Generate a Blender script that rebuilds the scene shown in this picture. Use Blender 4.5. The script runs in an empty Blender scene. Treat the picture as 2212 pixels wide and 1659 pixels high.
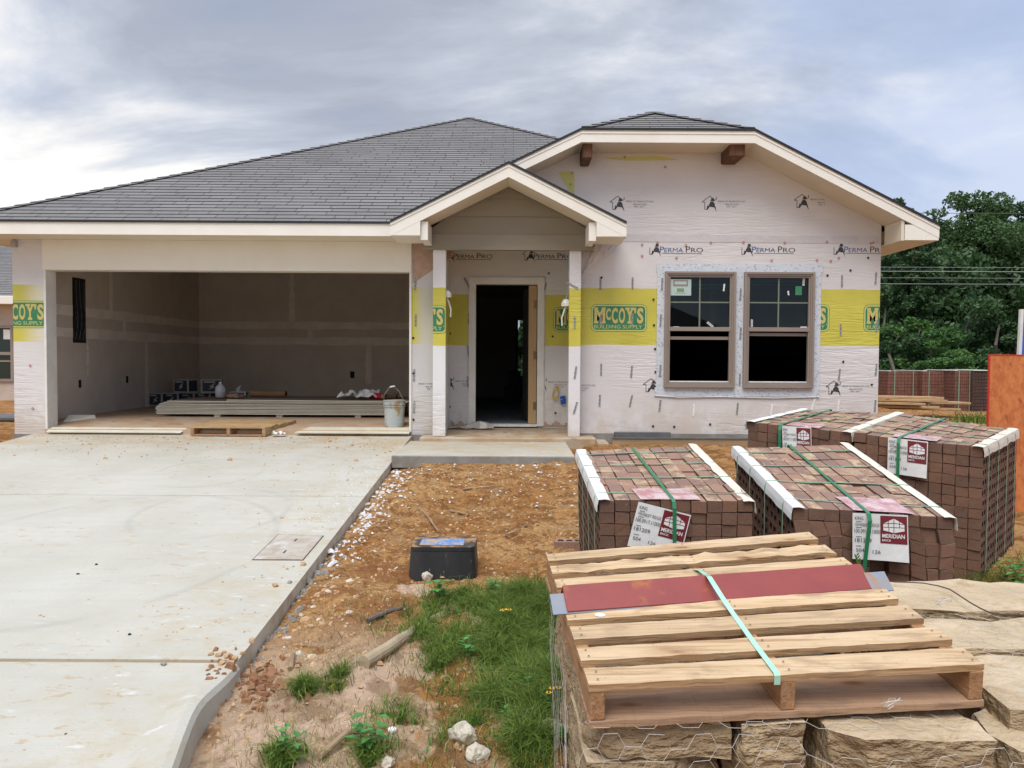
import bpy, bmesh, math, random
import numpy as np
from mathutils import Vector as V, Matrix, noise
R = math.radians
rnd = random.Random(7)
scn = bpy.context.scene
COL = scn.collection

# ------------------------------------------------------------------ camera
PITCH, ROLL, F = 1.81, 0.33, 1662.0
CAMZ = 1.03
RM = (Matrix.Rotation(R(90-PITCH), 3, 'X') @ Matrix.Rotation(R(ROLL), 3, 'Z'))
cam = bpy.data.cameras.new('camera'); cam.sensor_width = 36; cam.lens = 36*F/2212
cam.clip_start = .05; cam.clip_end = 2000
co = bpy.data.objects.new('camera', cam); COL.objects.link(co); scn.camera = co
co.location = (0, 0, CAMZ); co.rotation_euler = RM.to_euler()
def ray(px, py): return RM @ V(((px-1106)/F, -(py-829.5)/F, -1))
def P(px, py, Y):
    d = ray(px, py); return V((0, 0, CAMZ)) + d*(Y/d.y)

# ------------------------------------------------------------------ terrain height
DX0, DX1 = -6.5, -1.36
def zdrive(y): return -.012-.07*max(0, 10.45-y) if y > 3.8 else -.4775-.07*(3.8-y)*.9
def sm(a, b, x):
    t = min(1, max(0, (x-a)/(b-a))); return t*t*(3-2*t)
def gbase(x, y):
    if y > 10: z = -.10
    elif y > 4: z = -.10-.075*(10-y)
    else: z = -.55-.075*(4-y)*.6 if y > 1 else -.685
    z += .03*min(max(x, 0), 5)*(1-sm(5, 9, y))
    z += .075*sm(7.0, 8.3, y)*(1-sm(9.5, 10, y))*sm(-1.6, -1.3, x)*(1-sm(1.6, 2.6, x))
    if y > 13: z += .10*sm(13, 17, y)*sm(4, 6, x)
    return z
SANDH = [(-1.02, 3.22, .17, .06), (-.98, 3.02, .12, .05), (-.72, 3.75, .13, .03), (-.95, 4.35, .12, .05), (-.75, 4.6, .13, .05), (-1.05, 4.75, .08, .05)]
def g(x, y):
    z = gbase(x, y); n = 0
    if -9 < x < 9 and -1 < y < 16:
        n = noise.noise(V((x*.9, y*.9, 3)))*.035+noise.noise(V((x*3.1, y*2.6, 7)))*.022
        r = noise.noise(V((x*9, y*8, 1)))
        amp_ = 1.6
        ro = sm(-.35, .15, noise.noise(V((x*1.1, y*1.3, 11)))+.25*sm(4.4, 5.2, y))
        n += .012*r+amp_*(.3+ro)*(.013*noise.noise(V((x*19, y*17, 5)))+.012*max(0, noise.noise(V((x*34, y*30, 9)))))
        n += amp_*(.2+ro)*.014*(abs(noise.noise(V((x*5, y*11, 21))))-.2)
        for (a_, b_, r_, h_) in SANDH: n += h_*math.exp(-((x-a_)**2+(y-b_)**2)/(r_*r_))
        n += .03*math.exp(-((x+.98)**2/.12+(y-4.9)**2/.25))+.07*math.exp(-((x+.75)**2/.1+(y-4.0)**2/.06))
        n -= .05*math.exp(-((x+1.0)**2/.05+(y-3.45)**2/.1))
        n *= sm(1.0, 1.5, abs(x-1.9)+.0) if 0 else 1
        z += n
    if DX0-.02 < x < DX1+.01 and y < 10.7:
        z = min(z, zdrive(y)-.16)
    elif x >= DX1 and x < DX1+.35 and y < 9:
        z = min(z, (zdrive(y)-.085)+.12*(x-DX1)+n*.35)
    if x > DX1 and 8.5 < y < 10.6 and x < .95: z = min(z, -.14)
    if -7 < x < 5.2 and y > 10.3: z = min(z, -.1)
    return z
def G(px, py):
    d = ray(px, py); o = V((0, 0, CAMZ)); t = 1.5; 
    while t < 400:
        p = o+d*t
        h = g(p.x, p.y)
        if DX0 < p.x < DX1 and p.y < 10.5: h = zdrive(p.y)
        if p.z <= h: return V((p.x, p.y, h))
        t *= 1.003
    return o+d*60

# ------------------------------------------------------------------ materials
def node(nt, t, **k):
    n = nt.nodes.new(t)
    for a, b in k.items():
        if a.startswith('i_'): n.inputs[a[2:].replace('_', ' ')].default_value = b
        else: setattr(n, a, b)
    return n
def newmat(name):
    m = bpy.data.materials.new(name); m.use_nodes = True
    return m, m.node_tree, m.node_tree.nodes['Principled BSDF']
def c4(c): return (c[0], c[1], c[2], 1)
def s2l(r, g_, b):
    f = lambda u: (u/255/12.92) if u/255 <= .04045 else ((u/255+.055)/1.055)**2.4
    return (f(r), f(g_), f(b))
def math_(nt, op, a, b=None, c=None):
    n = nt.nodes.new('ShaderNodeMath'); n.operation = op
    for i, x in enumerate((a, b, c)):
        if x is None: continue
        if isinstance(x, (int, float)): n.inputs[i].default_value = x
        else: nt.links.new(x, n.inputs[i])
    return n.outputs[0]
def mixc(nt, f, a, b, bt='MIX'):
    n = nt.nodes.new('ShaderNodeMix'); n.data_type = 'RGBA'; n.blend_type = bt; n.clamp_result = False
    for s, x in ((0, f), (6, a), (7, b)):
        if isinstance(x, (int, float)): n.inputs[s].default_value = x
        elif isinstance(x, (tuple, list)): n.inputs[s].default_value = c4(x)
        else: nt.links.new(x, n.inputs[s])
    return n.outputs[2]
def tex_noise(nt, vec, scale, detail=4, rough=.55, dist=0):
    n = node(nt, 'ShaderNodeTexNoise'); n.inputs['Scale'].default_value = scale
    n.inputs['Detail'].default_value = detail; n.inputs['Roughness'].default_value = rough; n.inputs['Distortion'].default_value = dist
    nt.links.new(vec, n.inputs['Vector']); return n.outputs['Fac']
def coords(nt, kind='Object', scale=(1, 1, 1), rot=(0, 0, 0)):
    t = nt.nodes.new('ShaderNodeTexCoord'); mp = nt.nodes.new('ShaderNodeMapping')
    mp.inputs['Scale'].default_value = scale; mp.inputs['Rotation'].default_value = rot
    nt.links.new(t.outputs[kind], mp.inputs['Vector']); return mp.outputs['Vector']
def ramp(nt, f, a, b):
    n = nt.nodes.new('ShaderNodeMapRange'); n.inputs['From Min'].default_value = a; n.inputs['From Max'].default_value = b
    n.interpolation_type = 'SMOOTHSTEP'; nt.links.new(f, n.inputs['Value']); return n.outputs['Result']
def bump(nt, h, strength, dist, bs, prev=None):
    n = nt.nodes.new('ShaderNodeBump'); n.inputs['Strength'].default_value = strength; n.inputs['Distance'].default_value = dist
    nt.links.new(h, n.inputs['Height'])
    if prev is not None: nt.links.new(prev, n.inputs['Normal'])
    nt.links.new(n.outputs['Normal'], bs.inputs['Normal']); return n.outputs['Normal']
def mat(name, c1, c2=None, scale=6, stretch=(1, 1, 1), rough=.7, bmp=.3, bscale=40, bdist=.004, metal=0, spec=.4, lo=.35, hi=.65, c3=None, s3=2, l3=.55, h3=.7, kind='Object'):
    m, nt, bs = newmat(name)
    bs.inputs['Roughness'].default_value = rough; bs.inputs['Metallic'].default_value = metal
    bs.inputs['Specular IOR Level'].default_value = spec
    v = coords(nt, kind, stretch)
    if c2:
        f = ramp(nt, tex_noise(nt, v, scale, 5, .6, .3), lo, hi); out = mixc(nt, f, c1, c2)
        if c3:
            f3 = ramp(nt, tex_noise(nt, v, s3, 4, .6, .2), l3, h3); out = mixc(nt, f3, out, c3)
        nt.links.new(out, bs.inputs['Base Color'])
    else: bs.inputs['Base Color'].default_value = c4(c1)
    if bmp: bump(nt, tex_noise(nt, v, bscale, 4), bmp, bdist, bs)
    return m
def wrapmat(name, z0=1.24, z1=2.01, fade=None, tint=(.69, .66, .635)):
    m, nt, bs = newmat(name); bs.inputs['Roughness'].default_value = .42; bs.inputs['Specular IOR Level'].default_value = .35
    tc = nt.nodes.new('ShaderNodeTexCoord'); sp = nt.nodes.new('ShaderNodeSeparateXYZ'); nt.links.new(tc.outputs['Object'], sp.inputs[0])
    wob = math_(nt, 'MULTIPLY', math_(nt, 'SUBTRACT', tex_noise(nt, tc.outputs['Object'], 2.5, 2), .5), .03)
    z = math_(nt, 'ADD', sp.outputs['Z'], wob)
    band = math_(nt, 'MULTIPLY', math_(nt, 'GREATER_THAN', z, z0), math_(nt, 'LESS_THAN', z, z1))
    base = mixc(nt, ramp(nt, tex_noise(nt, tc.outputs['Object'], 1.3, 5), .35, .7), tint, tuple(x*.92 for x in tint))
    weave = tex_noise(nt, coords(nt, 'Object', (60, 1, 1)), 6, 2)
    base = mixc(nt, math_(nt, 'MULTIPLY', weave, .18), base, (.57, .54, .54))
    yel = mixc(nt, ramp(nt, tex_noise(nt, tc.outputs['Object'], 2, 4), .3, .7), (.60, .54, .085), (.53, .47, .07))
    if fade:
        fx = ramp(nt, sp.outputs['X'], fade[0], fade[1]); fx = math_(nt, 'MULTIPLY', fx, .8)
        yel = mixc(nt, fx, yel, tint)
    colr = mixc(nt, band, base, yel)
    # mud splashed low on the sheet
    sx = math_(nt, 'MULTIPLY', ramp(nt, tex_noise(nt, tc.outputs['Object'], 3, 6, .7), .40, .62), math_(nt, 'SUBTRACT', 1.0, ramp(nt, sp.outputs['Z'], .0, .75)))
    colr = mixc(nt, math_(nt, 'MULTIPLY', sx, .45), colr, (.44, .33, .21))
    nt.links.new(colr, bs.inputs['Base Color'])
    def ridged(scale, stretch, rot, d):
        n = tex_noise(nt, coords(nt, 'Object', stretch, rot), scale, 3, .5, d)
        return math_(nt, 'SUBTRACT', 1.0, math_(nt, 'MULTIPLY', math_(nt, 'ABSOLUTE', math_(nt, 'SUBTRACT', n, .5)), 4))
    w1 = ridged(2.2, (.5, 1, 5), (0, R(14), 0), 1.2)
    w2 = ridged(3.5, (.6, 1, 4), (0, R(-28), 0), .8)
    msk = ramp(nt, tex_noise(nt, tc.outputs['Object'], .9, 2), .42, .62)
    w = math_(nt, 'MULTIPLY', math_(nt, 'ADD', w1, w2), math_(nt, 'ADD', msk, .10))
    bump(nt, w, .30, .014, bs)
    return m
def shinglemat():
    m, nt, bs = newmat('asphalt_shingle'); bs.inputs['Roughness'].default_value = .92; bs.inputs['Specular IOR Level'].default_value = .2
    uv = nt.nodes.new('ShaderNodeTexCoord')
    br = nt.nodes.new('ShaderNodeTexBrick'); br.offset = .37; br.offset_frequency = 2; br.squash = 1.25; br.squash_frequency = 3
    for k, v_ in (('Scale', 1), ('Mortar Size', .045), ('Mortar Smooth', .1), ('Bias', 0), ('Brick Width', 2.6), ('Row Height', 1)): br.inputs[k].default_value = v_
    br.inputs['Color1'].default_value = (.168, .156, .146, 1); br.inputs['Color2'].default_value = (.205, .192, .182, 1); br.inputs['Mortar'].default_value = (.045, .042, .04, 1)
    nt.links.new(uv.outputs['UV'], br.inputs['Vector'])
    sp = nt.nodes.new('ShaderNodeSeparateXYZ'); nt.links.new(uv.outputs['UV'], sp.inputs[0])
    fr = math_(nt, 'FRACT', sp.outputs['Y'])
    dark = math_(nt, 'LESS_THAN', fr, .09)
    c = mixc(nt, math_(nt, 'MULTIPLY', dark, .5), br.outputs['Color'], (.02, .02, .02))
    n = tex_noise(nt, uv.outputs['UV'], 1.7, 5, .7)
    c = mixc(nt, ramp(nt, n, .3, .75), c, (.15, .147, .145), 'MIX') if 0 else mixc(nt, math_(nt, 'MULTIPLY', ramp(nt, n, .3, .8), .35), c, (.23, .225, .22))
    n2 = tex_noise(nt, uv.outputs['Object'], 1.1, 3)
    c = mixc(nt, math_(nt, 'MULTIPLY', ramp(nt, n2, .4, .7), .3), c, (.12, .117, .115))
    nt.links.new(c, bs.inputs['Base Color'])
    bump(nt, tex_noise(nt, uv.outputs['UV'], 9, 3), .5, .01, bs)
    return m
def brickmat(name, face):
    m, nt, bs = newmat(name); bs.inputs['Roughness'].default_value = .85; bs.inputs['Specular IOR Level'].default_value = .3
    at = nt.nodes.new('ShaderNodeAttribute'); at.attribute_name = 'tone'
    tc = nt.nodes.new('ShaderNodeTexCoord'); o = tc.outputs['Object']
    t = at.outputs['Fac']
    if face:
        a = mixc(nt, t, (.31, .175, .115), (.21, .13, .10))
        cream = mixc(nt, ramp(nt, tex_noise(nt, o, 9, 3), .4, .6), (.46, .34, .20), (.40, .29, .18))
        lvl = math_(nt, 'ADD', tex_noise(nt, o, 11, 4, .65), math_(nt, 'MULTIPLY', math_(nt, 'FRACT', math_(nt, 'MULTIPLY', t, 7.3)), .20))
        c = mixc(nt, ramp(nt, lvl, .60, .76), a, cream)
        c = mixc(nt, ramp(nt, tex_noise(nt, o, 55, 3, .7), .62, .7), c, (.05, .03, .035))
        c = mixc(nt, math_(nt, 'MULTIPLY', ramp(nt, tex_noise(nt, o, 5, 3, .7), .45, .65), .4), c, (.30, .19, .14))
    else:
        a = mixc(nt, t, (.19, .098, .062), (.12, .068, .048))
        c = mixc(nt, ramp(nt, tex_noise(nt, o, 14, 4, .6), .45, .75), a, (.15, .088, .055))
        c = mixc(nt, math_(nt, 'MULTIPLY', ramp(nt, tex_noise(nt, o, 60, 3, .7), .58, .75), .5), c, (.24, .14, .08))
    nt.links.new(c, bs.inputs['Base Color'])
    n = bump(nt, tex_noise(nt, o, 45, 4, .7), .7, .006, bs)
    return m
def woodmat(name, a, b, d, axis=0, scale=1.0, rough=.75, diag=False):
    m, nt, bs = newmat(name); bs.inputs['Roughness'].default_value = rough; bs.inputs['Specular IOR Level'].default_value = .25
    st = [22, 22, 22]; st[axis] = 1.4
    v = coords(nt, 'Object', tuple(x*scale for x in st))
    n1 = tex_noise(nt, v, 1.2, 5, .6, .7)
    c = mixc(nt, ramp(nt, n1, .3, .7), a, b)
    st2 = [40, 40, 40]; st2[axis] = 1
    n2 = tex_noise(nt, coords(nt, 'Object', tuple(x*scale for x in st2)), 2, 3, .5, .4)
    c = mixc(nt, math_(nt, 'MULTIPLY', ramp(nt, n2, .50, .68), .75), c, d)
    n3 = tex_noise(nt, coords(nt, 'Object', (3, 9, 9)), 1.6, 4, .6)
    c = mixc(nt, math_(nt, 'MULTIPLY', ramp(nt, n3, .50, .68), .6), c, tuple(x*.60+.04 for x in d))
    if diag:
        vd = coords(nt, 'Object', (1, 1, 1), (0, 0, R(38)))
        wv = nt.nodes.new('ShaderNodeTexNoise'); wv.inputs['Scale'].default_value = 1
        mp = coords(nt, 'Object', (95, 3, 3), (0, 0, R(40))); nt.links.new(mp, wv.inputs['Vector'])
        c = mixc(nt, math_(nt, 'MULTIPLY', ramp(nt, wv.outputs['Fac'], .60, .72), .28), c, (.10, .055, .03))
    oi = nt.nodes.new('ShaderNodeObjectInfo')
    c = mixc(nt, math_(nt, 'MULTIPLY', oi.outputs['Random'], .38), c, tuple(x*.55 for x in b))
    vk = nt.nodes.new('ShaderNodeTexVoronoi'); kst = [9, 9, 9]; kst[axis] = 3.2
    nt.links.new(coords(nt, 'Object', tuple(kst)), vk.inputs['Vector']); vk.inputs['Scale'].default_value = .75
    c = mixc(nt, math_(nt, 'SUBTRACT', 1.0, ramp(nt, vk.outputs['Distance'], .05, .14)), c, (.13, .055, .025))
    c = mixc(nt, math_(nt, 'MULTIPLY', math_(nt, 'SUBTRACT', 1.0, ramp(nt, vk.outputs['Distance'], .14, .34)), .35), c, (.34, .17, .07))
    n4 = tex_noise(nt, coords(nt, 'Object', (1, 1, 1)), 55, 4, .8)
    c = mixc(nt, math_(nt, 'MULTIPLY', ramp(nt, n4, .60, .70), .45), c, tuple(x*.5 for x in d))
    nt.links.new(c, bs.inputs['Base Color'])
    bump(nt, math_(nt, 'ADD', n1, n2), .6, .006, bs)
    return m
def leafmat(name, a, b, trans=.25):
    m, nt, bs = newmat(name); bs.inputs['Roughness'].default_value = .55; bs.inputs['Specular IOR Level'].default_value = .3
    at = nt.nodes.new('ShaderNodeAttribute'); at.attribute_name = 'tone'
    c = mixc(nt, at.outputs['Fac'], a, b); nt.links.new(c, bs.inputs['Base Color'])
    tr = nt.nodes.new('ShaderNodeBsdfTranslucent'); nt.links.new(c, tr.inputs['Color'])
    mx = nt.nodes.new('ShaderNodeMixShader'); mx.inputs[0].default_value = trans
    out = nt.nodes['Material Output']
    nt.links.new(bs.outputs[0], mx.inputs[1]); nt.links.new(tr.outputs[0], mx.inputs[2]); nt.links.new(mx.outputs[0], out.inputs['Surface'])
    return m
def glassmat(name, tint, refl=1.0, ior=1.5):
    m, nt, bs = newmat(name); nt.nodes.remove(bs)
    t = nt.nodes.new('ShaderNodeBsdfTransparent'); t.inputs[0].default_value = c4(tint)
    gl = nt.nodes.new('ShaderNodeBsdfGlossy'); gl.inputs['Roughness'].default_value = .01; gl.inputs['Color'].default_value = (refl, refl, refl, 1)
    fr = nt.nodes.new('ShaderNodeFresnel'); fr.inputs['IOR'].default_value = ior
    mx = nt.nodes.new('ShaderNodeMixShader'); nt.links.new(fr.outputs[0], mx.inputs[0]); nt.links.new(t.outputs[0], mx.inputs[1]); nt.links.new(gl.outputs[0], mx.inputs[2])
    nt.links.new(mx.outputs[0], nt.nodes['Material Output'].inputs['Surface']); return m

M = {}
M['wrap'] = wrapmat('house_wrap')
M['wrapL'] = wrapmat('house_wrap_faded', fade=(-6.75, -6.35))
M['wrapM'] = wrapmat('house_wrap_overlap', fade=(-1.36, -1.2), tint=(.58, .56, .54))
M['wrapP'] = wrapmat('post_wrap', 1.21, 1.98, tint=(.76, .74, .73))
M['wrapN'] = wrapmat('neighbour_wrap', -9, -8.9, tint=(.50, .42, .36))
M['shingle'] = shinglemat()
M['trim'] = mat('primed_trim', (.76, .72, .63), (.80, .765, .68), 2, rough=.5, bmp=.08, bscale=60)
M['hdr'] = mat('garage_header_trim', (.74, .70, .60), (.77, .735, .64), 2, rough=.5, bmp=.08, bscale=60)
M['soffit'] = mat('soffit_board', (.66, .59, .47), (.70, .63, .51), 2, rough=.6, bmp=.05)
M['siding'] = mat('lap_siding', (.245, .215, .155), (.27, .235, .175), 3, rough=.6, bmp=.15, bscale=30, stretch=(.3, 1, 1))
M['black'] = mat('black_metal', (.018, .018, .02), rough=.5, bmp=0)
M['dark'] = mat('dark_void', (.01, .01, .011), rough=.9, bmp=0)
M['drywall'] = mat('drywall_grey', (.62, .55, .47), (.57, .50, .43), 2.5, rough=.9, bmp=.1)
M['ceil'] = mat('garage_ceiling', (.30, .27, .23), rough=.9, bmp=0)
M['tape'] = mat('joint_compound', (.80, .73, .64), (.70, .63, .55), 4, rough=.8, bmp=.1)
M['room'] = mat('room_drywall', (.42, .42, .40), rough=.9, bmp=0)
M['gfloor'] = mat('garage_floor_dusty', (.42, .27, .16), (.46, .36, .26), 2.2, rough=.85, bmp=.2, c3=(.30, .19, .11), s3=4)
M['dirtyslab'] = mat('dirty_slab', (.36, .25, .15), (.44, .36, .26), 3, rough=.9, bmp=.4, bscale=30, c3=(.26, .17, .10), s3=5)
M['rfloor'] = mat('room_floor', (.33, .36, .38), (.2, .2, .2), 3, rough=.6, bmp=.1)
M['wframe'] = mat('taupe_vinyl', (.255, .205, .17), (.275, .225, .185), 2, rough=.45, bmp=0)
M['muntin'] = mat('grille_between_glass', (.16, .19, .14), rough=.5, bmp=0)
M['glass'] = glassmat('window_glass', (.55, .66, .62), .62, 1.5)
M['screen'] = glassmat('insect_screen', (.10, .10, .10), .15, 1.1)
M['flash'] = None
M['galv'] = mat('galvanised_steel', (.82, .82, .80), (.66, .66, .65), 20, rough=.4, bmp=0, metal=.0)
M['slot'] = mat('tie_slots', (.05, .05, .05), rough=.6, bmp=0)
M['redcap'] = mat('red_cap', (.42, .08, .04), rough=.4, bmp=0)
M['blackcap'] = mat('black_cap', (.03, .03, .03), rough=.4, bmp=0)
M['greycap'] = mat('grey_cap', (.33, .33, .33), rough=.4, bmp=0)
M['lgreen'] = mat('logo_green', (.035, .19, .085), (.045, .22, .10), 6, rough=.45, bmp=0)
M['lyel'] = mat('logo_yellow', (.58, .47, .14), rough=.45, bmp=0)
M['llime'] = mat('logo_lime', (.56, .56, .17), rough=.45, bmp=0)
M['ink'] = mat('print_ink', (.045, .045, .05), rough=.5, bmp=0)
M['inkb'] = mat('print_blue', (.035, .075, .25), rough=.5, bmp=0)
M['inkf'] = mat('print_faint', (.09, .09, .095), rough=.5, bmp=0)
M['white'] = mat('white_paper', (.72, .71, .68), (.64, .63, .60), 8, rough=.6, bmp=.25, bscale=14, bdist=.01)
M['wpaint'] = mat('white_paint', (.76, .74, .69), (.70, .67, .61), 5, rough=.5, bmp=.1)
M['mar'] = mat('maroon_print', (.16, .018, .026), rough=.4, bmp=0)
M['film'] = mat('maroon_film', (.42, .19, .19), (.58, .44, .42), 14, rough=.3, bmp=.5, bscale=20, bdist=.01)
M['cream'] = mat('cream_paper', (.66, .60, .50), (.60, .54, .43), 6, rough=.6, bmp=.1)
M['strap'] = mat('green_strap', (.02, .17, .07), rough=.3, bmp=0, spec=.6)
M['strapl'] = mat('pale_green_strap', (.20, .36, .24), rough=.3, bmp=0, spec=.6)
M['strapg'] = mat('mint_strap', (.33, .60, .44), (.40, .64, .50), 8, rough=.3, bmp=0, spec=.6)
M['bend'] = brickmat('brick_end', False)
M['bface'] = brickmat('brick_face', True)
M['core'] = mat('brick_core', (.02, .013, .011), rough=.95, bmp=0)
M['pine'] = woodmat('pallet_pine', (.50, .34, .18), (.66, .48, .29), (.34, .19, .085))
M['pineedge'] = woodmat('pallet_board_edge', (.40, .24, .115), (.48, .31, .165), (.27, .14, .065))  # dirtier rough-sawn sides, with some of their shading also put into the colour
M['pine2'] = woodmat('pallet_stringer_wood', (.36, .19, .09), (.44, .25, .13), (.24, .12, .055), axis=1)
M['pine3'] = woodmat('pallet_bottom_wood', (.37, .22, .13), (.45, .29, .18), (.25, .14, .08), diag=True)
M['pine4'] = woodmat('old_pallet_wood', (.46, .30, .14), (.52, .36, .19), (.30, .16, .07))
M['lumber'] = woodmat('lumber', (.48, .31, .15), (.55, .37, .20), (.36, .21, .10))
M['cedar'] = woodmat('stained_bracket', (.12, .055, .03), (.16, .075, .04), (.06, .03, .018), axis=2)
M['osbr'] = mat('orange_strand_board', (.46, .125, .035), (.58, .20, .06), 14, stretch=(1.6, 1, 1), rough=.7, bmp=.4, bscale=30, c3=(.34, .085, .03), s3=9, l3=.6, h3=.7)
M['redpaint'] = mat('red_edge_paint', (.5, .035, .02), rough=.6, bmp=.1)
M['bluep'] = mat('blue_panel_paint', (.03, .13, .42), rough=.4, bmp=0)
M['steelr'] = mat('red_primer_steel', (.26, .048, .038), (.23, .040, .033), 5, rough=.45, bmp=.08, c3=(.33, .105, .025), s3=6, l3=.60, h3=.72)
M['steelg'] = mat('grey_steel', (.20, .225, .26), (.24, .255, .28), 5, rough=.4, bmp=.1, c3=(.36, .17, .04), s3=5, l3=.5, h3=.62)
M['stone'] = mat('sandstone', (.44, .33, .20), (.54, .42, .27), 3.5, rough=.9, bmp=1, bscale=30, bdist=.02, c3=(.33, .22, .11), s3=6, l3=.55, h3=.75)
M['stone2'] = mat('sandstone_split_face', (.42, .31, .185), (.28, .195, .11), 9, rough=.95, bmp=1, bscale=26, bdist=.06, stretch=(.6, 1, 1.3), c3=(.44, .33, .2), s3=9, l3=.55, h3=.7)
M['wire'] = mat('galvanised_wire', (.46, .44, .39), rough=.4, bmp=0)
M['wired'] = mat('dark_wire', (.07, .055, .045), rough=.5, bmp=0)
M['rock'] = mat('pale_rock', (.50, .44, .34), (.60, .55, .46), 8, rough=.9, bmp=.8, bscale=20, bdist=.01, c3=(.38, .26, .15), s3=7)
M['clod'] = mat('dirt_clod', (.42, .26, .13), (.52, .36, .21), 3, rough=.95, bmp=.8, bscale=40, bdist=.01)
M['stick'] = mat('weathered_stick', (.33, .23, .13), (.24, .16, .09), 8, rough=.9, bmp=.7, bscale=30, bdist=.005)
M['log'] = mat('bleached_log', (.42, .34, .22), (.33, .25, .155), 5, rough=.9, bmp=.8, bscale=25, bdist=.006, stretch=(1, 1, 1))
M['bplast'] = mat('black_plastic', (.022, .023, .025), (.035, .035, .037), 9, rough=.5, bmp=.2, c3=(.25, .2, .15), s3=45, l3=.66, h3=.72, stretch=(1, 1, .25))
M['blue'] = mat('blue_label', (.10, .21, .42), (.42, .38, .33), 45, rough=.7, bmp=0, lo=.5, hi=.62, c3=(.4, .28, .17), s3=8, l3=.5, h3=.6)
M['dustlid'] = mat('dusty_lid', (.34, .19, .085), (.05, .045, .04), 7, rough=.9, bmp=.4, lo=.45, hi=.6)
M['dkgrey'] = mat('grey_sheet', (.10, .10, .10), (.13, .13, .125), 6, rough=.7, bmp=.2)
M['bucket'] = mat('bucket_plastic', (.38, .41, .40), (.44, .47, .45), 4, rough=.5, bmp=.2, c3=(.34, .22, .10), s3=7, l3=.52, h3=.62)
M['jug'] = mat('milky_plastic', (.50, .50, .50), rough=.25, bmp=0)
M['kraft'] = mat('kraft_paper', (.22, .115, .055), (.26, .14, .07), 5, rough=.8, bmp=.3, bscale=12, bdist=.01)
M['boxw'] = mat('box_white', (.42, .42, .40), rough=.7, bmp=0)
M['boxb'] = mat('box_dark', (.035, .04, .055), rough=.6, bmp=0)
M['sheet'] = mat('drywall_sheet_edge', (.60, .57, .46), (.55, .51, .40), 4, rough=.8, bmp=.1)
M['sheett'] = mat('drywall_sheet_face', (.23, .17, .13), (.20, .145, .11), 3, rough=.9, bmp=.1)
M['red'] = mat('red_wrapper', (.45, .02, .02), rough=.4, bmp=0)
M['yel'] = mat('yellow_cable', (.62, .42, .05), rough=.4, bmp=0)
M['bluebox'] = mat('blue_box_plastic', (.01, .10, .42), rough=.4, bmp=0)
M['pvc'] = mat('grey_conduit', (.22, .23, .24), rough=.4, bmp=0)
M['form'] = mat('weathered_form_board', (.36, .25, .14), (.28, .19, .1), 4, stretch=(.3, 1, 3), rough=.9, bmp=.3)
M['slabedge'] = mat('foundation_edge', (.27, .26, .235), (.21, .19, .16), 5, rough=.9, bmp=.4)
M['door'] = mat('tan_door_edge', (.50, .33, .16), (.45, .29, .14), 3, rough=.6, bmp=0, stretch=(8, 8, .6))
M['doorf'] = mat('dark_door_face', (.06, .055, .05), rough=.6, bmp=0)
M['osbw'] = mat('wall_sheathing', (.42, .27, .19), (.48, .33, .25), 12, rough=.8, bmp=.3)
M['bark'] = mat('bark', (.10, .085, .07), (.15, .13, .11), 6, rough=.95, bmp=.8, bscale=14, bdist=.03, stretch=(1, 1, .25))
M['leafA'] = leafmat('tree_leaf', (.022, .055, .020), (.070, .135, .045))
M['leafB'] = leafmat('bush_leaf', (.04, .10, .025), (.11, .22, .05))
M['leafD'] = leafmat('pale_tree_leaf', (.03, .07, .022), (.105, .185, .06))
M['leafC'] = leafmat('weed_leaf', (.06, .20, .045), (.13, .34, .08))
M['grass'] = leafmat('grass_blade', (.035, .08, .010), (.25, .34, .06), .3)
M['petal'] = mat('yellow_petal', (.72, .42, .02), rough=.5, bmp=0)
M['stem'] = mat('plant_stem', (.09, .16, .05), rough=.6, bmp=0)
M['gdead'] = mat('dry_straw', (.42, .31, .15), rough=.8, bmp=0)
M['cover'] = mat('meter_cover', (.35, .29, .225), (.44, .39, .32), 9, rough=.85, bmp=.3, c3=(.5, .48, .44), s3=4)
M['rust'] = mat('rusty_slot', (.09, .05, .03), rough=.9, bmp=0)
M['wiregrey'] = mat('aluminium_cable', (.22, .23, .22), rough=.5, bmp=0)
M['edgec'] = mat('slab_side_muddy', (.56, .50, .39), (.44, .36, .25), 6, rough=.9, bmp=.5, bscale=20, c3=(.46, .44, .39), s3=9)
M['bright'] = mat('outdoor_glimpse', (.10, .16, .12), rough=.9, bmp=0)

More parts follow.
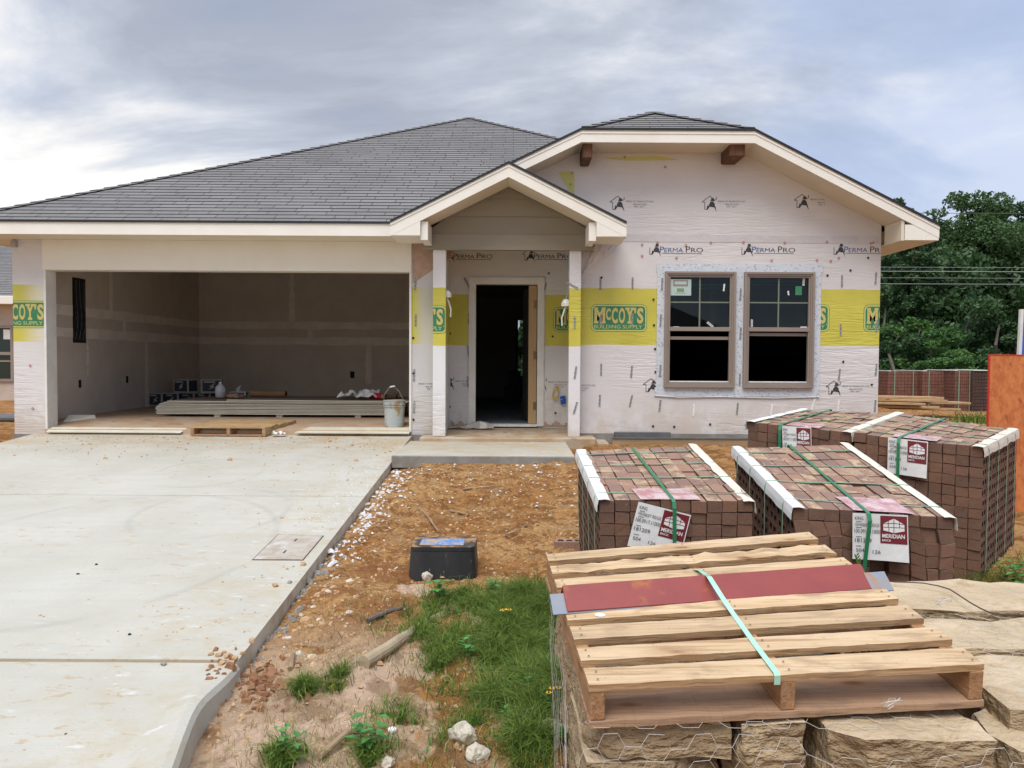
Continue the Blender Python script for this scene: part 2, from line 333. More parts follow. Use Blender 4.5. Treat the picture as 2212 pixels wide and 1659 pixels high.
def flashmat():
    m, nt, bs = newmat('flashing_tape'); bs.inputs['Roughness'].default_value = .35
    v = coords(nt, 'Object', (1, 1, 1), (0, R(-40), 0))
    v2 = nt.nodes.new('ShaderNodeMapping'); v2.inputs['Scale'].default_value = (9, 1, 26); nt.links.new(v, v2.inputs['Vector'])
    br = nt.nodes.new('ShaderNodeTexVoronoi'); br.voronoi_dimensions = '3D'; br.inputs['Scale'].default_value = 1.6
    nt.links.new(v2.outputs[0], br.inputs['Vector'])
    f = math_(nt, 'LESS_THAN', br.outputs['Distance'], .26)
    nt.links.new(mixc(nt, math_(nt, 'MULTIPLY', f, .7), (.58, .61, .64), (.22, .26, .31)), bs.inputs['Base Color'])
    bump(nt, tex_noise(nt, coords(nt, 'Object', (1, 1, 1)), 9, 3), .6, .02, bs); return m
M['flash'] = flashmat()
def concmat(name, stainy=9.3):
    m, nt, bs = newmat(name); bs.inputs['Roughness'].default_value = .8; bs.inputs['Specular IOR Level'].default_value = .3
    tc = nt.nodes.new('ShaderNodeTexCoord'); o = tc.outputs['Object']
    sp = nt.nodes.new('ShaderNodeSeparateXYZ'); nt.links.new(o, sp.inputs[0])
    c = mixc(nt, ramp(nt, tex_noise(nt, o, 1.1, 6, .6), .3, .7), (.43, .405, .33), (.49, .465, .395))
    c = mixc(nt, math_(nt, 'MULTIPLY', ramp(nt, tex_noise(nt, coords(nt, 'Object', (.6, 5, 1)), 2, 5, .6), .45, .7), .35), c, (.41, .39, .34))
    # tan mud near the garage and along the edge by the soil
    st = math_(nt, 'MULTIPLY', ramp(nt, tex_noise(nt, coords(nt, 'Object', (1, 1.6, 1)), 2.2, 6, .7), .38, .66), ramp(nt, sp.outputs['Y'], stainy-.6, stainy+1.1))
    c = mixc(nt, math_(nt, 'MULTIPLY', st, .8), c, (.42, .30, .16))
    ed = math_(nt, 'MULTIPLY', ramp(nt, tex_noise(nt, o, 4, 6, .7), .40, .7), ramp(nt, sp.outputs['X'], -2.6, -1.3))
    c = mixc(nt, math_(nt, 'MULTIPLY', ed, .65), c, (.42, .34, .21))
    wh = math_(nt, 'MULTIPLY', ramp(nt, tex_noise(nt, coords(nt, 'Object', (1, 3, 1)), 5, 6, .7), .58, .68), ramp(nt, sp.outputs['X'], -3.2, -1.6))
    c = mixc(nt, math_(nt, 'MULTIPLY', wh, .45), c, (.66, .66, .65))
    c = mixc(nt, math_(nt, 'MULTIPLY', ramp(nt, tex_noise(nt, o, 26, 3, .8), .66, .72), .6), c, (.26, .21, .15))
    sm_ = math_(nt, 'MULTIPLY', ramp(nt, tex_noise(nt, coords(nt, 'Object', (1, 2.4, 1)), 6.5, 6, .75, .5), .57, .63), ramp(nt, tex_noise(nt, o, .9, 2), .36, .56))
    c = mixc(nt, math_(nt, 'MULTIPLY', sm_, .7), c, (.40, .28, .15))
    # faint curved tyre scuffs
    for cx, cy, rr in ((-2.55, 6.55, .62), (-3.2, 8.1, .55), (-3.0, 5.6, 1.2)):
        dx = math_(nt, 'SUBTRACT', sp.outputs['X'], cx); dy = math_(nt, 'MULTIPLY', math_(nt, 'SUBTRACT', sp.outputs['Y'], cy), .8)
        d = math_(nt, 'SQRT', math_(nt, 'ADD', math_(nt, 'MULTIPLY', dx, dx), math_(nt, 'MULTIPLY', dy, dy)))
        rg = math_(nt, 'SUBTRACT', 1.0, ramp(nt, math_(nt, 'ABSOLUTE', math_(nt, 'SUBTRACT', d, rr)), .0, .05))
        rg = math_(nt, 'MULTIPLY', rg, ramp(nt, tex_noise(nt, o, 1.7, 3), .42, .6))
        c = mixc(nt, math_(nt, 'MULTIPLY', rg, .22), c, (.24, .24, .23))
    nt.links.new(c, bs.inputs['Base Color'])
    bump(nt, math_(nt, 'ADD', tex_noise(nt, o, 60, 4), tex_noise(nt, coords(nt, 'Object', (1, 40, 1)), 3, 3)), .4, .005, bs); return m
M['conc'] = concmat('broom_concrete'); M['conc2'] = concmat('walk_concrete', 8.9)
def dirtmat():
    m, nt, bs = newmat('red_sandy_soil'); bs.inputs['Roughness'].default_value = .95; bs.inputs['Specular IOR Level'].default_value = .12
    tc = nt.nodes.new('ShaderNodeTexCoord'); o = tc.outputs['Object']; sp = nt.nodes.new('ShaderNodeSeparateXYZ'); nt.links.new(o, sp.inputs[0])
    c = mixc(nt, ramp(nt, tex_noise(nt, o, 1.6, 6, .65), .38, .62), (.56, .265, .085), (.74, .42, .17))
    c = mixc(nt, math_(nt, 'MULTIPLY', ramp(nt, tex_noise(nt, coords(nt, 'Object', (1, 1.7, 1)), 4.5, 8, .75, .6), .47, .57), .85), c, (.34, .145, .05))
    c = mixc(nt, math_(nt, 'MULTIPLY', ramp(nt, tex_noise(nt, o, 21, 5, .75), .52, .62), .65), c, (.24, .115, .05))
    c = mixc(nt, math_(nt, 'MULTIPLY', ramp(nt, tex_noise(nt, coords(nt, 'Object', (1, 1.5, 1)), 3.1, 5, .6, .5), .56, .64), .45), c, (.62, .41, .21))
    near = math_(nt, 'SUBTRACT', 1.0, ramp(nt, sp.outputs['Y'], 3.7, 4.6))
    sa = nt.nodes.new('ShaderNodeAttribute'); sa.attribute_name = 'sand'
    ra = nt.nodes.new('ShaderNodeAttribute'); ra.attribute_name = 'clay'
    c = mixc(nt, math_(nt, 'MULTIPLY', ramp(nt, math_(nt, 'ADD', ra.outputs['Fac'], math_(nt, 'MULTIPLY', math_(nt, 'SUBTRACT', tex_noise(nt, o, 6, 5, .7), .5), .8)), .4, .7), .7), c, mixc(nt, tex_noise(nt, o, 30, 4, .8), (.20, .07, .025), (.56, .25, .09)))
    lf = math_(nt, 'MULTIPLY', math_(nt, 'SUBTRACT', 1.0, ramp(nt, sp.outputs['X'], -1.15, -.5)), .15)
    sand = math_(nt, 'MULTIPLY', ramp(nt, math_(nt, 'ADD', tex_noise(nt, o, 1.9, 4, .55, .6), lf), .47, .53), near)
    c = mixc(nt, math_(nt, 'MULTIPLY', sand, .85), c, (.78, .56, .37))
    sd_ = ramp(nt, math_(nt, 'ADD', sa.outputs['Fac'], math_(nt, 'MULTIPLY', math_(nt, 'SUBTRACT', tex_noise(nt, o, 5, 5, .6), .5), .6)), .35, .5)
    c = mixc(nt, math_(nt, 'MULTIPLY', sd_, .92), c, (.88, .62, .43))
    c = mixc(nt, math_(nt, 'MULTIPLY', math_(nt, 'MULTIPLY', ramp(nt, tex_noise(nt, o, 3.3, 5, .65, .4), .50, .58), near), .6), c, (.34, .19, .10))
    c = mixc(nt, math_(nt, 'MULTIPLY', ramp(nt, tex_noise(nt, o, 70, 2, .6), .66, .70), .5), c, (.60, .50, .38))
    far = ramp(nt, sp.outputs['Y'], 20, 30)
    c = mixc(nt, far, c, mixc(nt, ramp(nt, tex_noise(nt, o, .3, 5), .4, .6), (.09, .13, .04), (.17, .17, .07)))
    nt.links.new(c, bs.inputs['Base Color'])
    n = bump(nt, tex_noise(nt, o, 13, 8, .8, .4), 1.0, .10, bs)
    bump(nt, tex_noise(nt, o, 55, 5, .8), 1.0, .03, bs, n)
    return m
M['dirt'] = dirtmat()

# ------------------------------------------------------------------ objects
def tag(o, label=None, cat=None, group=None, kind=None):
    for k, v_ in (('label', label), ('category', cat), ('group', group), ('kind', kind)):
        if v_: o[k] = v_
    return o
def thing(name, label, cat, loc=(0, 0, 0), group=None, rz=0):
    o = bpy.data.objects.new(name, None); COL.objects.link(o); o.location = loc; o.rotation_euler.z = rz
    o.empty_display_size = .1
    return tag(o, label, cat, group)
_text = {}
def textgeo(s, bold):
    k = (s, bold)
    if k not in _text:
        cu = bpy.data.curves.new('t', 'FONT'); cu.body = s; cu.offset = bold; cu.resolution_u = 3
        ob = bpy.data.objects.new('t', cu); COL.objects.link(ob)
        bpy.context.view_layer.update()
        me = bpy.data.meshes.new_from_object(ob.evaluated_get(bpy.context.evaluated_depsgraph_get()))
        vs = [(v_.co.x, v_.co.y) for v_ in me.vertices]; fs = [tuple(p.vertices) for p in me.polygons]
        bpy.data.objects.remove(ob); bpy.data.curves.remove(cu); bpy.data.meshes.remove(me)
        x0 = min(v_[0] for v_ in vs); x1 = max(v_[0] for v_ in vs); y0 = min(v_[1] for v_ in vs); y1 = max(v_[1] for v_ in vs)
        _text[k] = ([((a-x0)/(x1-x0), (b-y0)/(y1-y0)) for a, b in vs], fs)
    return _text[k]
class MB:
    def __init__(s): s.v = []; s.f = []; s.m = []; s.t = []; s.uv = []
    def face(s, pts, mi=0, tone=0, uv=None):
        i = len(s.v); s.v += [tuple(p) for p in pts]; s.f.append(tuple(range(i, i+len(pts)))); s.m.append(mi); s.t.append(tone); s.uv.append(uv)
    def faces(s, vs, fs, mi=0, tone=0):
        i = len(s.v); s.v += [tuple(p) for p in vs]
        for k, f in enumerate(fs): s.f.append(tuple(a+i for a in f)); s.m.append(mi[k] if isinstance(mi, (list, tuple)) else mi); s.t.append(tone); s.uv.append(None)
    HB = [(0, 3, 2, 1), (4, 5, 6, 7), (0, 1, 5, 4), (1, 2, 6, 5), (2, 3, 7, 6), (3, 0, 4, 7)]   # bottom top front right back left
    def hexa(s, p, mi=0, tone=0): s.faces(p, s.HB, mi, tone)
    def box(s, x0, x1, y0, y1, z0, z1, mi=0, tone=0):
        s.hexa([(x0, y0, z0), (x1, y0, z0), (x1, y1, z0), (x0, y1, z0), (x0, y0, z1), (x1, y0, z1), (x1, y1, z1), (x0, y1, z1)], mi, tone)
    def obox(s, c, ax, ay, az, mi=0, tone=0):
        c, ax, ay, az = V(c), V(ax), V(ay), V(az)
        s.hexa([c-ax-ay-az, c+ax-ay-az, c+ax+ay-az, c-ax+ay-az, c-ax-ay+az, c+ax-ay+az, c+ax+ay+az, c-ax+ay+az], mi, tone)
    def bar(s, a, b, w, h, up=(0, 0, 1), mi=0, tone=0):
        a, b = V(a), V(b); d = b-a; sd = d.cross(V(up)).normalized()*w/2; u = sd.cross(d).normalized()*h/2
        s.obox((a+b)/2, d/2, -sd, u, mi, tone)
    def prism(s, pts, d, mi=0):
        a = [V(p) for p in pts]; b = [p+V(d) for p in a]; n = len(a)
        s.faces(a+b, [tuple(range(n))[::-1], tuple(range(n, 2*n))]+[(i, (i+1) % n, (i+1) % n+n, i+n) for i in range(n)], mi)
    def tube(s, path, r, n=6, mi=0, r1=None):
        path = [V(p) for p in path]; N = len(path); i0 = len(s.v)
        for k, p in enumerate(path):
            d = (path[min(k+1, N-1)]-path[max(k-1, 0)]).normalized()
            a = d.orthogonal().normalized() if abs(d.z) > .9 else d.cross(V((0, 0, 1))).normalized(); b = d.cross(a)
            rr = r if r1 is None else r+(r1-r)*k/(N-1)
            for q in range(n): t = 2*math.pi*q/n; s.v.append(tuple(p+a*math.cos(t)*rr+b*math.sin(t)*rr))
        for k in range(N-1):
            for q in range(n):
                s.f.append((i0+k*n+q, i0+k*n+(q+1) % n, i0+(k+1)*n+(q+1) % n, i0+(k+1)*n+q)); s.m.append(mi); s.t.append(0); s.uv.append(None)
        for e in (0, N-1): s.f.append(tuple(i0+e*n+q for q in range(n))); s.m.append(mi); s.t.append(0); s.uv.append(None)
    def lathe(s, c, prof, n=20, mi=0, cap=True):
        c = V(c); i0 = len(s.v)
        for r, z in prof:
            for q in range(n): t = 2*math.pi*q/n; s.v.append((c.x+r*math.cos(t), c.y+r*math.sin(t), c.z+z))
        for k in range(len(prof)-1):
            for q in range(n): s.f.append((i0+k*n+q, i0+k*n+(q+1) % n, i0+(k+1)*n+(q+1) % n, i0+(k+1)*n+q)); s.m.append(mi); s.t.append(0); s.uv.append(None)
        if cap:
            for e in (0, len(prof)-1): s.f.append(tuple(i0+e*n+q for q in range(n))); s.m.append(mi); s.t.append(0); s.uv.append(None)
    def text(s, st, o, ux, uy, w, h, mi=0, bold=0):
        vs, fs = textgeo(st, bold); o, ux, uy = V(o), V(ux), V(uy)
        s.faces([o+ux*(a*w)+uy*(b*h) for a, b in vs], fs, mi)
    def build(s, name, mats, parent=None, smooth=False, bevel=0, world=True, seg=1):
        me = bpy.data.meshes.new(name); me.from_pydata(s.v, [], s.f)
        if not isinstance(mats, (list, tuple)): mats = [mats]
        for m in mats: me.materials.append(M[m] if isinstance(m, str) else m)
        me.polygons.foreach_set('material_index', s.m)
        if any(s.t):
            at = me.attributes.new('tone', 'FLOAT', 'FACE'); at.data.foreach_set('value', [float(x) for x in s.t])
        if any(u is not None for u in s.uv):
            l = me.uv_layers.new(name='uv'); k = 0
            for f, u in zip(s.f, s.uv):
                for j in range(len(f)):
                    if u: l.data[k].uv = u[j]
                    k += 1
        if smooth: me.polygons.foreach_set('use_smooth', [True]*len(s.f))
        me.update(); o = bpy.data.objects.new(name, me); COL.objects.link(o)
        if parent:
            o.parent = parent
            if world: o.matrix_parent_inverse = Matrix.Translation(-parent.location)
        if bevel:
            b = o.modifiers.new('b', 'BEVEL'); b.width = bevel; b.segments = seg; b.limit_method = 'ANGLE'
        return o
def clip(o, co_, no):
    bm = bmesh.new(); bm.from_mesh(o.data)
    bmesh.ops.bisect_plane(bm, geom=bm.verts[:]+bm.edges[:]+bm.faces[:], plane_co=co_, plane_no=no, clear_outer=True)
    bm.to_mesh(o.data); bm.free(); return o
def copy_tree(o, parent=None):
    c = o.copy(); COL.objects.link(c); c.parent = parent
    for ch in list(o.children): copy_tree(ch, c)
    return c
def struct(o): o['kind'] = 'structure'; return o
SKYLOC = (2.2, 6.1, .6); SKYUP = 1.5; SUNE = 2.2; EXPO = 0.36
# ================================================================== GROUND
def axis(parts):
    out = []
    for a, b, st in parts:
        n = max(1, round((b-a)/st)); out += [a+(b-a)*i/n for i in range(n)]
    return out+[parts[-1][1]]
xs = axis([(-400, -60, 60), (-60, -12, 6), (-12, -6.6, .3), (-6.6, -6.4, .05), (-6.4, -1.5, .35), (-1.5, .6, .026), (.6, 1.4, .04), (1.4, 5.5, .065), (5.5, 12, .3), (12, 60, 5), (60, 400, 60)])
ys = axis([(-200, -20, 30), (-20, 0, 2), (0, 1.8, .15), (1.8, 2.6, .05), (2.6, 6.4, .03), (6.4, 10.7, .05), (10.7, 22, .3), (22, 60, 4), (60, 900, 90)])
nx, ny = len(xs), len(ys)
vs = [(x, y, g(x, y)) for y in ys for x in xs]
fs = [(j*nx+i, j*nx+i+1, (j+1)*nx+i+1, (j+1)*nx+i) for j in range(ny-1) for i in range(nx-1)]
me = bpy.data.meshes.new('ground'); me.from_pydata(vs, [], fs); me.materials.append(M['dirt'])
me.polygons.foreach_set('use_smooth', [True]*len(fs))
SP = [(-1.02, 3.22, .22), (-.98, 3.0, .17), (-.70, 3.72, .17), (-.50, 3.9, .15), (-.35, 4.75, .13), (-.62, 4.95, .12), (-.15, 4.55, .12), (-.75, 3.35, .10)]
CP = [(-.92, 4.35, .22), (-.75, 4.65, .24), (-1.1, 4.85, .16), (-.55, 4.25, .16), (-.85, 5.3, .3), (-.5, 5.6, .25)]
for nm_, L_ in (('sand', SP), ('clay', CP)):
    at = me.attributes.new(nm_, 'FLOAT', 'POINT'); at.data.foreach_set('value', [max(math.exp(-((x-a)**2+(y-b)**2)/(r*r)) for a, b, r in L_) if -2 < x < 1 and 2 < y < 7 else 0. for x, y, z in vs])
gr = bpy.data.objects.new('ground', me); COL.objects.link(gr); struct(gr); gr['label'] = 'reddish sandy construction site soil'

# driveway: two slabs with a saw joint, an expansion strip, then the apron with its rolled kerb
def slab(y0, y1, x0, x1, th=.2, mi=0, b=None, n=14):
    m = b or MB(); Y = [y0+(y1-y0)*k/n for k in range(n+1)]
    for k in range(n):
        a, c = Y[k], Y[k+1]; za, zc = zdrive(a), zdrive(c)
        m.face([(x0, a, za), (x1, a, za), (x1, c, zc), (x0, c, zc)], mi)
        m.face([(x1, a, za), (x1, a, za-th), (x1, c, zc-th), (x1, c, zc)], 1)
        m.face([(x0, a, za-th), (x0, a, za), (x0, c, zc), (x0, c, zc-th)], mi)
    for y, s in ((y0, 0), (y1, 1)):
        z = zdrive(y); q = [(x0, y, z-th), (x1, y, z-th), (x1, y, z), (x0, y, z)]; m.face(q if not s else q[::-1], mi)
    return m
m = MB(); slab(7.105, 10.44, DX0, DX1, b=m); slab(3.80, 7.095, DX0, DX1, b=m)
dw = struct(m.build('driveway', ['conc', 'edgec'])); dw['label'] = 'broom finished concrete driveway'
m = MB(); m.box(DX0, DX1-.02, 3.765, 3.80, -.62, zdrive(3.78)-.008); m.build('expansion_strip', 'form', dw)
m = MB(); m.box(DX0, DX1-.02, 7.094, 7.106, -.5, zdrive(7.1)-.006); m.build('saw_joint', 'slabedge', dw)
m = MB(); N = 40
def zap(y): return zdrive(3.765)-.05*(3.765-y)-.0
prev = None
for k in range(N+1):
    y = 3.765-(3.765-.4)*k/N; t = (3.765-y)
    xe = DX1+.02+.15*sm(.35, 1.3, t)+.12*max(0, t-1.0)
    xi = xe-.13-.05*sm(0, 1, t); z = zap(y); zk = z+.055*sm(.05, .6, t)
    sec = [(-6.5, y, z), (xi-.04, y, z), (xi+.02, y, (z+zk)/2), (xe-.05, y, zk), (xe-.015, y, zk-.006), (xe, y, zk-.03), (xe+.012, y, z-.24)]
    if prev:
        for a in range(len(sec)-1): m.face([sec[a], sec[a+1], prev[a+1], prev[a]])
    else: m.face([(-6.5, y, z-.2)]+sec)
    prev = sec
ap = struct(m.build('driveway_apron', 'conc', smooth=False)); ap['label'] = 'concrete driveway apron with raised edge'
m = MB()
m.box(DX1+.008, .72, 8.62, 10.2, -.2, -.055); m.m = [1, 0, 1, 1, 1, 1]
wk = struct(m.build('walkway', ['conc2', 'slabedge'], bevel=.01)); wk['label'] = 'concrete front walk'

# ================================================================== HOUSE
def lerp_(a, b, t): return a+(b-a)*t
H = thing('house', 'single storey house under construction, white wrapped walls with yellow bands and dark shingle roof', 'house', (-1, 14, 0))
WY = 10.5
XR, XL = 5.0, -6.80
FX0, FX1 = -6.35, -1.39
RX0, RX1 = -.94, .86
m = MB(); m.box(XL, FX0-.003, WY, 10.7, -.02, 2.62); m.build('wrapped_wall', 'wrapL', H)
m = MB(); m.box(XL, XL+.08, 10.7, 19.9, -.02, 2.62); m.build('wrapped_wall', 'wrap', H)
m = MB(); m.box(FX1+.003, RX0, WY, 10.7, .0, 2.62); m.build('wrapped_wall', 'wrapM', H)
HZ = P(500, 585.5, WY).z
m = MB(); m.box(FX0-.03, FX1+.02, WY-.03, 10.68, HZ, 2.62); m.build('garage_header', 'hdr', H, bevel=.004)
for a_, b_ in ((FX0-.02, FX0+.012), (FX1-.012, FX1+.02)): m = MB(); m.box(a_, b_, WY-.02, 10.72, .03, HZ-.001); m.build('garage_jamb', 'wpaint', H, bevel=.003)
# exposed sheathing at the torn corner of the wrap
m = MB(); m.prism([(FX1+.035, WY-.004, 2.615), (RX0+.12, WY-.004, 2.615), (RX0+.12, WY-.004, 2.42), (FX1+.035, WY-.004, 2.06)], (0, .003, 0)); m.build('bare_sheathing', 'osbw', H)
# recess
m = MB(); m.box(RX0-.02, RX0+.0, 10.33, 11.6, .0, 2.9); m.box(RX1, RX1+.12, WY+.002, 11.6, .0, 2.9); m.build('wrapped_wall', 'wrap', H)
DXa, DXb, DZ = P(1027.4, 760, 11.6).x, P(1160.5, 760, 11.6).x, P(1100, 614, 11.6).z
m = MB()
m.box(RX0, DXa-.02, 11.6, 11.75, .0, 2.9); m.box(DXb+.02, RX1, 11.6, 11.75, .0, 2.9); m.box(DXa-.02, DXb+.02, 11.6, 11.75, DZ+.02, 2.9)
m.build('wrapped_wall', 'wrap', H)
m = MB(); m.box(-1.1, 1.0, 10.33, 11.6, 2.9, 2.95); m.build('porch_ceiling', 'wrap', H)
# torn wrap edge and stained plate at the foot of the entry wall
for a, b in ((RX0+.02, DXa-.12), (DXb+.11, RX1-.02)):
    m = MB(); n = 9
    for k in range(n):
        x0, x1 = a+(b-a)*k/n, a+(b-a)*(k+1)/n; h = .075+.03*math.sin(k*1.3+a*5)
        m.box(x0, x1, 11.588, 11.599, .03, h)
    m.build('wall_plate', 'osbw', H)
# front wing wall with two window openings
win = []
for (a, b) in ((1434.4, 1586.5), (1604.8, 1756)):
    win.append((P(a, 700, WY).x, P(b, 700, WY).x, P((a+b)/2, 837.5, WY).z, P((a+b)/2, 588, WY).z))
wz0 = (win[0][2]+win[1][2])/2; wz1 = (win[0][3]+win[1][3])/2
def ztop(x): return min(4.56-.5*abs(x-1.99), 3.985)
m = MB(); T = .15
def wallrect(x0, x1, z0, z1): m.box(x0, x1, WY, WY+T, z0, z1)
wallrect(RX1, win[0][0]+.03, .03, 2.45); wallrect(win[0][1]-.03, win[1][0]+.03, wz0+.03, wz1-.03); wallrect(win[1][1]-.03, XR, .03, 2.45)
wallrect(win[0][0]+.03, win[1][1]-.03, .03, wz0+.03); wallrect(win[0][0]+.03, win[1][1]-.03, wz1-.03, 2.45)
o = m.build('wrapped_wall', 'wrap', H)
m = MB(); gx = [-1.0, .876, 3.104, XR]
m.prism([(-1.0, WY, 2.62), (RX1, WY, 2.62), (RX1, WY, 2.45), (XR, WY, 2.45), (XR, WY, ztop(XR)-.1), (3.104, WY, 3.985-.1), (.876, WY, 3.985-.1), (-1.0, WY, ztop(-1.0)-.1)], (0, T, 0))
m.build('wrapped_gable', 'wrap', H)
m = MB(); m.prism([(P(1206, 385, WY).x, WY-.004, P(1206, 372, WY).z), (P(1240, 385, WY).x, WY-.004, P(1240, 370, WY).z), (P(1241, 418, WY).x, WY-.004, P(1241, 420, WY).z), (P(1230, 385, WY).x, WY-.004, P(1226, 412, WY).z)], (0, .002, 0))
m.prism([(P(1300, 385, WY).x, WY-.004, P(1300, 341, WY).z), (P(1420, 385, WY).x, WY-.004, P(1420, 337, WY).z), (P(1470, 385, WY).x, WY-.004, P(1470, 346, WY).z), (P(1350, 385, WY).x, WY-.004, P(1350, 347, WY).z)], (0, .002, 0))
m.build('yellow_wrap_print', 'llime', H)
# overlap sheet edge across the wing wall
z = P(1600, 520, WY).z
m = MB(); m.prism([(P(1330, 500, WY).x, WY-.005, z-.02), (XR-.03, WY-.005, z-.03), (XR-.03, WY-.005, z+.07), (P(1330, 500, WY).x, WY-.005, z+.08)], (0, .004, 0)); m.build('wrap_overlap', mat('wrap_overlap_strip', (.60, .575, .565), (.54, .51, .50), 5, rough=.4, bmp=.4, bscale=9, bdist=.02), H)
m = MB(); m.box(XR-.15, XR, WY+T, 19.9, .03, 2.62); m.box(XL, XR, 19.9, 20.05, .0, .62); m.box(XL, P(1118, 700, 20).x, 19.9, 20.05, .62, 2.62); m.box(P(1132, 700, 20).x, XR, 19.9, 20.05, .62, 2.62); m.box(P(1118, 700, 20).x, P(1132, 700, 20).x, 19.9, 20.05, 2.05, 2.62)
m.build('wrapped_wall', 'wrap', H)
# slab and footing
m = MB(); m.box(XL-.01, FX0, WY-.03, 10.7, -.2, -.02); m.box(FX1, RX0, WY-.04, 10.7, -.2, .0); m.box(RX1, XR, WY+.0, 10.7, -.3, .03); m.box(XL, XR, 10.72, 20, -.3, -.02); m.build('foundation', 'slabedge', H)
m = MB(); m.box(-1.22, 1.12, 10.12, 11.6, -.25, .0); m.box(1.12, 1.28, 10.02, 10.5, -.2, -.05); m.build('porch_slab', 'dirtyslab', H, bevel=.015)
m = MB(); m.box(1.35, 3.75, 10.28, 10.32, -.17, -.02); m.build('form_board', 'form', H)
m = MB(); m.box(1.35, 3.75, 10.27, 10.34, -.02, -.005); m.box(1.4, 2.15, 10.36, 10.49, -.02, .055); m.build('black_sheeting', 'dkgrey', H)

# garage interior
GY = 16.36; GX0, GX1 = -6.65, -1.30
m = MB(); m.face([(FX0, 10.44, .05), (FX1, 10.44, .05), (FX1, 11.3, .13), (FX0, 11.3, .13)]); m.face([(GX0, 11.3, .13), (GX1, 11.3, .13), (GX1, GY, .135), (GX0, GY, .135)])
m.face([(GX0, 10.7, .085), (FX0, 10.7, .078), (FX0, 11.3, .13), (GX0, 11.3, .13)]); m.face([(FX0, 10.44, -.1), (FX1, 10.44, -.1), (FX1, 10.44, .05), (FX0, 10.44, .05)])
m.build('garage_floor', 'gfloor', H)
m = MB(); m.box(XL+.09, GX0, 10.7, GY, .0, 2.95); m.box(GX0-.1, GX1+.1, GY, GY+.12, .0, 2.95); m.box(GX1, GX1+.1, 10.7, GY, .0, 2.95); m.box(GX0, GX1, 10.69, 10.74, HZ+.01, 2.95)
m.build('garage_drywall', 'drywall', H)
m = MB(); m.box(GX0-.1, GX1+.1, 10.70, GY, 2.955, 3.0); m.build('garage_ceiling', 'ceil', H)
def strip(m, a, b, plane, w=.13):
    # wavy band of joint compound on a garage wall
    a, b = V(a), V(b); n = 24; d = (b-a)/n; hor = abs(d.z) < .001
    for k in range(n):
        def off(q): return .035*noise.noise(V((q*.5, a.z*3+a.x, 2)))
        if hor: u = V((0, 0, 1))
        else: u = V((1, 0, 0)) if plane == 'back' else V((0, 1, 0))
        p, q = a+d*k, a+d*(k+1)
        ws = (w/2+off(k)); we = (w/2+off(k+1))
        pts = [p-u*ws, q-u*we, q+u*we, p+u*ws]
        m.face(pts)
xb = lambda px: P(px, 700, GY).x
yl = lambda px: 6.65*F/(1106-px)
m = MB(); e = .003
for z in (1.73, 1.40): strip(m, (GX0+e, 10.72, z), (GX0+e, GY, z), 'left', .15); strip(m, (GX0, GY-e, z), (GX1, GY-e, z), 'back', .15)
for px, z0, z1, w in ((241, 1.73, 2.94, .1), (269, 1.4, 1.75, .1), (316, .13, 1.4, .12), (189, .75, 1.4, .05)): strip(m, (GX0+e*1.5, yl(px), z0), (GX0+e*1.5, yl(px), z1), 'left', w)
for px, z0, z1, w in ((631, 1.73, 2.94, .1), (670, 1.4, 1.73, .1), (796, .5, 1.4, .12)): strip(m, (xb(px), GY-e*1.5, z0), (xb(px), GY-e*1.5, z1), 'back', w)
m.build('taped_joint', 'tape', H)
ep = MB(); ya, yb = yl(158), yl(186); ep.box(GX0, GX0+.004, ya, yb, 1.25, 2.24); ep = ep.build('electrical_panel', 'dark', H)
m = MB()
for k in range(9):
    y = ya+.04+(yb-ya-.08)*k/8; m.tube([(GX0+.012, y+.02*math.sin(k*3), 2.2), (GX0+.02, y, 1.9), (GX0+.016, y+.05*math.sin(k*2), 1.6), (GX0+.012, y-.02, 1.3)], .005, 5, k % 3)
m.build('cable', ['bplast', 'dkgrey', 'bplast'], ep)
for (y, z) in ((yl(172), .62), (yl(274), .65)): m = MB(); m.box(GX0, GX0+.004, y-.035, y+.035, z-.06, z+.06); m.build('outlet_hole', 'dark', H)
m = MB(); m.box(xb(761)-.045, xb(761)+.045, GY-.004, GY, .62, .76); m.build('outlet_hole', 'dark', H)

# entry room
RF = .04
m = MB(); m.box(-1.18, 3.0, 11.75, 19.9, RF-.1, RF); m.build('room_floor', 'rfloor', H)
m = MB(); m.box(-1.18, 3.0, 11.75, 19.9, 2.62, 2.7); m.build('room_ceiling', 'room', H)
m = MB(); m.box(-1.19, -1.1, 11.75, 19.9, RF, 2.62); m.box(.53, .62, 12.75, 15, RF, 2.62); m.box(3.0, 3.1, 11.75, 19.9, RF, 2.62)
x0, x1 = P(1118, 700, 19.8).x, P(1132, 700, 19.8).x
m.box(-1.18, x0, 19.8, 19.89, RF, 2.62); m.box(x1, 3.0, 19.8, 19.89, RF, 2.62); m.box(x0, x1, 19.8, 19.89, RF, .62); m.box(x0, x1, 19.8, 19.89, 2.05, 2.62)
m.build('room_drywall', 'room', H)
m = MB(); m.box(x0, x1, 19.86, 19.865, .62, 2.05, 2); m.box(x0-.02, x0+.015, 19.78, 19.9, .6, 2.07, 1); m.box(x0, x1, 19.78, 19.9, 1.3, 1.34, 1); m.build('back_window', ['glass', 'black', glassmat('clear_glass', (.8, .85, .82), .5, 1.3)], H)
for q_, (bx, bz, bs_) in enumerate(((.02, RF, .36), (.10, RF+.37, .30))): m = MB(); m.box(bx-.2, bx-.2+bs_, 17.6, 17.95, bz, bz+.36); tag(m.build('moving_box', 'boxb', bevel=.004), ('lower','upper')[q_]+' dark box stacked inside the entry room', 'box', 'boxes inside the entry room')
for bx in (-.3, -.2): m = MB(); m.box(bx-.15, bx+.15, 17+bx*8, 17.12+bx*8, 2.612, 2.62); m.build('ceiling_vent', 'dark', H)
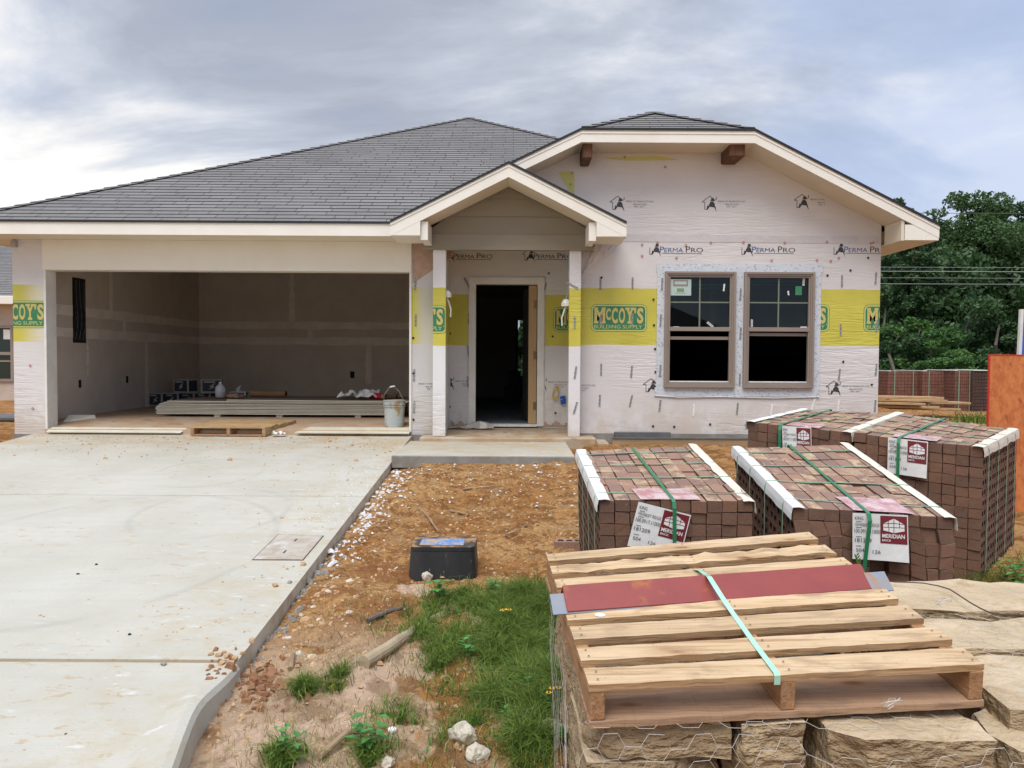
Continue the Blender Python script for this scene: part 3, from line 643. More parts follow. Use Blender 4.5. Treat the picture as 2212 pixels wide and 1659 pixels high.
# wing room
m = MB(); m.box(1.1, 4.84, WY+T, 14, 0, .03); m.box(1.1, 4.84, WY+T, 14, 2.62, 2.7); m.box(1.0, 1.1, WY+T, 14, 0, 2.7); m.box(1.0, 4.85, 14, 14.1, 0, 2.7); m.build('bedroom_drywall', 'room', H)

# door
m = MB(); Y = 11.6
m.box(DXa-.10, DXa, Y-.03, Y+.15, .03, DZ+.10, 0); m.box(DXb, DXb+.10, Y-.03, Y+.15, .03, DZ+.10, 0); m.box(DXa, DXb, Y-.03, Y+.15, DZ, DZ+.10, 0)
m.box(DXa-.112, DXa-.10, Y-.012, Y, .03, DZ+.112, 0); m.box(DXb+.10, DXb+.112, Y-.012, Y, .03, DZ+.112, 0); m.box(DXa-.112, DXb+.112, Y-.012, Y, DZ+.10, DZ+.112, 0)
m.box(DXa-.022, DXa, Y+.0, Y+.001, .03, .04, 0)
df = m.build('door_frame', 'wpaint', H, bevel=.008)
m = MB(); m.box(DXa, DXb, Y-.02, Y+.16, .02, .055); m.build('threshold', 'galv', df)
L = .90; a = R(100); hx, hy = DXb-.005, 11.70
dv = V((math.cos(a), math.sin(a), 0)); dn = V((-dv.y, dv.x, 0))*-1
m = MB(); m.obox(V((hx, hy, (DZ+.06)/2))+dv*L/2-V((.022, 0, 0)), dv*L/2, V((.022, 0, 0)), V((0, 0, (DZ-.08)/2)), 0)
dr = m.build('door', 'doorf', H)
m = MB(); m.box(hx-.125, hx-.004, hy-.012, hy-.001, .06, DZ-.01); m.build('door_edge', 'door', dr)
hm = mat('brass_hinge', (.22, .15, .07), rough=.4, bmp=0, metal=.5)
for z in (.33, 1.1, 1.87): m = MB(); m.box(hx-.05, hx-.005, hy-.022, hy-.012, z-.06, z+.06); m.build('hinge', hm, dr)

# windows
def window(x0, x1, z0, z1, idx):
    m = MB(); Y0 = WY-.055; w = .075
    def ring(mm, a0, a1, b0, b1, w, y0, y1, mi=0):
        mm.box(a0, a0+w, y0, y1, b0, b1, mi); mm.box(a1-w, a1, y0, y1, b0, b1, mi); mm.box(a0+w, a1-w, y0, y1, b1-w, b1, mi); mm.box(a0+w, a1-w, y0, y1, b0, b0+w, mi)
    ring(m, x0, x1, z0, z1, .03, Y0-.008, WY+.06); ring(m, x0+.03, x1-.03, z0+.03, z1-.03, .022, Y0+.004, WY+.06); ring(m, x0+.052, x1-.052, z0+.052, z1-.052, .024, Y0+.018, WY+.06)
    zm = z0+(z1-z0)*.505
    m.box(x0+.05, x1-.05, Y0+.014, WY+.05, zm-.026, zm+.03)
    o = m.build('window', 'wframe', H, bevel=.002)
    ix0, ix1 = x0+.076, x1-.076
    m = MB(); m.box(ix0, ix1, WY-.004, WY+.0, zm+.03, z1-.076); m.build('pane', 'glass', o)
    m = MB(); xm = (ix0+ix1)/2; zq = (zm+.03+z1-.076)/2
    m.box(xm-.010, xm+.010, WY-.010, WY-.005, zm+.03, z1-.076); m.box(ix0, xm-.010, WY-.010, WY-.005, zq-.009, zq+.009); m.box(xm+.010, ix1, WY-.010, WY-.005, zq-.009, zq+.009)
    m.build('grille', 'muntin', o)
    dz = .085 if idx == 0 else .03
    m = MB(); m.box(ix0, ix1, WY+.004, WY+.034, zm-.026-dz-.03, zm-.026-dz+(.012)); m.build('lower_sash', 'wframe', o)
    m = MB(); m.box(ix0, ix1, WY+.012, WY+.016, z0+.076, zm-.026); m.build('insect_screen', 'screen', o)
    m = MB(); m.box(ix0, ix1, WY-.014, WY+.03, z0+.076, z0+.088); m.build('sill_rail', 'galv', o)
    # blind rail seen through the glass
    m = MB(); zz = z1-.17 if idx == 0 else z1-.12
    m.box(ix0, ix1, WY+.05, WY+.06, zz-.012, zz+.012); m.box(ix0, ix1, WY+.05, WY+.06, zz-.05, zz-.035); m.build('inner_rail', 'muntin', o)
    def lab(px, py, w, h, ang, txt, mi='white'):
        c = P(px, py, WY-.013); a = R(ang); ux, uy = V((math.cos(a), 0, math.sin(a))), V((-math.sin(a), 0, math.cos(a)))
        m = MB(); m.obox(c, ux*w/2, V((0, .0006, 0)), uy*h/2, 0)
        if txt: m.text(txt, c-ux*w*.42-uy*h*.28+V((0, -.0014, 0)), ux, uy, w*.84, h*.56, 1, .02)
        m.build('sticker', [mi, 'ink'], o)
    if idx == 0:
        c = P(1470, 620, WY-.013)
        m = MB(); m.box(c.x-.14, c.x+.145, c.y-.001, c.y, c.z-.115, c.z+.105, 0); m.box(c.x-.10, c.x+.10, c.y-.003, c.y-.001, c.z+.01, c.z+.095, 1)
        m.box(c.x-.08, c.x+.08, c.y-.004, c.y-.003, c.z+.035, c.z+.075, 0); m.box(c.x-.045, c.x+.045, c.y-.003, c.y-.001, c.z-.06, c.z-.02, 2); m.box(c.x-.07, c.x+.07, c.y-.003, c.y-.001, c.z-.083, c.z-.078, 2)
        m.text("McCOY'S", (c.x-.035, c.y-.0045, c.z-.053), (1, 0, 0), (0, 0, 1), .07, .026, 3, .03)
        m.build('sticker', [mat('pale_sticker', (.42, .52, .48), rough=.4, bmp=0), 'wframe', 'lgreen', 'lyel'], o)
        lab(1564, 621, .022, .10, -6, '', 'white'); lab(1534, 701, .10, .03, -38, 'ARGON'); lab(1461, 707, .08, .022, 0, '', 'white')
    else:
        lab(1736, 609, .10, .026, 88, 'ARGON'); lab(1624, 698, .10, .026, 90, 'ARGON'); lab(1736, 707, .09, .02, 0, '', 'white'); lab(1725, 628, .09, .12, 0, '', 'lgreen'); lab(1703, 633, .022, .06, 8, '', 'white')
    return o
for i, w_ in enumerate(win): window(w_[0], w_[1], wz0, wz1, i)
m = MB(); a0, a1 = win[0][0]-.10, win[1][1]+.10; b0, b1 = wz0-.12, wz1+.11; y0, y1 = WY-.012, WY-.006
m.box(a0, win[0][0]+.01, y0, y1, wz0, wz1); m.box(win[1][1]-.01, a1, y0, y1, wz0, wz1); m.box(win[0][1]-.01, win[1][0]+.01, y0, y1, wz0, wz1)
m.box(a0-.01, a1+.02, y0-.001, y1, wz1, b1); m.box(a0-.02, a1, y0-.001, y1, b0, wz0); fl = m.build('flashing_tape', 'flash', H)
m = MB()
for k in range(30): # rolled lower edge
    pass
m.tube([(a0-.02, y0, b0+.005), (a0+.3, y0-.004, b0-.015), (a0+.9, y0-.002, b0-.006), (a1-.6, y0-.004, b0-.018), (a1, y0, b0)], .008, 6); m.build('rolled_edge', 'flash', fl)

# ---------------------------------------------------------------- roof
def courses(m, Lf, Rf, s0, s1, exp=.150, lift=.008, uvdir=None, top=None):
    """Shingle courses between the curves Lf(s) and Rf(s), s metres up the slope."""
    n = int((s1-s0)/exp+.999); 
    for k in range(n):
        a, b = s0+k*exp, min(s0+(k+1)*exp, s1)
        la, ra, lb, rb = V(Lf(a)), V(Rf(a)), V(Lf(b)), V(Rf(b))
        up = (lb-la).cross(ra-la) if (lb-la).cross(ra-la).length > 1e-6 else (rb-ra).cross(ra-la)
        nn = (ra-la).cross(((lb+rb)-(la+ra))/2); 
        if nn.length < 1e-9: continue
        nn.normalize()
        if nn.z < 0: nn = -nn
        ax = uvdir
        u = lambda p: (p.dot(V(ax))/exp)
        wob = 0
        A, B = la+nn*lift, ra+nn*lift
        m.face([A, B, rb+nn*.001, lb+nn*.001], 0, 0, [(u(la), k+.001), (u(ra), k+.001), (u(rb), k+.98), (u(lb), k+.98)])
        m.face([la-nn*.002, ra-nn*.002, B, A], 1)
def slopefn(p0, d): p0, d = V(p0), V(d); return lambda s: p0+d*s
K = math.sqrt(1+.521**2)
m = MB(); EY, EZ = 9.98, 2.785
def mL(s): q = s/K; return (-7.3+q, EY+q, EZ+.521*q)
def mR(s):
    q = s/K; x = min(-1.5+1.02*q+.15, 5.44-q); return (max(x, -7.3+q), EY+q, EZ+.521*q)
courses(m, mL, mR, 0, 6.37*K, uvdir=(1, 0, 0))
m.build('main_roof', ['shingle', 'dark'], H)
m = MB()  # left hip plane, right plane and rear of the main roof
courses(m, lambda s: (-7.3+s/K, 22.5-s/K*.9, EZ+.521*s/K), lambda s: (-7.3+s/K, EY+s/K, EZ+.521*s/K), 0, 6.37*K, exp=.284, uvdir=(0, 1, 0))
courses(m, lambda s: (5.44-s/K, max(13.3, EY+s/K), EZ+.521*s/K), lambda s: (5.44-s/K, 22.5-s/K*.9, EZ+.521*s/K), 0, 6.37*K, exp=.284, uvdir=(0, 1, 0))
courses(m, lambda s: (5.44-s/K, 22.5-s/K*.9, EZ+.521*s/K), lambda s: (-7.3+s/K, 22.5-s/K*.9, EZ+.521*s/K), 0, 6.37*K, exp=.284, uvdir=(1, 0, 0))
m.build('rear_roof', ['shingle', 'dark'], H)
m = MB(); K2 = math.sqrt(1.25)
yf = lambda x: 9.98 if abs(x-1.99) > 1.114 else 9.98+(1.114-abs(x-1.99))
courses(m, lambda s: (-1.5+s/K2, max(10.5 if -1.5+s/K2 < 0 else 9.98, yf(-1.5+s/K2), 0)+0, 2.815+.5*s/K2), lambda s: (-1.5+s/K2, 9.98+(s/K2)/1.02+.2, 2.815+.5*s/K2), 1.35*K2, 3.49*K2, uvdir=(0, 1, 0))
courses(m, lambda s: (5.5-s/K2, 13.6, 2.805+.5*s/K2), lambda s: (5.5-s/K2, yf(5.5-s/K2), 2.805+.5*s/K2), 0, 3.51*K2, uvdir=(0, 1, 0))
courses(m, lambda s: (.876+s/K2, 9.98+s/K2, 4.003+.5*s/K2), lambda s: (3.104-s/K2, 9.98+s/K2, 4.003+.5*s/K2), 0, 1.114*K2, uvdir=(1, 0, 0))
m.build('wing_roof', ['shingle', 'dark'], H)
AX, AZ = P(1099, 352, 9.68).x, P(1099, 352, 9.68).z; HW = 1.475
m = MB()
courses(m, lambda s: (AX-HW+s/K2, 10.5, AZ-.7375+.5*s/K2), lambda s: (AX-HW+s/K2, 9.66, AZ-.7375+.5*s/K2), 0, HW*K2, uvdir=(0, 1, 0))
courses(m, lambda s: (AX+HW-s/K2, 9.66, AZ-.7375+.5*s/K2), lambda s: (AX+HW-s/K2, 10.5, AZ-.7375+.5*s/K2), 0, HW*K2, uvdir=(0, 1, 0))
m.build('porch_roof', ['shingle', 'dark'], H)
# hip caps
def caps(m, a, b, lw, rw, w=.13, st=.2):
    a, b = V(a), V(b); n = int((b-a).length/st); d = (b-a)/n
    for k in range(n):
        p, q = a+d*k+V((0, 0, .03)), a+d*(k+1.12)+V((0, 0, .018))
        m.face([p, q, q+V(lw)*w, p+V(lw)*w], 0, 0, [(k*5, .2), (k*5+1, .2), (k*5+1, .9), (k*5, .9)]); m.face([q, p, p+V(rw)*w, q+V(rw)*w], 0, 0, [(k*5, .2), (k*5+1, .2), (k*5+1, .9), (k*5, .9)])
        m.face([p, p+V(lw)*w, p+V(lw)*w-V((0, 0, .012)), p-V((0, 0, .012))], 1); m.face([p, p-V((0, 0, .012)), p+V(rw)*w-V((0, 0, .012)), p+V(rw)*w], 1)
m = MB(); pk = (-.93, 16.35, EZ+.521*6.37)
caps(m, (-7.3, EY, EZ), pk, (1, 0, 0), (0, 1, 0)); m.build('hip_caps', ['shingle', 'dark'], H); m = MB(); caps(m, (2.0, 13.42, EZ+.521*3.44), pk, (0, 1, 0), (-1, 0, 0)); m.build('hip_caps', ['shingle', 'dark'], H); m = MB()
caps(m, (.876, 9.98, 4.003), (1.99, 11.09, 4.56), (0, 1, 0), (1, 0, 0)); m.build('hip_caps', ['shingle', 'dark'], H); m = MB(); caps(m, (3.104, 9.98, 4.003), (1.99, 11.09, 4.56), (-1, 0, 0), (0, 1, 0))
m.build('hip_caps', ['shingle', 'dark'], H)
# fascias, soffits, drip edges
m = MB(); m.box(-7.3, -1.48, 9.98, 10.0, 2.615, 2.775); m.build('fascia', 'trim', H)
m = MB(); m.box(-7.3, -7.28, 10.0, 20.5, 2.615, 2.775); m.build('fascia', 'trim', H)
m = MB(); m.box(-7.31, -1.48, 9.962, 9.98, 2.772, 2.800); m.build('drip_edge', 'black', H)
m = MB(); m.box(-7.28, -1.17, 10.0, WY-.003, 2.62, 2.635); m.box(-7.28, XL, WY-.003, 20.5, 2.62, 2.635); m.build('soffit', 'soffit', H)
def rake(pts, y, h, t, name, mt='trim', par=H):
    m = MB()
    for a, b in zip(pts[:-1], pts[1:]):
        (x0, z0), (x1, z1) = a, b
        m.prism([(x0, y, z0-h), (x1, y, z1-h), (x1, y, z1), (x0, y, z0)], (0, t, 0))
    return m.build(name, mt, par)
W = [(-.15, ztop(-.15)+.0), (.876, 3.985), (3.104, 3.985), (5.5, 2.787)]
rake(W, 9.98, .155, .022, 'rake_fascia'); rake([(x, z+.028) for x, z in W], 9.962, .03, .018, 'drip_edge', 'black')
rake([(x, z-.025) for x, z in W], 9.972, .02, .01, 'rake_moulding')
m = MB()
for (x0, z0), (x1, z1) in zip(W[:-1], W[1:]):
    m.prism([(x0, 10.002, z0-.155), (x1, 10.002, z1-.155), (x1, 10.002, z1-.14), (x0, 10.002, z0-.14)], (0, WY-10.0, 0))
m.build('rake_soffit', 'soffit', H)
m = MB(); m.box(5.06, 5.498, 9.984, 9.999, 2.60, 2.80); m.build('cornice_return', 'trim', H, bevel=.003)
m = MB(); m.box(5.02, 5.48, 10.003, 20.5, 2.60, 2.615); m.box(5.02, 5.06, 10.003, 10.45, 2.615, 2.86); m.build('soffit', 'soffit', H)
m = MB(); m.box(5.48, 5.5, 10.0, 20.5, 2.60, 2.78); m.build('fascia', 'trim', H)
m = MB(); m.box(XR+.003, XR+.06, WY+.03, WY+.1, 2.64, 2.8); m.box(XR+.003, XR+.05, WY+.13, WY+.18, 2.62, 2.83); m.build('rafter_end', 'lumber', H)
# porch gable
PG = [(AX-HW, AZ-.7375), (AX, AZ), (AX+HW, AZ-.7375)]
rake([(x, z-.012) for x, z in PG], 9.66, .165, .022, 'rake_fascia'); rake([(x, z+.016) for x, z in PG], 9.64, .028, .02, 'drip_edge', 'black')
rake([(x, z-.03) for x, z in PG], 9.651, .02, .01, 'rake_moulding')
m = MB()
for (x0, z0), (x1, z1) in zip(PG[:-1], PG[1:]):
    m.prism([(x0, 9.683, z0-.177), (x1, 9.683, z1-.177), (x1, 9.683, z1-.16), (x0, 9.683, z0-.16)], (0, .52, 0))
m.build('rake_soffit', 'soffit', H)
zb = P(1099, 540, 10.2).z; zt2 = P(1099, 506, 10.2).z
for s in (-1, 1):
    x_o, x_i = AX+s*HW, AX+s*1.10; a, b = min(x_o, x_i), max(x_o, x_i); z1 = AZ-.7375
    m = MB(); m.prism([(x_o, 9.662, z1-.17), (x_i, 9.662, z1-.17), (x_i, 9.662, z1+.02), (x_o, 9.662, z1-.165)][::1], (0, .02, 0))
    m.box(a, b, 9.683, 10.3, z1-.175, z1-.16); m.box(min(x_i, x_i-s*.09), max(x_i, x_i-s*.09), 9.70, 10.18, z1-.22, z1+.01)
    m.build('cornice_return', 'trim', H)
m = MB(); xl, xr = P(912, 520, 10.2).x, P(1283, 520, 10.2).x
m.box(xl, xr, 10.2, 10.32, zb, zt2); m.build('porch_beam', 'siding', H, bevel=.003)
m = MB(); n = 5; zz = [zt2+.001+.235*k for k in range(n)]
for k in range(n):
    z0 = zz[k]; z1 = z0+.235; 
    hw = lambda z: max(0, (AZ-.165-z)/.5)
    if hw(z0) <= 0: continue
    z1c = min(z1, AZ-.166)
    m.prism([(AX-min(hw(z0), 1.12), 10.215-.0, z0), (AX+min(hw(z0), 1.12), 10.215, z0), (AX+min(hw(z1c), 1.12), 10.235, z1c), (AX-min(hw(z1c), 1.12), 10.235, z1c)], (0, .03, 0))
m.build('gable_siding', 'siding', H)
PYF = 10.25
for a, b, bot in ((935, 962.5, 934), (1229, 1254, 940)):
    m = MB(); x0, x1 = P(a, 740, PYF).x, P(b, 740, PYF).x
    m.box(x0, x1, PYF, PYF+.15, .005, zb+.02); po = m.build('porch_post', 'wrapP', H, bevel=.002)
m = MB()
for px, py in ((1268, 328), (1590, 324)):
    c = P(px, py, 10.12)
    w = .062 if px < 1400 else .10
    m.prism([(c.x-w, 10.05, c.z-.1), (c.x+w, 10.05, c.z-.1), (c.x+w, 10.05, c.z+.1), (c.x-w, 10.05, c.z+.1)], (0, .44, 0))
    o = m.build('eave_bracket', 'cedar', H, bevel=.012); m = MB()
# boxes and conduit by the posts
for (cx, cy, topx) in ((P(965, 637, 10.42).x, P(965, 637, 10.42).z, 0), (P(1223, 656, 10.42).x, P(1223, 656, 10.42).z, 0)):
    m = MB(); s = 1 if cx < 0 else -1
    m.tube([(cx-.04*s, 10.42, zb), (cx-.02*s, 10.42, cy+.5), (cx-.045*s, 10.42, cy+.25), (cx, 10.40, cy+.05)], .020, 6); jb = m.build('conduit', 'pvc', H)
    m = MB(); m.lathe((cx, 10.40, cy), [(.035, .055), (.045, .045), (.068, .005), (.068, -.035), (.04, -.04)], 12); m.build('junction_box', 'galv', jb)
    m = MB(); m.tube([(cx, 10.39, cy-.03), (cx+.03*s, 10.38, cy-.10), (cx+.06*s, 10.38, cy-.2), (cx+.055*s, 10.38, cy-.3)], .012, 5); m.build('cable_tail', 'white', jb)
c = P(1216, 864, 11.57); m = MB(); m.obox(c, V((.038, 0, .008)), (0, .02, 0), V((-.008, 0, .06))); bb = m.build('outlet_box', 'bluebox', H, bevel=.004)
c = P(1200, 848, 11.56); m = MB()
for k in range(3): m.tube([(c.x+.045*math.cos(t)*(1+.15*k)*.8, 11.56-.006*k, c.z+.085*math.sin(t)+.02*math.cos(t)*k) for t in [q*.45 for q in range(15)]], .006, 5)
m.tube([(c.x+.0, 11.56, c.z-.08), (c.x+.06, 11.55, c.z-.11), (c.x+.1, 11.55, c.z-.1)], .006, 5); m.build('yellow_cable', 'yel', bb)
m = MB(); m.box(XL+.02, XL+.08, WY-.06, WY-.002, 2.52, 2.60); m.build('small_grey_box', 'greycap', H)
# loose plastic at the foot of the door
m = MB(); c0 = P(1030, 905, 11.35)
pts = [[V((c0.x-.45+.1*i, 11.25+.05*j+.02*math.sin(i*2), .012+.05*abs(noise.noise(V((i*.8, j*.9, 0))))+(.10*math.exp(-((i-5)**2)/3)*(j > 1)))) for i in range(8)] for j in range(5)]
for j in range(4):
    for i in range(7): m.face([pts[j][i], pts[j][i+1], pts[j+1][i+1], pts[j+1][i]])
tag(m.build('plastic_sheet', mat('clear_plastic_scrap', (.46, .43, .38), (.36, .33, .28), 7, rough=.3, bmp=.5, bscale=12, bdist=.02), None, smooth=True), 'crumpled translucent plastic lying at the foot of the front door', 'plastic sheet')

m = MB(); A_, B_, C_, D_ = P(1290, 518, WY-.02), P(1345, 520, WY-.006), P(1300, 560, WY-.006), P(1257, 596, WY-.006)
q_ = [[lerp_(lerp_(A_, B_, i/6), lerp_(D_, C_, i/6), j/6)+V((0, -.035*abs(noise.noise(V((i*.7, j*.7, 3)))), 0)) for i in range(7)] for j in range(7)]
for j in range(6):
    for i in range(6): m.face([q_[j][i], q_[j][i+1], q_[j+1][i+1], q_[j+1][i]])
m.build('loose_wrap_flap', 'wrap', H)
# ---------------------------------------------------------------- ties and caps
def tie(px, py, Y, ang=0, L_=.165, par=H, solid=False):
    c = P(px, py, Y); a = R(ang); uy = V((math.sin(a), 0, math.cos(a))); ux = V((uy.z, 0, -uy.x)); m = MB()
    m.obox(c+V((0, -.004, 0)), ux*.013, V((0, .002, 0)), uy*L_/2, 0)
    if not solid:
        n = 9
        for k in range(n):
            q = c+uy*(-L_/2+L_*(k+.5)/n)+V((0, -.0065, 0))
            for s in (-1, 1): m.obox(q+ux*s*.006, (ux*.0065+uy*s*-.005), V((0, .0005, 0)), uy*.0058, 1)
    m.build('brick_tie', ['galv', 'slot'], par)
A4 = lambda x, y: (1238.4+.3125*x, 460.8+.3125*y)
A3 = lambda x, y: (835.2+.3124*x, 460.8+.3124*y)
for x, y, a in [(188, 490, 0), (409, 485, 0), (190, 740, 0), (408, 735, 0), (192, 1080, 0), (402, 1095, 4), (182, 1295, 2), (398, 1297, 12), (598, 1330, 6), (832, 1360, 3), (1133, 1350, 5), (1370, 1360, 6), (1658, 1320, 16), (1832, 1330, 3), (2085, 1330, 3), (1838, 1115, 5), (2092, 1080, 4), (2090, 450, 2), (1856, 470, 0), (1847, 805, 0), (2096, 780, 4)]:
    tie(*A4(x, y), WY, a, solid=(x in (832, 1370, 1658, 1832)))
for x, y, a in [(613, 490, 2), (603, 740, 2), (600, 1090, 2), (1120, 450, 2), (1155, 560, 2), (1117, 700, 2), (1155, 830, 2), (1108, 1030, 2), (1150, 1150, 2), (1665, 450, 2), (1662, 730, 2), (1655, 1080, 2)]: tie(*A4(x, y), WY-.012, a)
for x, y, a in [(1300, 755, 0), (1305, 1100, 8), (1305, 1345, 16), (1285, 500, -62)]: tie(*A3(x, y), PYF-.001, a)
for x, y, a in [(198, 490, 4), (200, 740, 0), (190, 1120, 2), (190, 1340, 2)]: tie(*A3(x, y), WY-.002, a)
for x, y, a in [(555, 480, -28), (570, 725, 4), (565, 955, -6), (562, 1165, -2), (1092, 520, 16), (1083, 760, 2), (1083, 1045, 2), (1080, 1275, 0)]: tie(*A3(x, y), 11.585, a)
def cap(px, py, Y, c):
    p = P(px, py, Y); m = MB(); n = 8
    m.faces([(p.x+.0165*math.cos(2*math.pi*k/n)*q, Y-.006*(q < 1.05)-.002, p.z+.0165*math.sin(2*math.pi*k/n)*q) for q in (1, .4) for k in range(n)], [tuple(range(n)), tuple(range(n, 2*n))], [0, 1])
    m.v = [(a, b-(.001 if i >= n else 0), c_) for i, (a, b, c_) in enumerate(m.v)]
    m.build('fastener_cap', [c, 'galv' if c != 'blackcap' else 'dark'], H)
for x, y in [(475, 217), (582, 203), (777, 221), (950, 203), (1175, 201), (1461, 204), (1753, 198), (2055, 209), (2073, 203), (475, 295), (713, 307), (1370, 326), (1684, 324), (1779, 331), (1835, 309)]: cap(*A4(x, y), WY-.003, 'redcap')
for x, y in [(2037, 308), (1915, 395), (1756, 430), (750, 368), (554, 596), (557, 774), (565, 938), (568, 1097), (1676, 969), (1865, 1026), (1678, 1161), (2062, 1184), (880, 1252), (945, 1458), (551, 1471), (697, 1475), (1192, 1465), (195, 444)]: cap(*A4(x, y), WY-.003, 'blackcap')
for x, y in [(822, 313), (612, 263), (338, 345), (331, 404)]: cap(1094.4+.4166*x, 230.4+.4166*y, WY-.005, 'redcap')
for x, y, Y in [(1121, 415, 11.6), (433, 534, 11.6), (440, 832, 11.6), (1148, 852, 11.6), (437, 1338, 11.6), (1168, 1381, 11.6), (184, 862, WY), (186, 1107, WY), (186, 1427, WY)]: cap(*A3(x, y), Y-.001, 'blackcap')
for x, y in [(189, 1113), (205, 1380)]: cap(x*.3472, (700+y*.6028)*.576, WY-.001, 'redcap')

# ---------------------------------------------------------------- printing on the wrap
def rrect(m, cx, cz, w, h, r, Y, mi):
    pts = []
    for (sx, sz, a0) in ((1, 1, 0), (-1, 1, 90), (-1, -1, 180), (1, -1, 270)):
        for k in range(5): a = R(a0+k*22.5); pts.append((cx+sx*(w/2-r)+r*math.cos(a), Y, cz+sz*(h/2-r)+r*math.sin(a)))
    m.face(pts[::-1], mi)
def supply_logo(px, py, Y, x0=None, x1=None):
    c = P(px, py, Y); s = 1.0; w, h = .765, .372; m = MB(); e = .0008; y = Y-.0015
    rrect(m, c.x, c.z, w, h, .07, y, 0); rrect(m, c.x, c.z, w-.014, h-.014, .064, y-e, 1); rrect(m, c.x, c.z, w-.05, h-.05, .05, y-2*e, 0)
    lw = w-.10; X = c.x-lw/2; zb_ = c.z-.075; yy = y-3*e
    def let(t, u0, u1, z0, z1): m.text(t, (X+u0*lw, yy, z0), (1, 0, 0), (0, 0, 1), (u1-u0)*lw, z1-z0, 2, .035)
    let('M', .0, .215, zb_, zb_+.215); let('C', .235, .33, zb_+.045, zb_+.205); let('C', .35, .475, zb_, zb_+.215); let('O', .495, .625, zb_, zb_+.215); let('Y', .64, .80, zb_, zb_+.215); let("'", .81, .85, zb_+.14, zb_+.215); let('S', .87, 1.0, zb_, zb_+.215)
    for u0, u1, zz_ in ((-.01, .075, 0), (.14, .225, 0), (-.01, .07, .185), (.145, .225, .185), (.675, .765, 0), (.63, .72, .185), (.74, .81, .185)):
        m.box(X+u0*lw, X+u1*lw, yy-.0004, yy, zb_+zz_, zb_+zz_+.032, 2)
    m.text('BUILDING SUPPLY', (X-.005, yy, c.z-.143), (1, 0, 0), (0, 0, 1), lw*.985, .050, 1, .0)
    rrect(m, X+lw*1.0+.01, c.z-.09, .012, .012, .005, yy, 1)
    o = m.build('printed_logo', ['lgreen', 'llime', 'lyel'], H)
    if x0 is not None: clip(o, (x0, 0, 0), (-1, 0, 0))
    if x1 is not None: clip(o, (x1, 0, 0), (1, 0, 0))
    return o
supply_logo(1337, 687, WY); supply_logo(1731, 687, WY, x0=win[1][1]+.005); supply_logo(1926, 688, WY, x1=XR-.002)
supply_logo(42, 679, WY, x0=XL+.002, x1=FX0-.03)
xp0, xp1 = P(935, 740, PYF).x+.002, P(962.5, 740, PYF).x-.002
supply_logo(903, 690, PYF, x0=xp0, x1=xp1)
supply_logo(1250, 691, 11.6, x1=RX1-.002)
def brand(px, py, Y, blue=True, x0=None, x1=None, faded=False):
    """house icon and two word mark; px is the left end of the words"""
    c = P(px, py, Y); m = MB(); y = Y-.0018; w = .62; i1 = 1 if blue else 0
    m.text('P', (c.x, y, c.z-.03), (1, 0, 0), (.08, 0, 1), .055, .075, i1, .0); m.text('ERMA', (c.x+.062, y, c.z-.03), (1, 0, 0), (.08, 0, 1), .255, .058, i1, .0)
    m.text('P', (c.x+.355, y, c.z-.03), (1, 0, 0), (.0, 0, 1), .06, .08, 0, .0); m.text('RO', (c.x+.425, y, c.z-.03), (1, 0, 0), (0, 0, 1), .165, .062, 0, .0)
    m.box(c.x+.03, c.x+.57, y-.0004, y, c.z-.048, c.z-.042, 0)
    icon(m, c.x-.155, c.z-.06, .17, y, blue)
    o = m.build('printed_logo', ['ink', 'inkb'], H)
    if x0 is not None: clip(o, (x0, 0, 0), (-1, 0, 0))
    if x1 is not None: clip(o, (x1, 0, 0), (1, 0, 0))
def icon(m, x, z, s, y, cropped=False):
    """outline of a small house with a hatted figure"""
    q = lambda a, b: (x+a*s, y, z+b*s)
    def seg(a, b, t=.045):
        A, B = V(q(*a)), V(q(*b)); m.obox((A+B)/2, (B-A)/2, V((0, .0004, 0)), (B-A).cross(V((0, 1, 0))).normalized()*t*s/2, 0)
    if not cropped: seg((-.1, .55), (.5, 1.0)); seg((.5, 1.0), (.78, .78)); seg((.78, .72), (.98, .72)); seg((.98, .72), (.98, .95)); seg((-.1, .55), (.12, .55))
    seg((.12, .55), (.12, 0)); seg((.12, 0), (.3, 0)); seg((.3, .0), (.36, .3), .09); seg((.5, .3), (.3, .0), .09)
    m.face([q(.42, .35), q(.5, .2), q(.9, .15), q(.86, .45), q(.72, .6), q(.55, .58)], 0); m.face([q(.5, .62), q(.9, .62), q(.82, .7), q(.8, .84), q(.6, .84), q(.58, .7)], 0); m.face([q(.82, .2), q(1.02, -.2), q(.92, .25)], 0)
for px, kw in ((1220, dict(x0=P(1300, 540, WY).x)), (1425, {}), (1624, {}), (1823, dict(x1=XR-.002))): brand(px, 540, WY, **kw)
for px, kw in ((979, dict(x0=RX0+.004)), (1153, dict(x1=RX1-.004))): brand(px, 554, 11.6, False, **kw)
def small(px, py, Y, ic=True, x1=None, x0=None):
    c = P(px, py, Y); m = MB(); y = Y-.0018
    if ic: icon(m, c.x, c.z-.09, .18, y)
    m.text('PERMA "R" PRODUCTS, INC.', (c.x+.20, y, c.z+.005), (1, 0, 0), (0, 0, 1), .38, .026, 1); m.text('800-647-6130', (c.x+.30, y, c.z-.03), (1, 0, 0), (0, 0, 1), .18, .02, 1); m.text('ESR - 2617', (c.x+.32, y, c.z-.06), (1, 0, 0), (0, 0, 1), .13, .02, 1)
    o = m.build('printed_logo', ['ink', 'inkf'], H)
    if x1 is not None: clip(o, (x1, 0, 0), (1, 0, 0))
    if x0 is not None: clip(o, (x0, 0, 0), (-1, 0, 0))
for px in (1320, 1519): small(px, 438, WY)
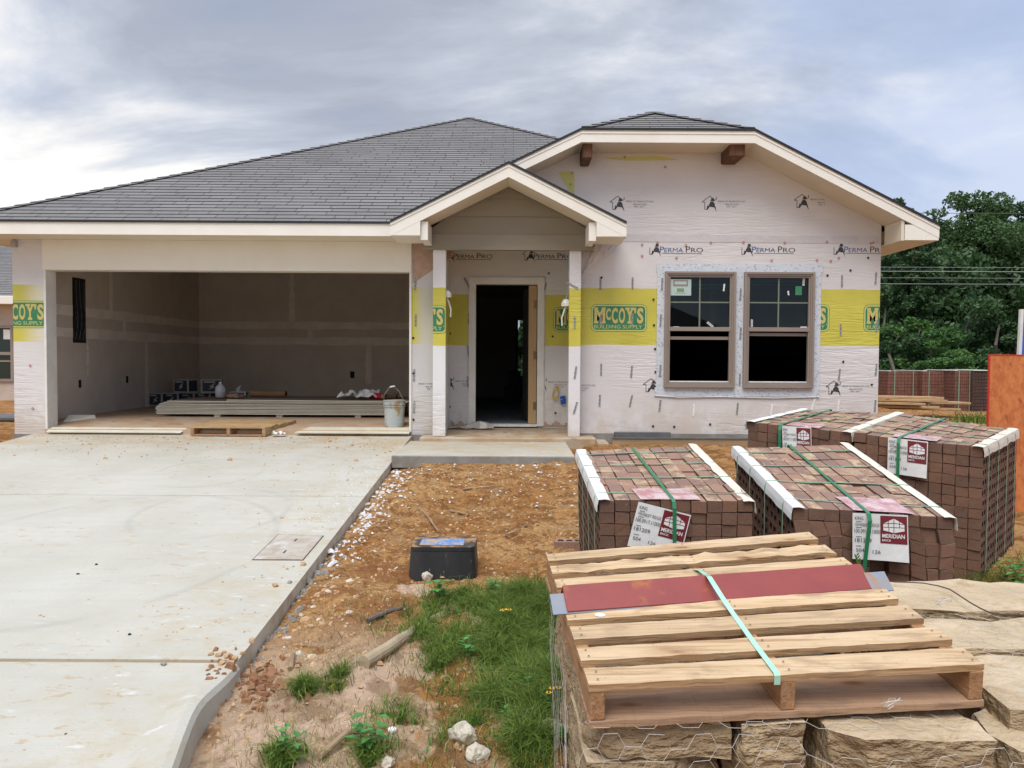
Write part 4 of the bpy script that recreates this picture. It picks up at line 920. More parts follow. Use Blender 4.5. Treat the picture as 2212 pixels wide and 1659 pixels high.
small(1718, 434, WY, x1=P(1782, 434, WY).x); small(1392, 832, WY, x1=P(1417, 832, WY).x); small(1787, 837, WY); small(1195, 835, WY, x0=P(1256, 832, WY).x, x1=P(1300, 832, WY).x)
small(955, 826, 11.6, x0=RX0+.01, x1=DXa-.12); small(1155, 828, 11.6, x0=DXb+.12, x1=RX1)
small(872, 832, WY, ic=False, x1=RX0)
# ================================================================== BRICK PACKS
def lerp(a, b, t): return a+(b-a)*t
def pack(corners, Hh, label, seed, tag_u, strap_u, strap_ub, tilt, nxb=10, hole_l=False, hole_r=False, lean=None, lpaper=True, rpaper=True, mess=0.0, paper='white', tagh=.24, nz=13):
    FL, FR, BL, BR = corners; rr = random.Random(seed); down = V((0, 0, -1))*Hh
    base = (FL+FR+BL+BR)/4+down
    T = thing('brick_pack', label, 'brick pack', base, 'strapped packs of new bricks')
    def pos(u, v, w):
        p = lerp(lerp(FL, FR, u), lerp(BL, BR, u), v)+down*w
        if lean: p = p+V(lean(u, v, w))
        return p
    NY = 8
    def brick(m, i, j, k):
        r = rr.random
        u0, u1 = i/nxb, (i+1)/nxb; v0, v1 = j/NY, (j+1)/NY; w0, w1 = k/nz, (k+1)/nz
        gu, gv, gw = .028/nxb, .03/NY, .03/nz
        dz = V((0, 0, rr.uniform(-.004, .003))) if k == 0 else V((0, 0, rr.uniform(-.001, .001)))
        fy = rr.uniform(-.006, .006) if (j == 0) else 0
        fwd = (FL-BL).normalized()*fy+(FR-FL).normalized()*rr.uniform(-.0015, .0015)
        if j == 0 and mess and k > 0: fwd = fwd+(FL-BL).normalized()*mess*noise.noise(V((i*.9+seed, k*.10, 0)))
        if k == 0 and rr.random() < .12: dz = dz+V((0, 0, rr.choice((-.009, .006))))
        q = [pos(u, v, w)+dz+fwd+V((rr.uniform(-1, 1), rr.uniform(-1, 1), rr.uniform(-1, 1)))*.002 for (u, v, w) in
             ((u0+gu, v0+gv, w1-gw), (u1-gu, v0+gv, w1-gw), (u1-gu, v1-gv, w1-gw), (u0+gu, v1-gv, w1-gw), (u0+gu, v0+gv, w0+gw), (u1-gu, v0+gv, w0+gw), (u1-gu, v1-gv, w0+gw), (u0+gu, v1-gv, w0+gw))]
        tone = rr.random()*.98+.01
        fcs = [((0, 3, 2, 1), 0), ((4, 5, 6, 7), 1 if k == 0 else 0), ((0, 1, 5, 4), 0), ((2, 3, 7, 6), 0)]
        for f, mi in fcs: m.face([q[a] for a in f], mi, tone)
        for side, f in (('r', (1, 2, 6, 5)), ('l', (3, 0, 4, 7))):
            P4 = [q[a] for a in f]
            if (side == 'r' and hole_r and i == nxb-1) or (side == 'l' and hole_l and i == 0):
                A, B, C, D = P4; nrm = (B-A).cross(D-A).normalized()*-.03
                S = [0, .13, .42, .58, .87, 1]; U = [0, .26, .74, 1]
                X = lambda s, t: lerp(lerp(A, B, s), lerp(D, C, s), t)
                for a in range(5):
                    for b in range(3):
                        c = [X(S[a], U[b]), X(S[a+1], U[b]), X(S[a+1], U[b+1]), X(S[a], U[b+1])]
                        if a in (1, 3) and b == 1:
                            d = [p+nrm for p in c]; m.face(d, 2, tone)
                            for e in range(4): m.face([c[e], c[(e+1) % 4], d[(e+1) % 4], d[e]], 2, tone)
                        else: m.face(c, 0, tone)
            else: m.face(P4, 0, tone)
    order = [(i, j, 0) for j in range(NY) for i in range(nxb)]+[(i, 0, k) for k in (1, 2) for i in range(nxb)]
    order = order[:100]; done = set(order)
    for (i, j, k) in order:
        m = MB(); brick(m, i, j, k); m.build('brick', ['bend', 'bface', 'core'], T, bevel=.0035)
    m = MB()
    for k in range(0, nz):
        for j in range(NY):
            for i in range(nxb):
                if (i, j, k) in done: continue
                if k == 0 or j in (0, NY-1) or i in (0, nxb-1) or (k == 1): brick(m, i, j, k)
    o = m.build('bricks', ['bend', 'bface', 'core'], T, bevel=.003); o['kind'] = 'stuff'
    up = V((0, 0, 1)); ac = (FR-FL).normalized(); dp = (BL-FL).normalized()
    def ribbon(pts, side, w, mt, name, par=T, th=.0009):
        m = MB(); pts = [V(p) for p in pts]
        for a, b in zip(pts[:-1], pts[1:]):
            d = (b-a); sd = V(side).normalized()*w/2; nn = d.cross(sd).normalized()*th
            m.hexa([a-sd-nn, a+sd-nn, b+sd-nn, b-sd-nn, a-sd+nn, a+sd+nn, b+sd+nn, b-sd+nn])
        return m.build(name, mt, par)
    # cross straps (4) and the long strap
    for q, v in enumerate((.10, .37, .63, .88)):
        pts = [pos(-.012, v, .95), pos(-.012, v, .5)-ac*.002, pos(-.012, v, .03)-ac*.004]+[pos(u, v+.004*math.sin(u*9+q*2), 0)+up*(.005+.002*math.sin(u*14+q)) for u in [x/10 for x in range(0, 11)]]+[pos(1.012, v, .03)+ac*.004, pos(1.012, v, .5)+ac*.002, pos(1.012, v, .95)]
        ribbon(pts, dp, .010, 'strapl' if q % 3 else 'strapl', 'strap')
    lp = [pos(strap_u, -.03, .95), pos(strap_u, -.046, .32), pos(strap_u, -.046, .03), pos(strap_u, -.035, -.002)+up*.004, pos(strap_u, -.0, 0)+up*.012]+[pos(lerp(strap_u, strap_ub, v), v, 0)+up*(.009+.001*math.sin(v*20)) for v in (.1, .3, .5, .7, .9, 1)]+[pos(strap_ub, 1.012, .03), pos(strap_ub, 1.012, .9)]
    ribbon(lp, ac, .020, 'strap', 'long_strap')
    # paper edge strips folded over the long edges
    for side, on in ((0, lpaper), (1, rpaper)):
        if not on: continue
        m = MB(); n = 26; rows = []
        s = 1 if side == 0 else -1
        for k in range(n+1):
            v = -.015+1.03*k/n; wv = .004*noise.noise(V((k*.25, seed, side)))
            near = min(abs(v-x) for x in (.10, .37, .63, .88)); puff = .003*min(1, near/.1)
            e = pos(side, v, 0); wdt = .056+.010*noise.noise(V((k*.45, seed+5, side)))
            hang = .06+.014*noise.noise(V((k*.3, seed+9, side)))
            rows.append([e+ac*s*(wdt+wv)+up*(.004+puff*.4+.004*abs(noise.noise(V((k*.9, seed, 4))))), e+ac*s*wdt*.5+up*(.005+puff), e-ac*s*.004+up*(.003+puff*.5), e-ac*s*(.009+puff*.6)-up*hang*.5, e-ac*s*(.012+.01*abs(wv)*30*.3)-up*hang])
        for a, b in zip(rows[:-1], rows[1:]):
            for c in range(4): m.face([a[c], a[c+1], b[c+1], b[c]])
        o = m.build('paper_strip', paper if side == 0 else 'cream', T)
        sdm = o.modifiers.new('s', 'SOLIDIFY'); sdm.thickness = .0012
    # label: maroon film on top, white card hanging over the front
    u0, u1 = tag_u; wd = (pos(u1, 0, 0)-pos(u0, 0, 0)).length
    m = MB(); n = 6
    for a in range(n):
        for b in range(3):
            c = []
            for (s, t) in ((a, b), (a+1, b), (a+1, b+1), (a, b+1)):
                uu = u0+(u1-u0)*1.12*s/n+.02; vv = .17*t/3
                c.append(pos(uu-.02*t/3, vv, 0)+up*(.006+.005*abs(noise.noise(V((s*1.1+seed, t*1.3, 0))))))
            m.face(c)
    tg = m.build('label_film', 'film', T, smooth=True)
    m = MB(); O = pos(u0, -.022, 0)+up*.002; a = R(tilt)
    fx = (ac*math.cos(a)+up*math.sin(a)).normalized(); fz = (up*math.cos(a)-ac*math.sin(a)).normalized(); nv = fz.cross(fx).normalized()*-1
    nv = -dp; h = tagh; cols = 8
    bend = lambda s, t: nv*(.004+.010*(.5+.5*math.sin(s*2.6+seed))*t+.02*t*t*max(0, s-.6))
    X = lambda s, t: O+fx*wd*s-fz*h*t+bend(s, t)
    for a_ in range(cols):
        for b_ in range(4): m.face([X(a_/cols, (b_+1)/4), X((a_+1)/cols, (b_+1)/4), X((a_+1)/cols, b_/4), X(a_/cols, b_/4)], 0)
    off = lambda s, t, d: X(s, t)+nv*d
    def quad(s0, s1, t0, t1, mi, d):
        n_ = 4
        for k in range(n_):
            a0, a1 = s0+(s1-s0)*k/n_, s0+(s1-s0)*(k+1)/n_
            for k2 in range(n_):
                b0, b1 = t0+(t1-t0)*k2/n_, t0+(t1-t0)*(k2+1)/n_
                m.face([off(a0, b1, d), off(a1, b1, d), off(a1, b0, d), off(a0, b0, d)], mi)
    quad(.50, .98, .03, .62, 1, .002)
    def tx(s, s0, t1, w_, h_, mi, b=.0):
        vs_, fs_ = textgeo(s, b); m.faces([off(s0+w_*p, t1-h_*q, .004) for p, q in vs_], fs_, mi)
    tx('KING', .04, .14, .15, .075, 2); tx('WHISKEY RIDGE', .04, .275, .44, .07, 2); tx('100.0917.11000', .03, .42, .46, .085, 2); tx('181209', .04, .62, .30, .085, 2); tx('504', .06, .83, .15, .075, 2); tx('126', .36, .85, .14, .075, 2)
    for t_ in (.175, .30, .50, .70): quad(.06, .16, t_, t_+.012, 2, .003)
    tx('MERIDIAN', .53, .50, .40, .085, 0, .02); tx('BRICK', .53, .575, .16, .045, 0, .01)
    hexp = [(.55, .34), (.55, .20), (.74, .08), (.93, .20), (.93, .34), (.74, .39)]
    m.face([off(s, t, .0035) for s, t in hexp][::-1], 0)
    for (a0, b0, a1, b1) in ((.74, .08, .74, .39), (.55, .27, .93, .27), (.64, .14, .64, .27), (.84, .14, .84, .27), (.65, .27, .65, .37), (.55, .20, .74, .18), (.74, .18, .93, .20)):
        p, q = off(a0, b0, .0045), off(a1, b1, .0045); d = (q-p); sd = d.cross(nv).normalized()*.0016
        m.face([p-sd, q-sd, q+sd, p+sd], 1)
    m.build('label_card', ['white', 'mar', 'ink'], tg)
    return T
PK1 = [P(1294, 1080, 4.07), P(1627, 1083, 4.07), P(1247, 974, 5.22), P(1504, 962, 5.22)]
pack(PK1, .84, 'dusty brick pack nearest the walkway, with two white paper edges and a crooked torn label', 3, (.25, .60), .475, .46, -14, hole_l=True, lean=lambda u, v, w: (.02*w*(1-u), 0, 0))
PK2 = [P(1712, 1096, 4.0), P(2060, 1118, 3.95), P(1585, 967, 5.2), P(1834, 960, 5.2)]
pack(PK2, .84, 'slumped brick pack with leaning columns behind the wooden pallet, top row skewed', 11, (.36, .70), .455, .48, 1, hole_l=True, mess=.07,
     lean=lambda u, v, w: (.02-.05*w*(1-u)+.045*math.sin(u*11)*min(w*2.5, 1)*(1-w*.5) if w > .08 else 0, -.07*w*math.sin(u*7+1) if w > .08 else 0, -.012*(1+math.sin(u*17)) if w > .08 else 0))
PK4 = [P(1844, 935, 5.25), P(2124, 967, 4.9), P(1954, 893, 6.05), P(2198, 928, 5.7)]
pack(PK4, .87, 'tall brick pack standing fully exposed beside the orange board, label with a large maroon square', 23, (.29, .60), .38, .37, 0, hole_r=True, lpaper=False)
PK3 = [P(1615, 911, 5.6), P(1839, 935, 5.27), P(1731, 884, 6.4), P(1950, 893, 6.07)]
pack(PK3, .87, 'brick pack farthest back, touching the tall pack and closest to the house windows', 31, (.36, .64), .35, .30, 3)
c = G(1226, 1186); m = MB(); m.box(c.x-.10, c.x+.11, c.y-.05, c.y+.05, c.z-.02, c.z+.05, 0, .3)
for k in range(3): m.box(c.x-.075+.065*k, c.x-.03+.065*k, c.y-.025, c.y+.025, c.z+.049, c.z+.0515, 1)
tag(m.build('brick', ['bface', 'core'], None, bevel=.003), 'single cored brick lying on the soil beside the dusty pack', 'brick')

# ================================================================== FRONT PALLET
PC = [P(1275.6, 1480, 2.20), P(2130, 1436, 2.29), P(1181, 1193.6, 3.34), P(1744, 1146, 3.43)]
def Q(u, v): return lerp(lerp(PC[0], PC[1], u), lerp(PC[2], PC[3], u), v)
PN = (PC[1]-PC[0]).cross(PC[2]-PC[0]).normalized()
def on_pallet(px, py, h=0):
    d = ray(px, py); o = V((0, 0, CAMZ)); t = (PC[0]+PN*h-o).dot(PN)/d.dot(PN); return o+d*t
PT = thing('wooden_pallet', 'weathered pine pallet lying on the sandstone pile in front of the brick packs', 'pallet', Q(.5, .5)-PN*.13)
def plank(m, A, B, C, D, th, seg=34, jit=.002, seed=0, mi=0, rag=False):
    """A-B near edge, D-C far edge, top surface; thickness downwards along the pallet normal"""
    rows = []
    for k in range(seg+1):
        t = k/seg; a, d = lerp(A, B, t), lerp(D, C, t); w = (d-a).normalized()
        ja = jit*noise.noise(V((k*.6, seed, 1)))*2*(1 if not rag else abs(noise.noise(V((k*1.9, seed, 3))))*3); jd = jit*noise.noise(V((k*.6, seed, 5)))*2; jz = jit*noise.noise(V((k*.4, seed, 8)))
        a2, d2 = a+w*ja, d+w*jd; c = (a2+d2)/2
        rows.append([a2-PN*th, a2+PN*jz, c+PN*(jz+jit*.3*noise.noise(V((k, seed, 2)))), d2+PN*jz, d2-PN*th])
    for r0, r1 in zip(rows[:-1], rows[1:]):
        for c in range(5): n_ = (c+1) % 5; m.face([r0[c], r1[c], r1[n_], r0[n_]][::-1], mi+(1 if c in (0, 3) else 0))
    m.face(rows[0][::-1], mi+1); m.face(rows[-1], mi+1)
for k in range(8):
    v0 = .0+k*.1295; v1 = v0+.080+(.010 if k in (0, 2) else 0)
    e = .004*noise.noise(V((k, 3, 3)))
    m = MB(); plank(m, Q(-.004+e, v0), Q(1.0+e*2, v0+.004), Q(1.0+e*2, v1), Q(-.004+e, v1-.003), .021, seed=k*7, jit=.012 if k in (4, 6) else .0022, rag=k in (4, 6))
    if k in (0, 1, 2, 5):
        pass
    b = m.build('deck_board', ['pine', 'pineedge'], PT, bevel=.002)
    for uu in (.02, .5, .978):
        for dv in (.25, .7):
            mm = MB(); c = Q(uu+.006*math.sin(k*3+dv), lerp(v0, v1, dv)); mm.v = []
            mm.faces([c+V((.004*math.cos(a), .004*math.sin(a), 0))+PN*.0045 for a in (0, 1.26, 2.51, 3.77, 5.03)], [(0, 1, 2, 3, 4)]); mm.build('nail_head', 'rust', b)
def beam(u0, u1, v0, v1, t0, t1, name, mt):
    m = MB(); q = [Q(u0, v0)-PN*t1, Q(u1, v0)-PN*t1, Q(u1, v1)-PN*t1, Q(u0, v1)-PN*t1, Q(u0, v0)-PN*t0, Q(u1, v0)-PN*t0, Q(u1, v1)-PN*t0, Q(u0, v1)-PN*t0]
    m.hexa(q); return m.build(name, mt, PT, bevel=.003)
for u0 in (.0, .475, .962): beam(u0, u0+.036, .002, .998, .0215, .112, 'stringer', 'pine2')
for v0, v1 in ((-.004, .15), (.42, .56), (.86, 1.0)):
    m = MB(); A, B, C, D = (Q(-.004, v0)-PN*.1125, Q(1, v0)-PN*.1125, Q(1, v1)-PN*.1125, Q(-.004, v1)-PN*.1125); plank(m, A, B, C, D, .02, seed=int(v0*90)+60, jit=.003); m.build('bottom_board', ['pine3', 'pine3'], PT, bevel=.002)
# steel lintels
def lintel(pa, pb, size, th, lift, name, label, mt):
    A, B = on_pallet(*pa, .004+lift), on_pallet(*pb, .004+lift); d = (B-A).normalized(); bk = PN.cross(d).normalized(); 
    if bk.y < 0: bk = -bk
    e1 = (bk*math.cos(R(38))+PN*math.sin(R(38))); e2 = (bk*math.cos(R(-52))+PN*math.sin(R(-52)))
    p0, p1, p2 = A, A+e1*size, A+e1*size+e2*size*.62
    n1 = e1.cross(d).normalized(); n1 = n1 if n1.z > 0 else -n1; n2 = e2.cross(d).normalized(); n2 = n2 if n2.z > 0 else -n2
    m = MB(); prof = [p0, p0-n1*th, p1-n1*th-n2*th, p2-n2*th, p2, p1]
    m.prism(prof, B-A); return tag(m.build(name, mt, None, bevel=.0012), label, 'steel angle', 'loose steel angles strapped on the pallet')
lintel((1195, 1328), (1932, 1275), .082, .006, -.0, 'steel_angle', 'longest blue-grey steel angle with rusty ends, lowest on the pallet', 'steelg')
lintel((1226, 1321), (1884, 1272), .084, .005, .008, 'steel_angle', 'lower red primed steel angle nested under another red one', 'steelr')
lintel((1224, 1312), (1882, 1261), .088, .005, .018, 'steel_angle', 'top red primed steel angle with a rust stain at its right end', 'steelr')
def ribbon2(pts, w, mt, name, label, cat):
    m = MB(); pts = [V(p) for p in pts]; sd = (PC[1]-PC[0]).normalized()*w/2
    for a, b in zip(pts[:-1], pts[1:]):
        nn = (b-a).cross(sd).normalized()*.0006
        m.hexa([a-sd-nn, a+sd-nn, b+sd-nn, b-sd-nn, a-sd+nn, a+sd+nn, b+sd+nn, b-sd+nn])
    return tag(m.build(name, mt), label, cat)
sp_ = [on_pallet(1487, 1229, .004), on_pallet(1512, 1232, .03), on_pallet(1532, 1246, .085), on_pallet(1556, 1284, .05), on_pallet(1580, 1320, .012), on_pallet(1630, 1390, .007), on_pallet(1678, 1453.7, .006)]
sp_.append(sp_[-1]-PN*.006+V((0, -.006, -.0))); sp_.append(sp_[-1]-PN*.028)
ribbon2(sp_, .019, 'strapg', 'plastic_strap', 'pale green plastic strap lying over the pallet and red steel', 'strap')
m = MB(); m.lathe(on_pallet(1296, 1328, .003), [(.001, .004), (.014, .003), (.02, .0)], 10)
tag(m.build('pebble', 'white'), 'small white stone chip sitting on the pallet board beside the steel', 'pebble')

# ================================================================== SANDSTONE PILE
def stone(x0, x1, y0, y1, z0, z1, seed, label, yaw=0, cuts=5, name='stone', mats=('stone', 'stone2'), cat='stone', group=None, amp=.012, sub=3):
    rr = random.Random(seed); bm = bmesh.new(); bmesh.ops.create_cube(bm, size=1)
    sx, sy, sz = x1-x0, y1-y0, z1-z0
    for v_ in bm.verts: v_.co = V((v_.co.x*sx, v_.co.y*sy, v_.co.z*sz))
    for k in range(cuts):
        s = [rr.choice((-1, 1)), rr.choice((-1, 1)), rr.uniform(-.25, .25)]
        nrm = V((s[0]*rr.uniform(.3, 1)/sx, s[1]*rr.uniform(.3, 1)/sy, s[2]/sz)).normalized()
        dist = abs(nrm.x)*sx/2+abs(nrm.y)*sy/2+abs(nrm.z)*sz/2
        bmesh.ops.bisect_plane(bm, geom=bm.verts[:]+bm.edges[:]+bm.faces[:], plane_co=nrm*dist*rr.uniform(.74, .9), plane_no=nrm, clear_outer=True)
        be = [e for e in bm.edges if e.is_boundary]
        if be: bmesh.ops.holes_fill(bm, edges=be)
    bmesh.ops.triangulate(bm, faces=[f for f in bm.faces if len(f.verts) > 4])
    for q in range(sub):
        bmesh.ops.subdivide_edges(bm, edges=[e for e in bm.edges if e.calc_length() > .028], cuts=1, use_grid_fill=True)
        bmesh.ops.triangulate(bm, faces=[f for f in bm.faces if len(f.verts) > 4])
    bm.normal_update()
    for v_ in bm.verts:
        n_ = v_.normal; top = abs(n_.z) > .8
        a = amp*(.35 if top else 1)
        h = noise.noise(v_.co*7+V((seed, 0, 0)))*a+noise.noise(v_.co*19+V((0, seed, 0)))*a*.7
        if not top: h += a*.8*noise.noise(V((v_.co.x*5, v_.co.y*5, round(v_.co.z*38+2*noise.noise(v_.co*3))*1.7)))
        v_.co += n_*h
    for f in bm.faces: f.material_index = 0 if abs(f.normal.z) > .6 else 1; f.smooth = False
    me = bpy.data.meshes.new(name); bm.to_mesh(me); bm.free()
    for mm_ in mats: me.materials.append(M[mm_])
    o = bpy.data.objects.new(name, me); COL.objects.link(o); o.location = ((x0+x1)/2, (y0+y1)/2, (z0+z1)/2); o.rotation_euler = (rr.uniform(-.02, .02), rr.uniform(-.02, .02), yaw)
    return tag(o, label, cat, group)
GS = 'sandstone blocks in the wire-wrapped pile'
ST = [
 (.225, .66, 2.26, 2.72, -.155, -.045, 1, 'long sandstone block directly under the pallet front left corner', 0, 2),
 (.675, .865, 2.24, 2.6, -.21, -.045, 2, 'narrow upright-looking stone under the middle of the pallet front', .05, 5),
 (.92, 1.37, 2.14, 2.55, -.33, -.045, 3, 'large squared stone with pale flat top under the pallet front right corner', .02, 1),
 (.22, .64, 2.26, 2.75, -.34, -.165, 4, 'thick stone beneath the long front left block', .03, 4),
 (1.42, 1.75, 2.02, 2.40, -.26, -.06, 5, 'rounded tan stone low at the right edge of the pile', .3, 6),
 (1.30, 1.55, 2.05, 2.3, -.40, -.20, 51, 'small dark stone wedged beside the rounded tan stone', .6, 6),
 (1.50, 2.30, 2.22, 2.66, -.07, -.0, 6, 'broad smooth pale slab on top at the right front of the pile', -.08, 3),
 (1.40, 2.35, 2.68, 2.98, -.05, .025, 7, 'yellowish middle slab on top at the right of the pallet', .0, 3),
 (1.45, 2.40, 3.0, 3.42, -.06, .05, 8, 'flat pale slab at the back right of the pile next to the slumped bricks', -.02, 2),
 (.20, .45, 2.78, 3.18, -.20, .02, 9, 'rough stone sticking out left of the pallet middle', .1, 5),
 (.21, .5, 3.2, 3.5, -.24, .05, 10, 'stone under the back left corner of the pallet', 0, 5),
 (.225, .45, 2.72, 3.1, -.40, -.21, 12, 'stone low on the left side of the pile beside the grass', .1, 5),
 (.5, 1.3, 2.66, 3.05, -.32, -.12, 13, 'dark stone seen through the gaps in the pallet boards', 0, 3),
 (.55, 1.35, 3.1, 3.4, -.32, -.10, 14, 'back stone glimpsed between the rear pallet boards', 0, 3),
]
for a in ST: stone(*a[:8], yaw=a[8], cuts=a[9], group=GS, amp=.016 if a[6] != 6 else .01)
for k, (x0, x1, y0, y1, z0, z1) in enumerate([(.66, .95, 2.3, 2.7, -.42, -.22), (.23, .6, 2.3, 2.7, -.6, -.35), (.62, 1.0, 2.28, 2.7, -.62, -.42), (1.0, 1.5, 2.25, 2.7, -.62, -.34), (.235, .5, 2.75, 3.2, -.6, -.41), (.235, .5, 3.15, 3.5, -.6, -.25), (1.3, 1.9, 2.35, 2.7, -.55, -.27), (1.55, 2.2, 2.3, 2.7, -.27, -.06), (1.45, 2.2, 2.75, 3.3, -.55, -.07), (1.8, 2.3, 2.2, 2.6, -.55, -.28)]):
    stone(x0, x1, y0, y1, z0, z1, 60+k, 'sandstone block low inside the wire-wrapped pile', group=GS)
# wire netting
def hexnet(m, fn, S0, S1, T0, T1, c=.05, r=.00075):
    seen = set(); cols = int((S1-S0)/(c*1.5))+1; rows = int((T1-T0)/(c*.866))+1; a = c/1.15
    def vtx(s, t): return (round(s, 4), round(t, 4))
    E = set()
    for i in range(cols+1):
        for j in range(rows//1+1):
            cx_ = S0+i*1.5*a/1; cy_ = T0+(j+(.5 if i % 2 else 0))*a*math.sqrt(3)
            p = [vtx(cx_+a*math.cos(R(60*k)), cy_+a*math.sin(R(60*k))) for k in range(6)]
            for k in range(6): E.add(tuple(sorted((p[k], p[(k+1) % 6]))))
    for (p, q) in E:
        if not (S0 <= p[0] <= S1 and S0 <= q[0] <= S1 and T0 <= p[1] <= T1 and T0 <= q[1] <= T1): continue
        if rnd.random() < .05: continue
        A, B = V(fn(*p)), V(fn(*q)); m.tube([A, B], r, 3)
def wob(p, s): return V((noise.noise(V(p)*3)*s, noise.noise(V(p)*3+V((5, 0, 0)))*s, noise.noise(V(p)*4+V((0, 7, 0)))*s))
m = MB()
def front(s, t): return V((s, 2.215-.115*sm(.84, .95, s)-.04*(1-t/.6)-.025*noise.noise(V((s*2, t*3, 1))), -.62+t))+wob((s, t, 0), .03)
hexnet(m, front, .17, 2.3, 0, .60)
def top(s, t): return V((s, 2.16+t, .058+.012*noise.noise(V((s*3, t*3, 4)))+.0*t))+wob((s, t, 3), .03)*V((1, 1, .2)).length*.5
hexnet(m, lambda s, t: V((s, 2.14+t, .024+.012*t+.012*noise.noise(V((s*4, t*4, 4)))))+V((wob((s, t, 3), .04).x, wob((s, t, 3), .04).y, 0)), 1.48, 2.35, 0, 1.25)
hexnet(m, lambda s, t: V((.175+.02*noise.noise(V((s*3, t*3, 9))), s, -.62+t))+V((0, wob((s, t, 6), .05).y, wob((s, t, 6), .03).z)), 2.2, 3.4, 0, .62)
hexnet(m, lambda s, t: V((s, 2.2+t, -.035+.01*noise.noise(V((s*4, t*4, 8))))), .2, 1.34, 0, 1.1, r=.0007)
wn = tag(m.build('wire_netting', 'wire'), 'hexagonal chicken wire wrapped around the sandstone pile', 'wire netting')
for (px, py, Y) in ((2039, 1300, 2.75), (2105, 1440, 2.4), (1928, 1519, 2.2)):
    m = MB(); c = P(px, py, Y)
    for q in range(4): m.tube([c+V((.018*math.cos(a+q)*(1+.3*q), .012*math.sin(a*1.3+q), .012*math.sin(a+q*2))) for a in (0, .9, 1.9, 2.9, 3.8)], .0011, 3)
    m.build('wire_twist', 'wire', wn)
m = MB(); pts = []
for x, y, Y in ((110, 175, 3.3), (240, 178, 3.3), (350, 185, 3.28), (460, 205, 3.25), (560, 235, 3.2), (720, 340, 3.0), (810, 390, 2.92), (900, 430, 2.85), (1000, 442, 2.8), (1149, 440, 2.7), (1300, 400, 2.6)): pts.append(P((3300+.47*x)*.576, (2100+.47*y)*.576, Y))
m.tube(pts, .0028, 6); tag(m.build('loose_wire', 'wired'), 'dark bent wire arching over the back right slab', 'wire')
# ================================================================== THINGS IN AND AROUND THE GARAGE
def gz(y): return .05+.08*(y-10.44)/.86 if y < 11.3 else .13
for k in range(11):
    z0 = gz(11.8)+.045+k*.0208; r_ = random.Random(k)
    x0 = -5.43+(.02*r_.random() if k < 6 else (k-6)*.05+.05*r_.random()); yo = r_.uniform(-.012, .012)+(.0 if k < 8 else .02)
    if k == 10: x0 = -4.35
    m = MB(); sg = .006*(k % 3)
    n = 10; x1 = x0+3.66; cs = [x0+(x1-x0)*q/n for q in range(n+1)]
    hz = lambda x: z0-.012*math.sin((x-x0)/3.66*math.pi)*(.3+.1*(k % 4))
    for a, b in zip(cs[:-1], cs[1:]):
        Y0, Y1 = 11.7+yo, 13.0+yo
        q = [(a, Y0, hz(a)), (b, Y0, hz(b)), (b, Y1, hz(b)), (a, Y1, hz(a)), (a, Y0, hz(a)+.013), (b, Y0, hz(b)+.013), (b, Y1, hz(b)+.013), (a, Y1, hz(a)+.013)]
        fcs = [((0, 3, 2, 1), 0), ((4, 5, 6, 7), 1), ((0, 1, 5, 4), 0), ((2, 3, 7, 6), 0)]
        if a == cs[0]: fcs.append(((3, 0, 4, 7), 0))
        if b == cs[-1]: fcs.append(((1, 2, 6, 5), 0))
        m.faces(q, [f for f, _ in fcs], [i for _, i in fcs])
    lb = {10: 'topmost drywall sheet of the stack, set back from the left end', 0: 'lowest drywall sheet of the stack on the garage floor'}.get(k, 'drywall sheet in the middle of the garage stack')
    tag(m.build('drywall_sheet', ['sheet', 'sheett']), lb, 'drywall sheet', 'stack of drywall sheets in the garage')
for k, x in enumerate((-4.55, -3.6, -2.4)):
    m = MB(); m.box(x, x+.09, 11.74, 12.9, gz(11.8), gz(11.8)+.04); tag(m.build('drywall_spacer', 'sheet'), ['left', 'middle', 'right'][k]+' short spacer strip under the drywall stack', 'spacer', 'spacers under the drywall')
# joint compound boxes
def cbox(x, y, z, s, rz, label, w=.30, d=.24, h=.25):
    t = thing('compound_box', label, 'box', (x, y, z), 'boxes in the garage corner', rz)
    m = MB(); m.box(-w/2, w/2, -d/2, d/2, 0, h); m.build('carton', 'boxw', t, world=False, bevel=.004)
    m = MB(); e = .002
    m.box(-w/2+.025, w/2-.025, -d/2-e, -d/2, .03, h-.02); m.box(-w/2-e, -w/2, -d/2+.02, d/2-.02, .03, h-.02); m.box(w/2, w/2+e, -d/2+.02, d/2-.02, .03, h-.02); m.build('printed_panel', 'boxb', t, world=False)
    m = MB(); m.prism([(-.06, -d/2-.004, .06), (.0, -d/2-.004, .11), (-.04, -d/2-.004, .12), (.07, -d/2-.004, .19), (.02, -d/2-.004, .12), (.06, -d/2-.004, .11)], (0, .001, 0)); m.box(-w/2+.05, w/2-.12, -d/2-.004, -d/2-.003, h-.06, h-.035)
    m.build('printed_mark', 'boxw', t, world=False)
F_ = .135
for i, (px, lab) in enumerate(((344, 'leftmost box of the bottom row against the garage wall'), (376, 'second box from the left in the bottom row'), (408, 'third box of the bottom row, under the upper pair'), (440, 'rightmost box of the bottom row beside the plastic jug'))):
    cbox(P(px, 800, 14.2).x, 14.2+.05*i, F_, 0, R(-14), lab)
cbox(P(403, 800, 14.2).x, 14.15, F_+.252, 0, R(-20), 'left box of the upper pair stacked in the garage corner', w=.34); cbox(P(458, 800, 14.2).x, 14.2, F_+.252, 0, R(16), 'right box of the upper pair stacked in the garage corner', w=.36)
SZ = .40
def zstack(px, y): return gz(12)+.045+.0142*16-.005
c = P(476, 850, 12.4); z = zstack(0, 0)
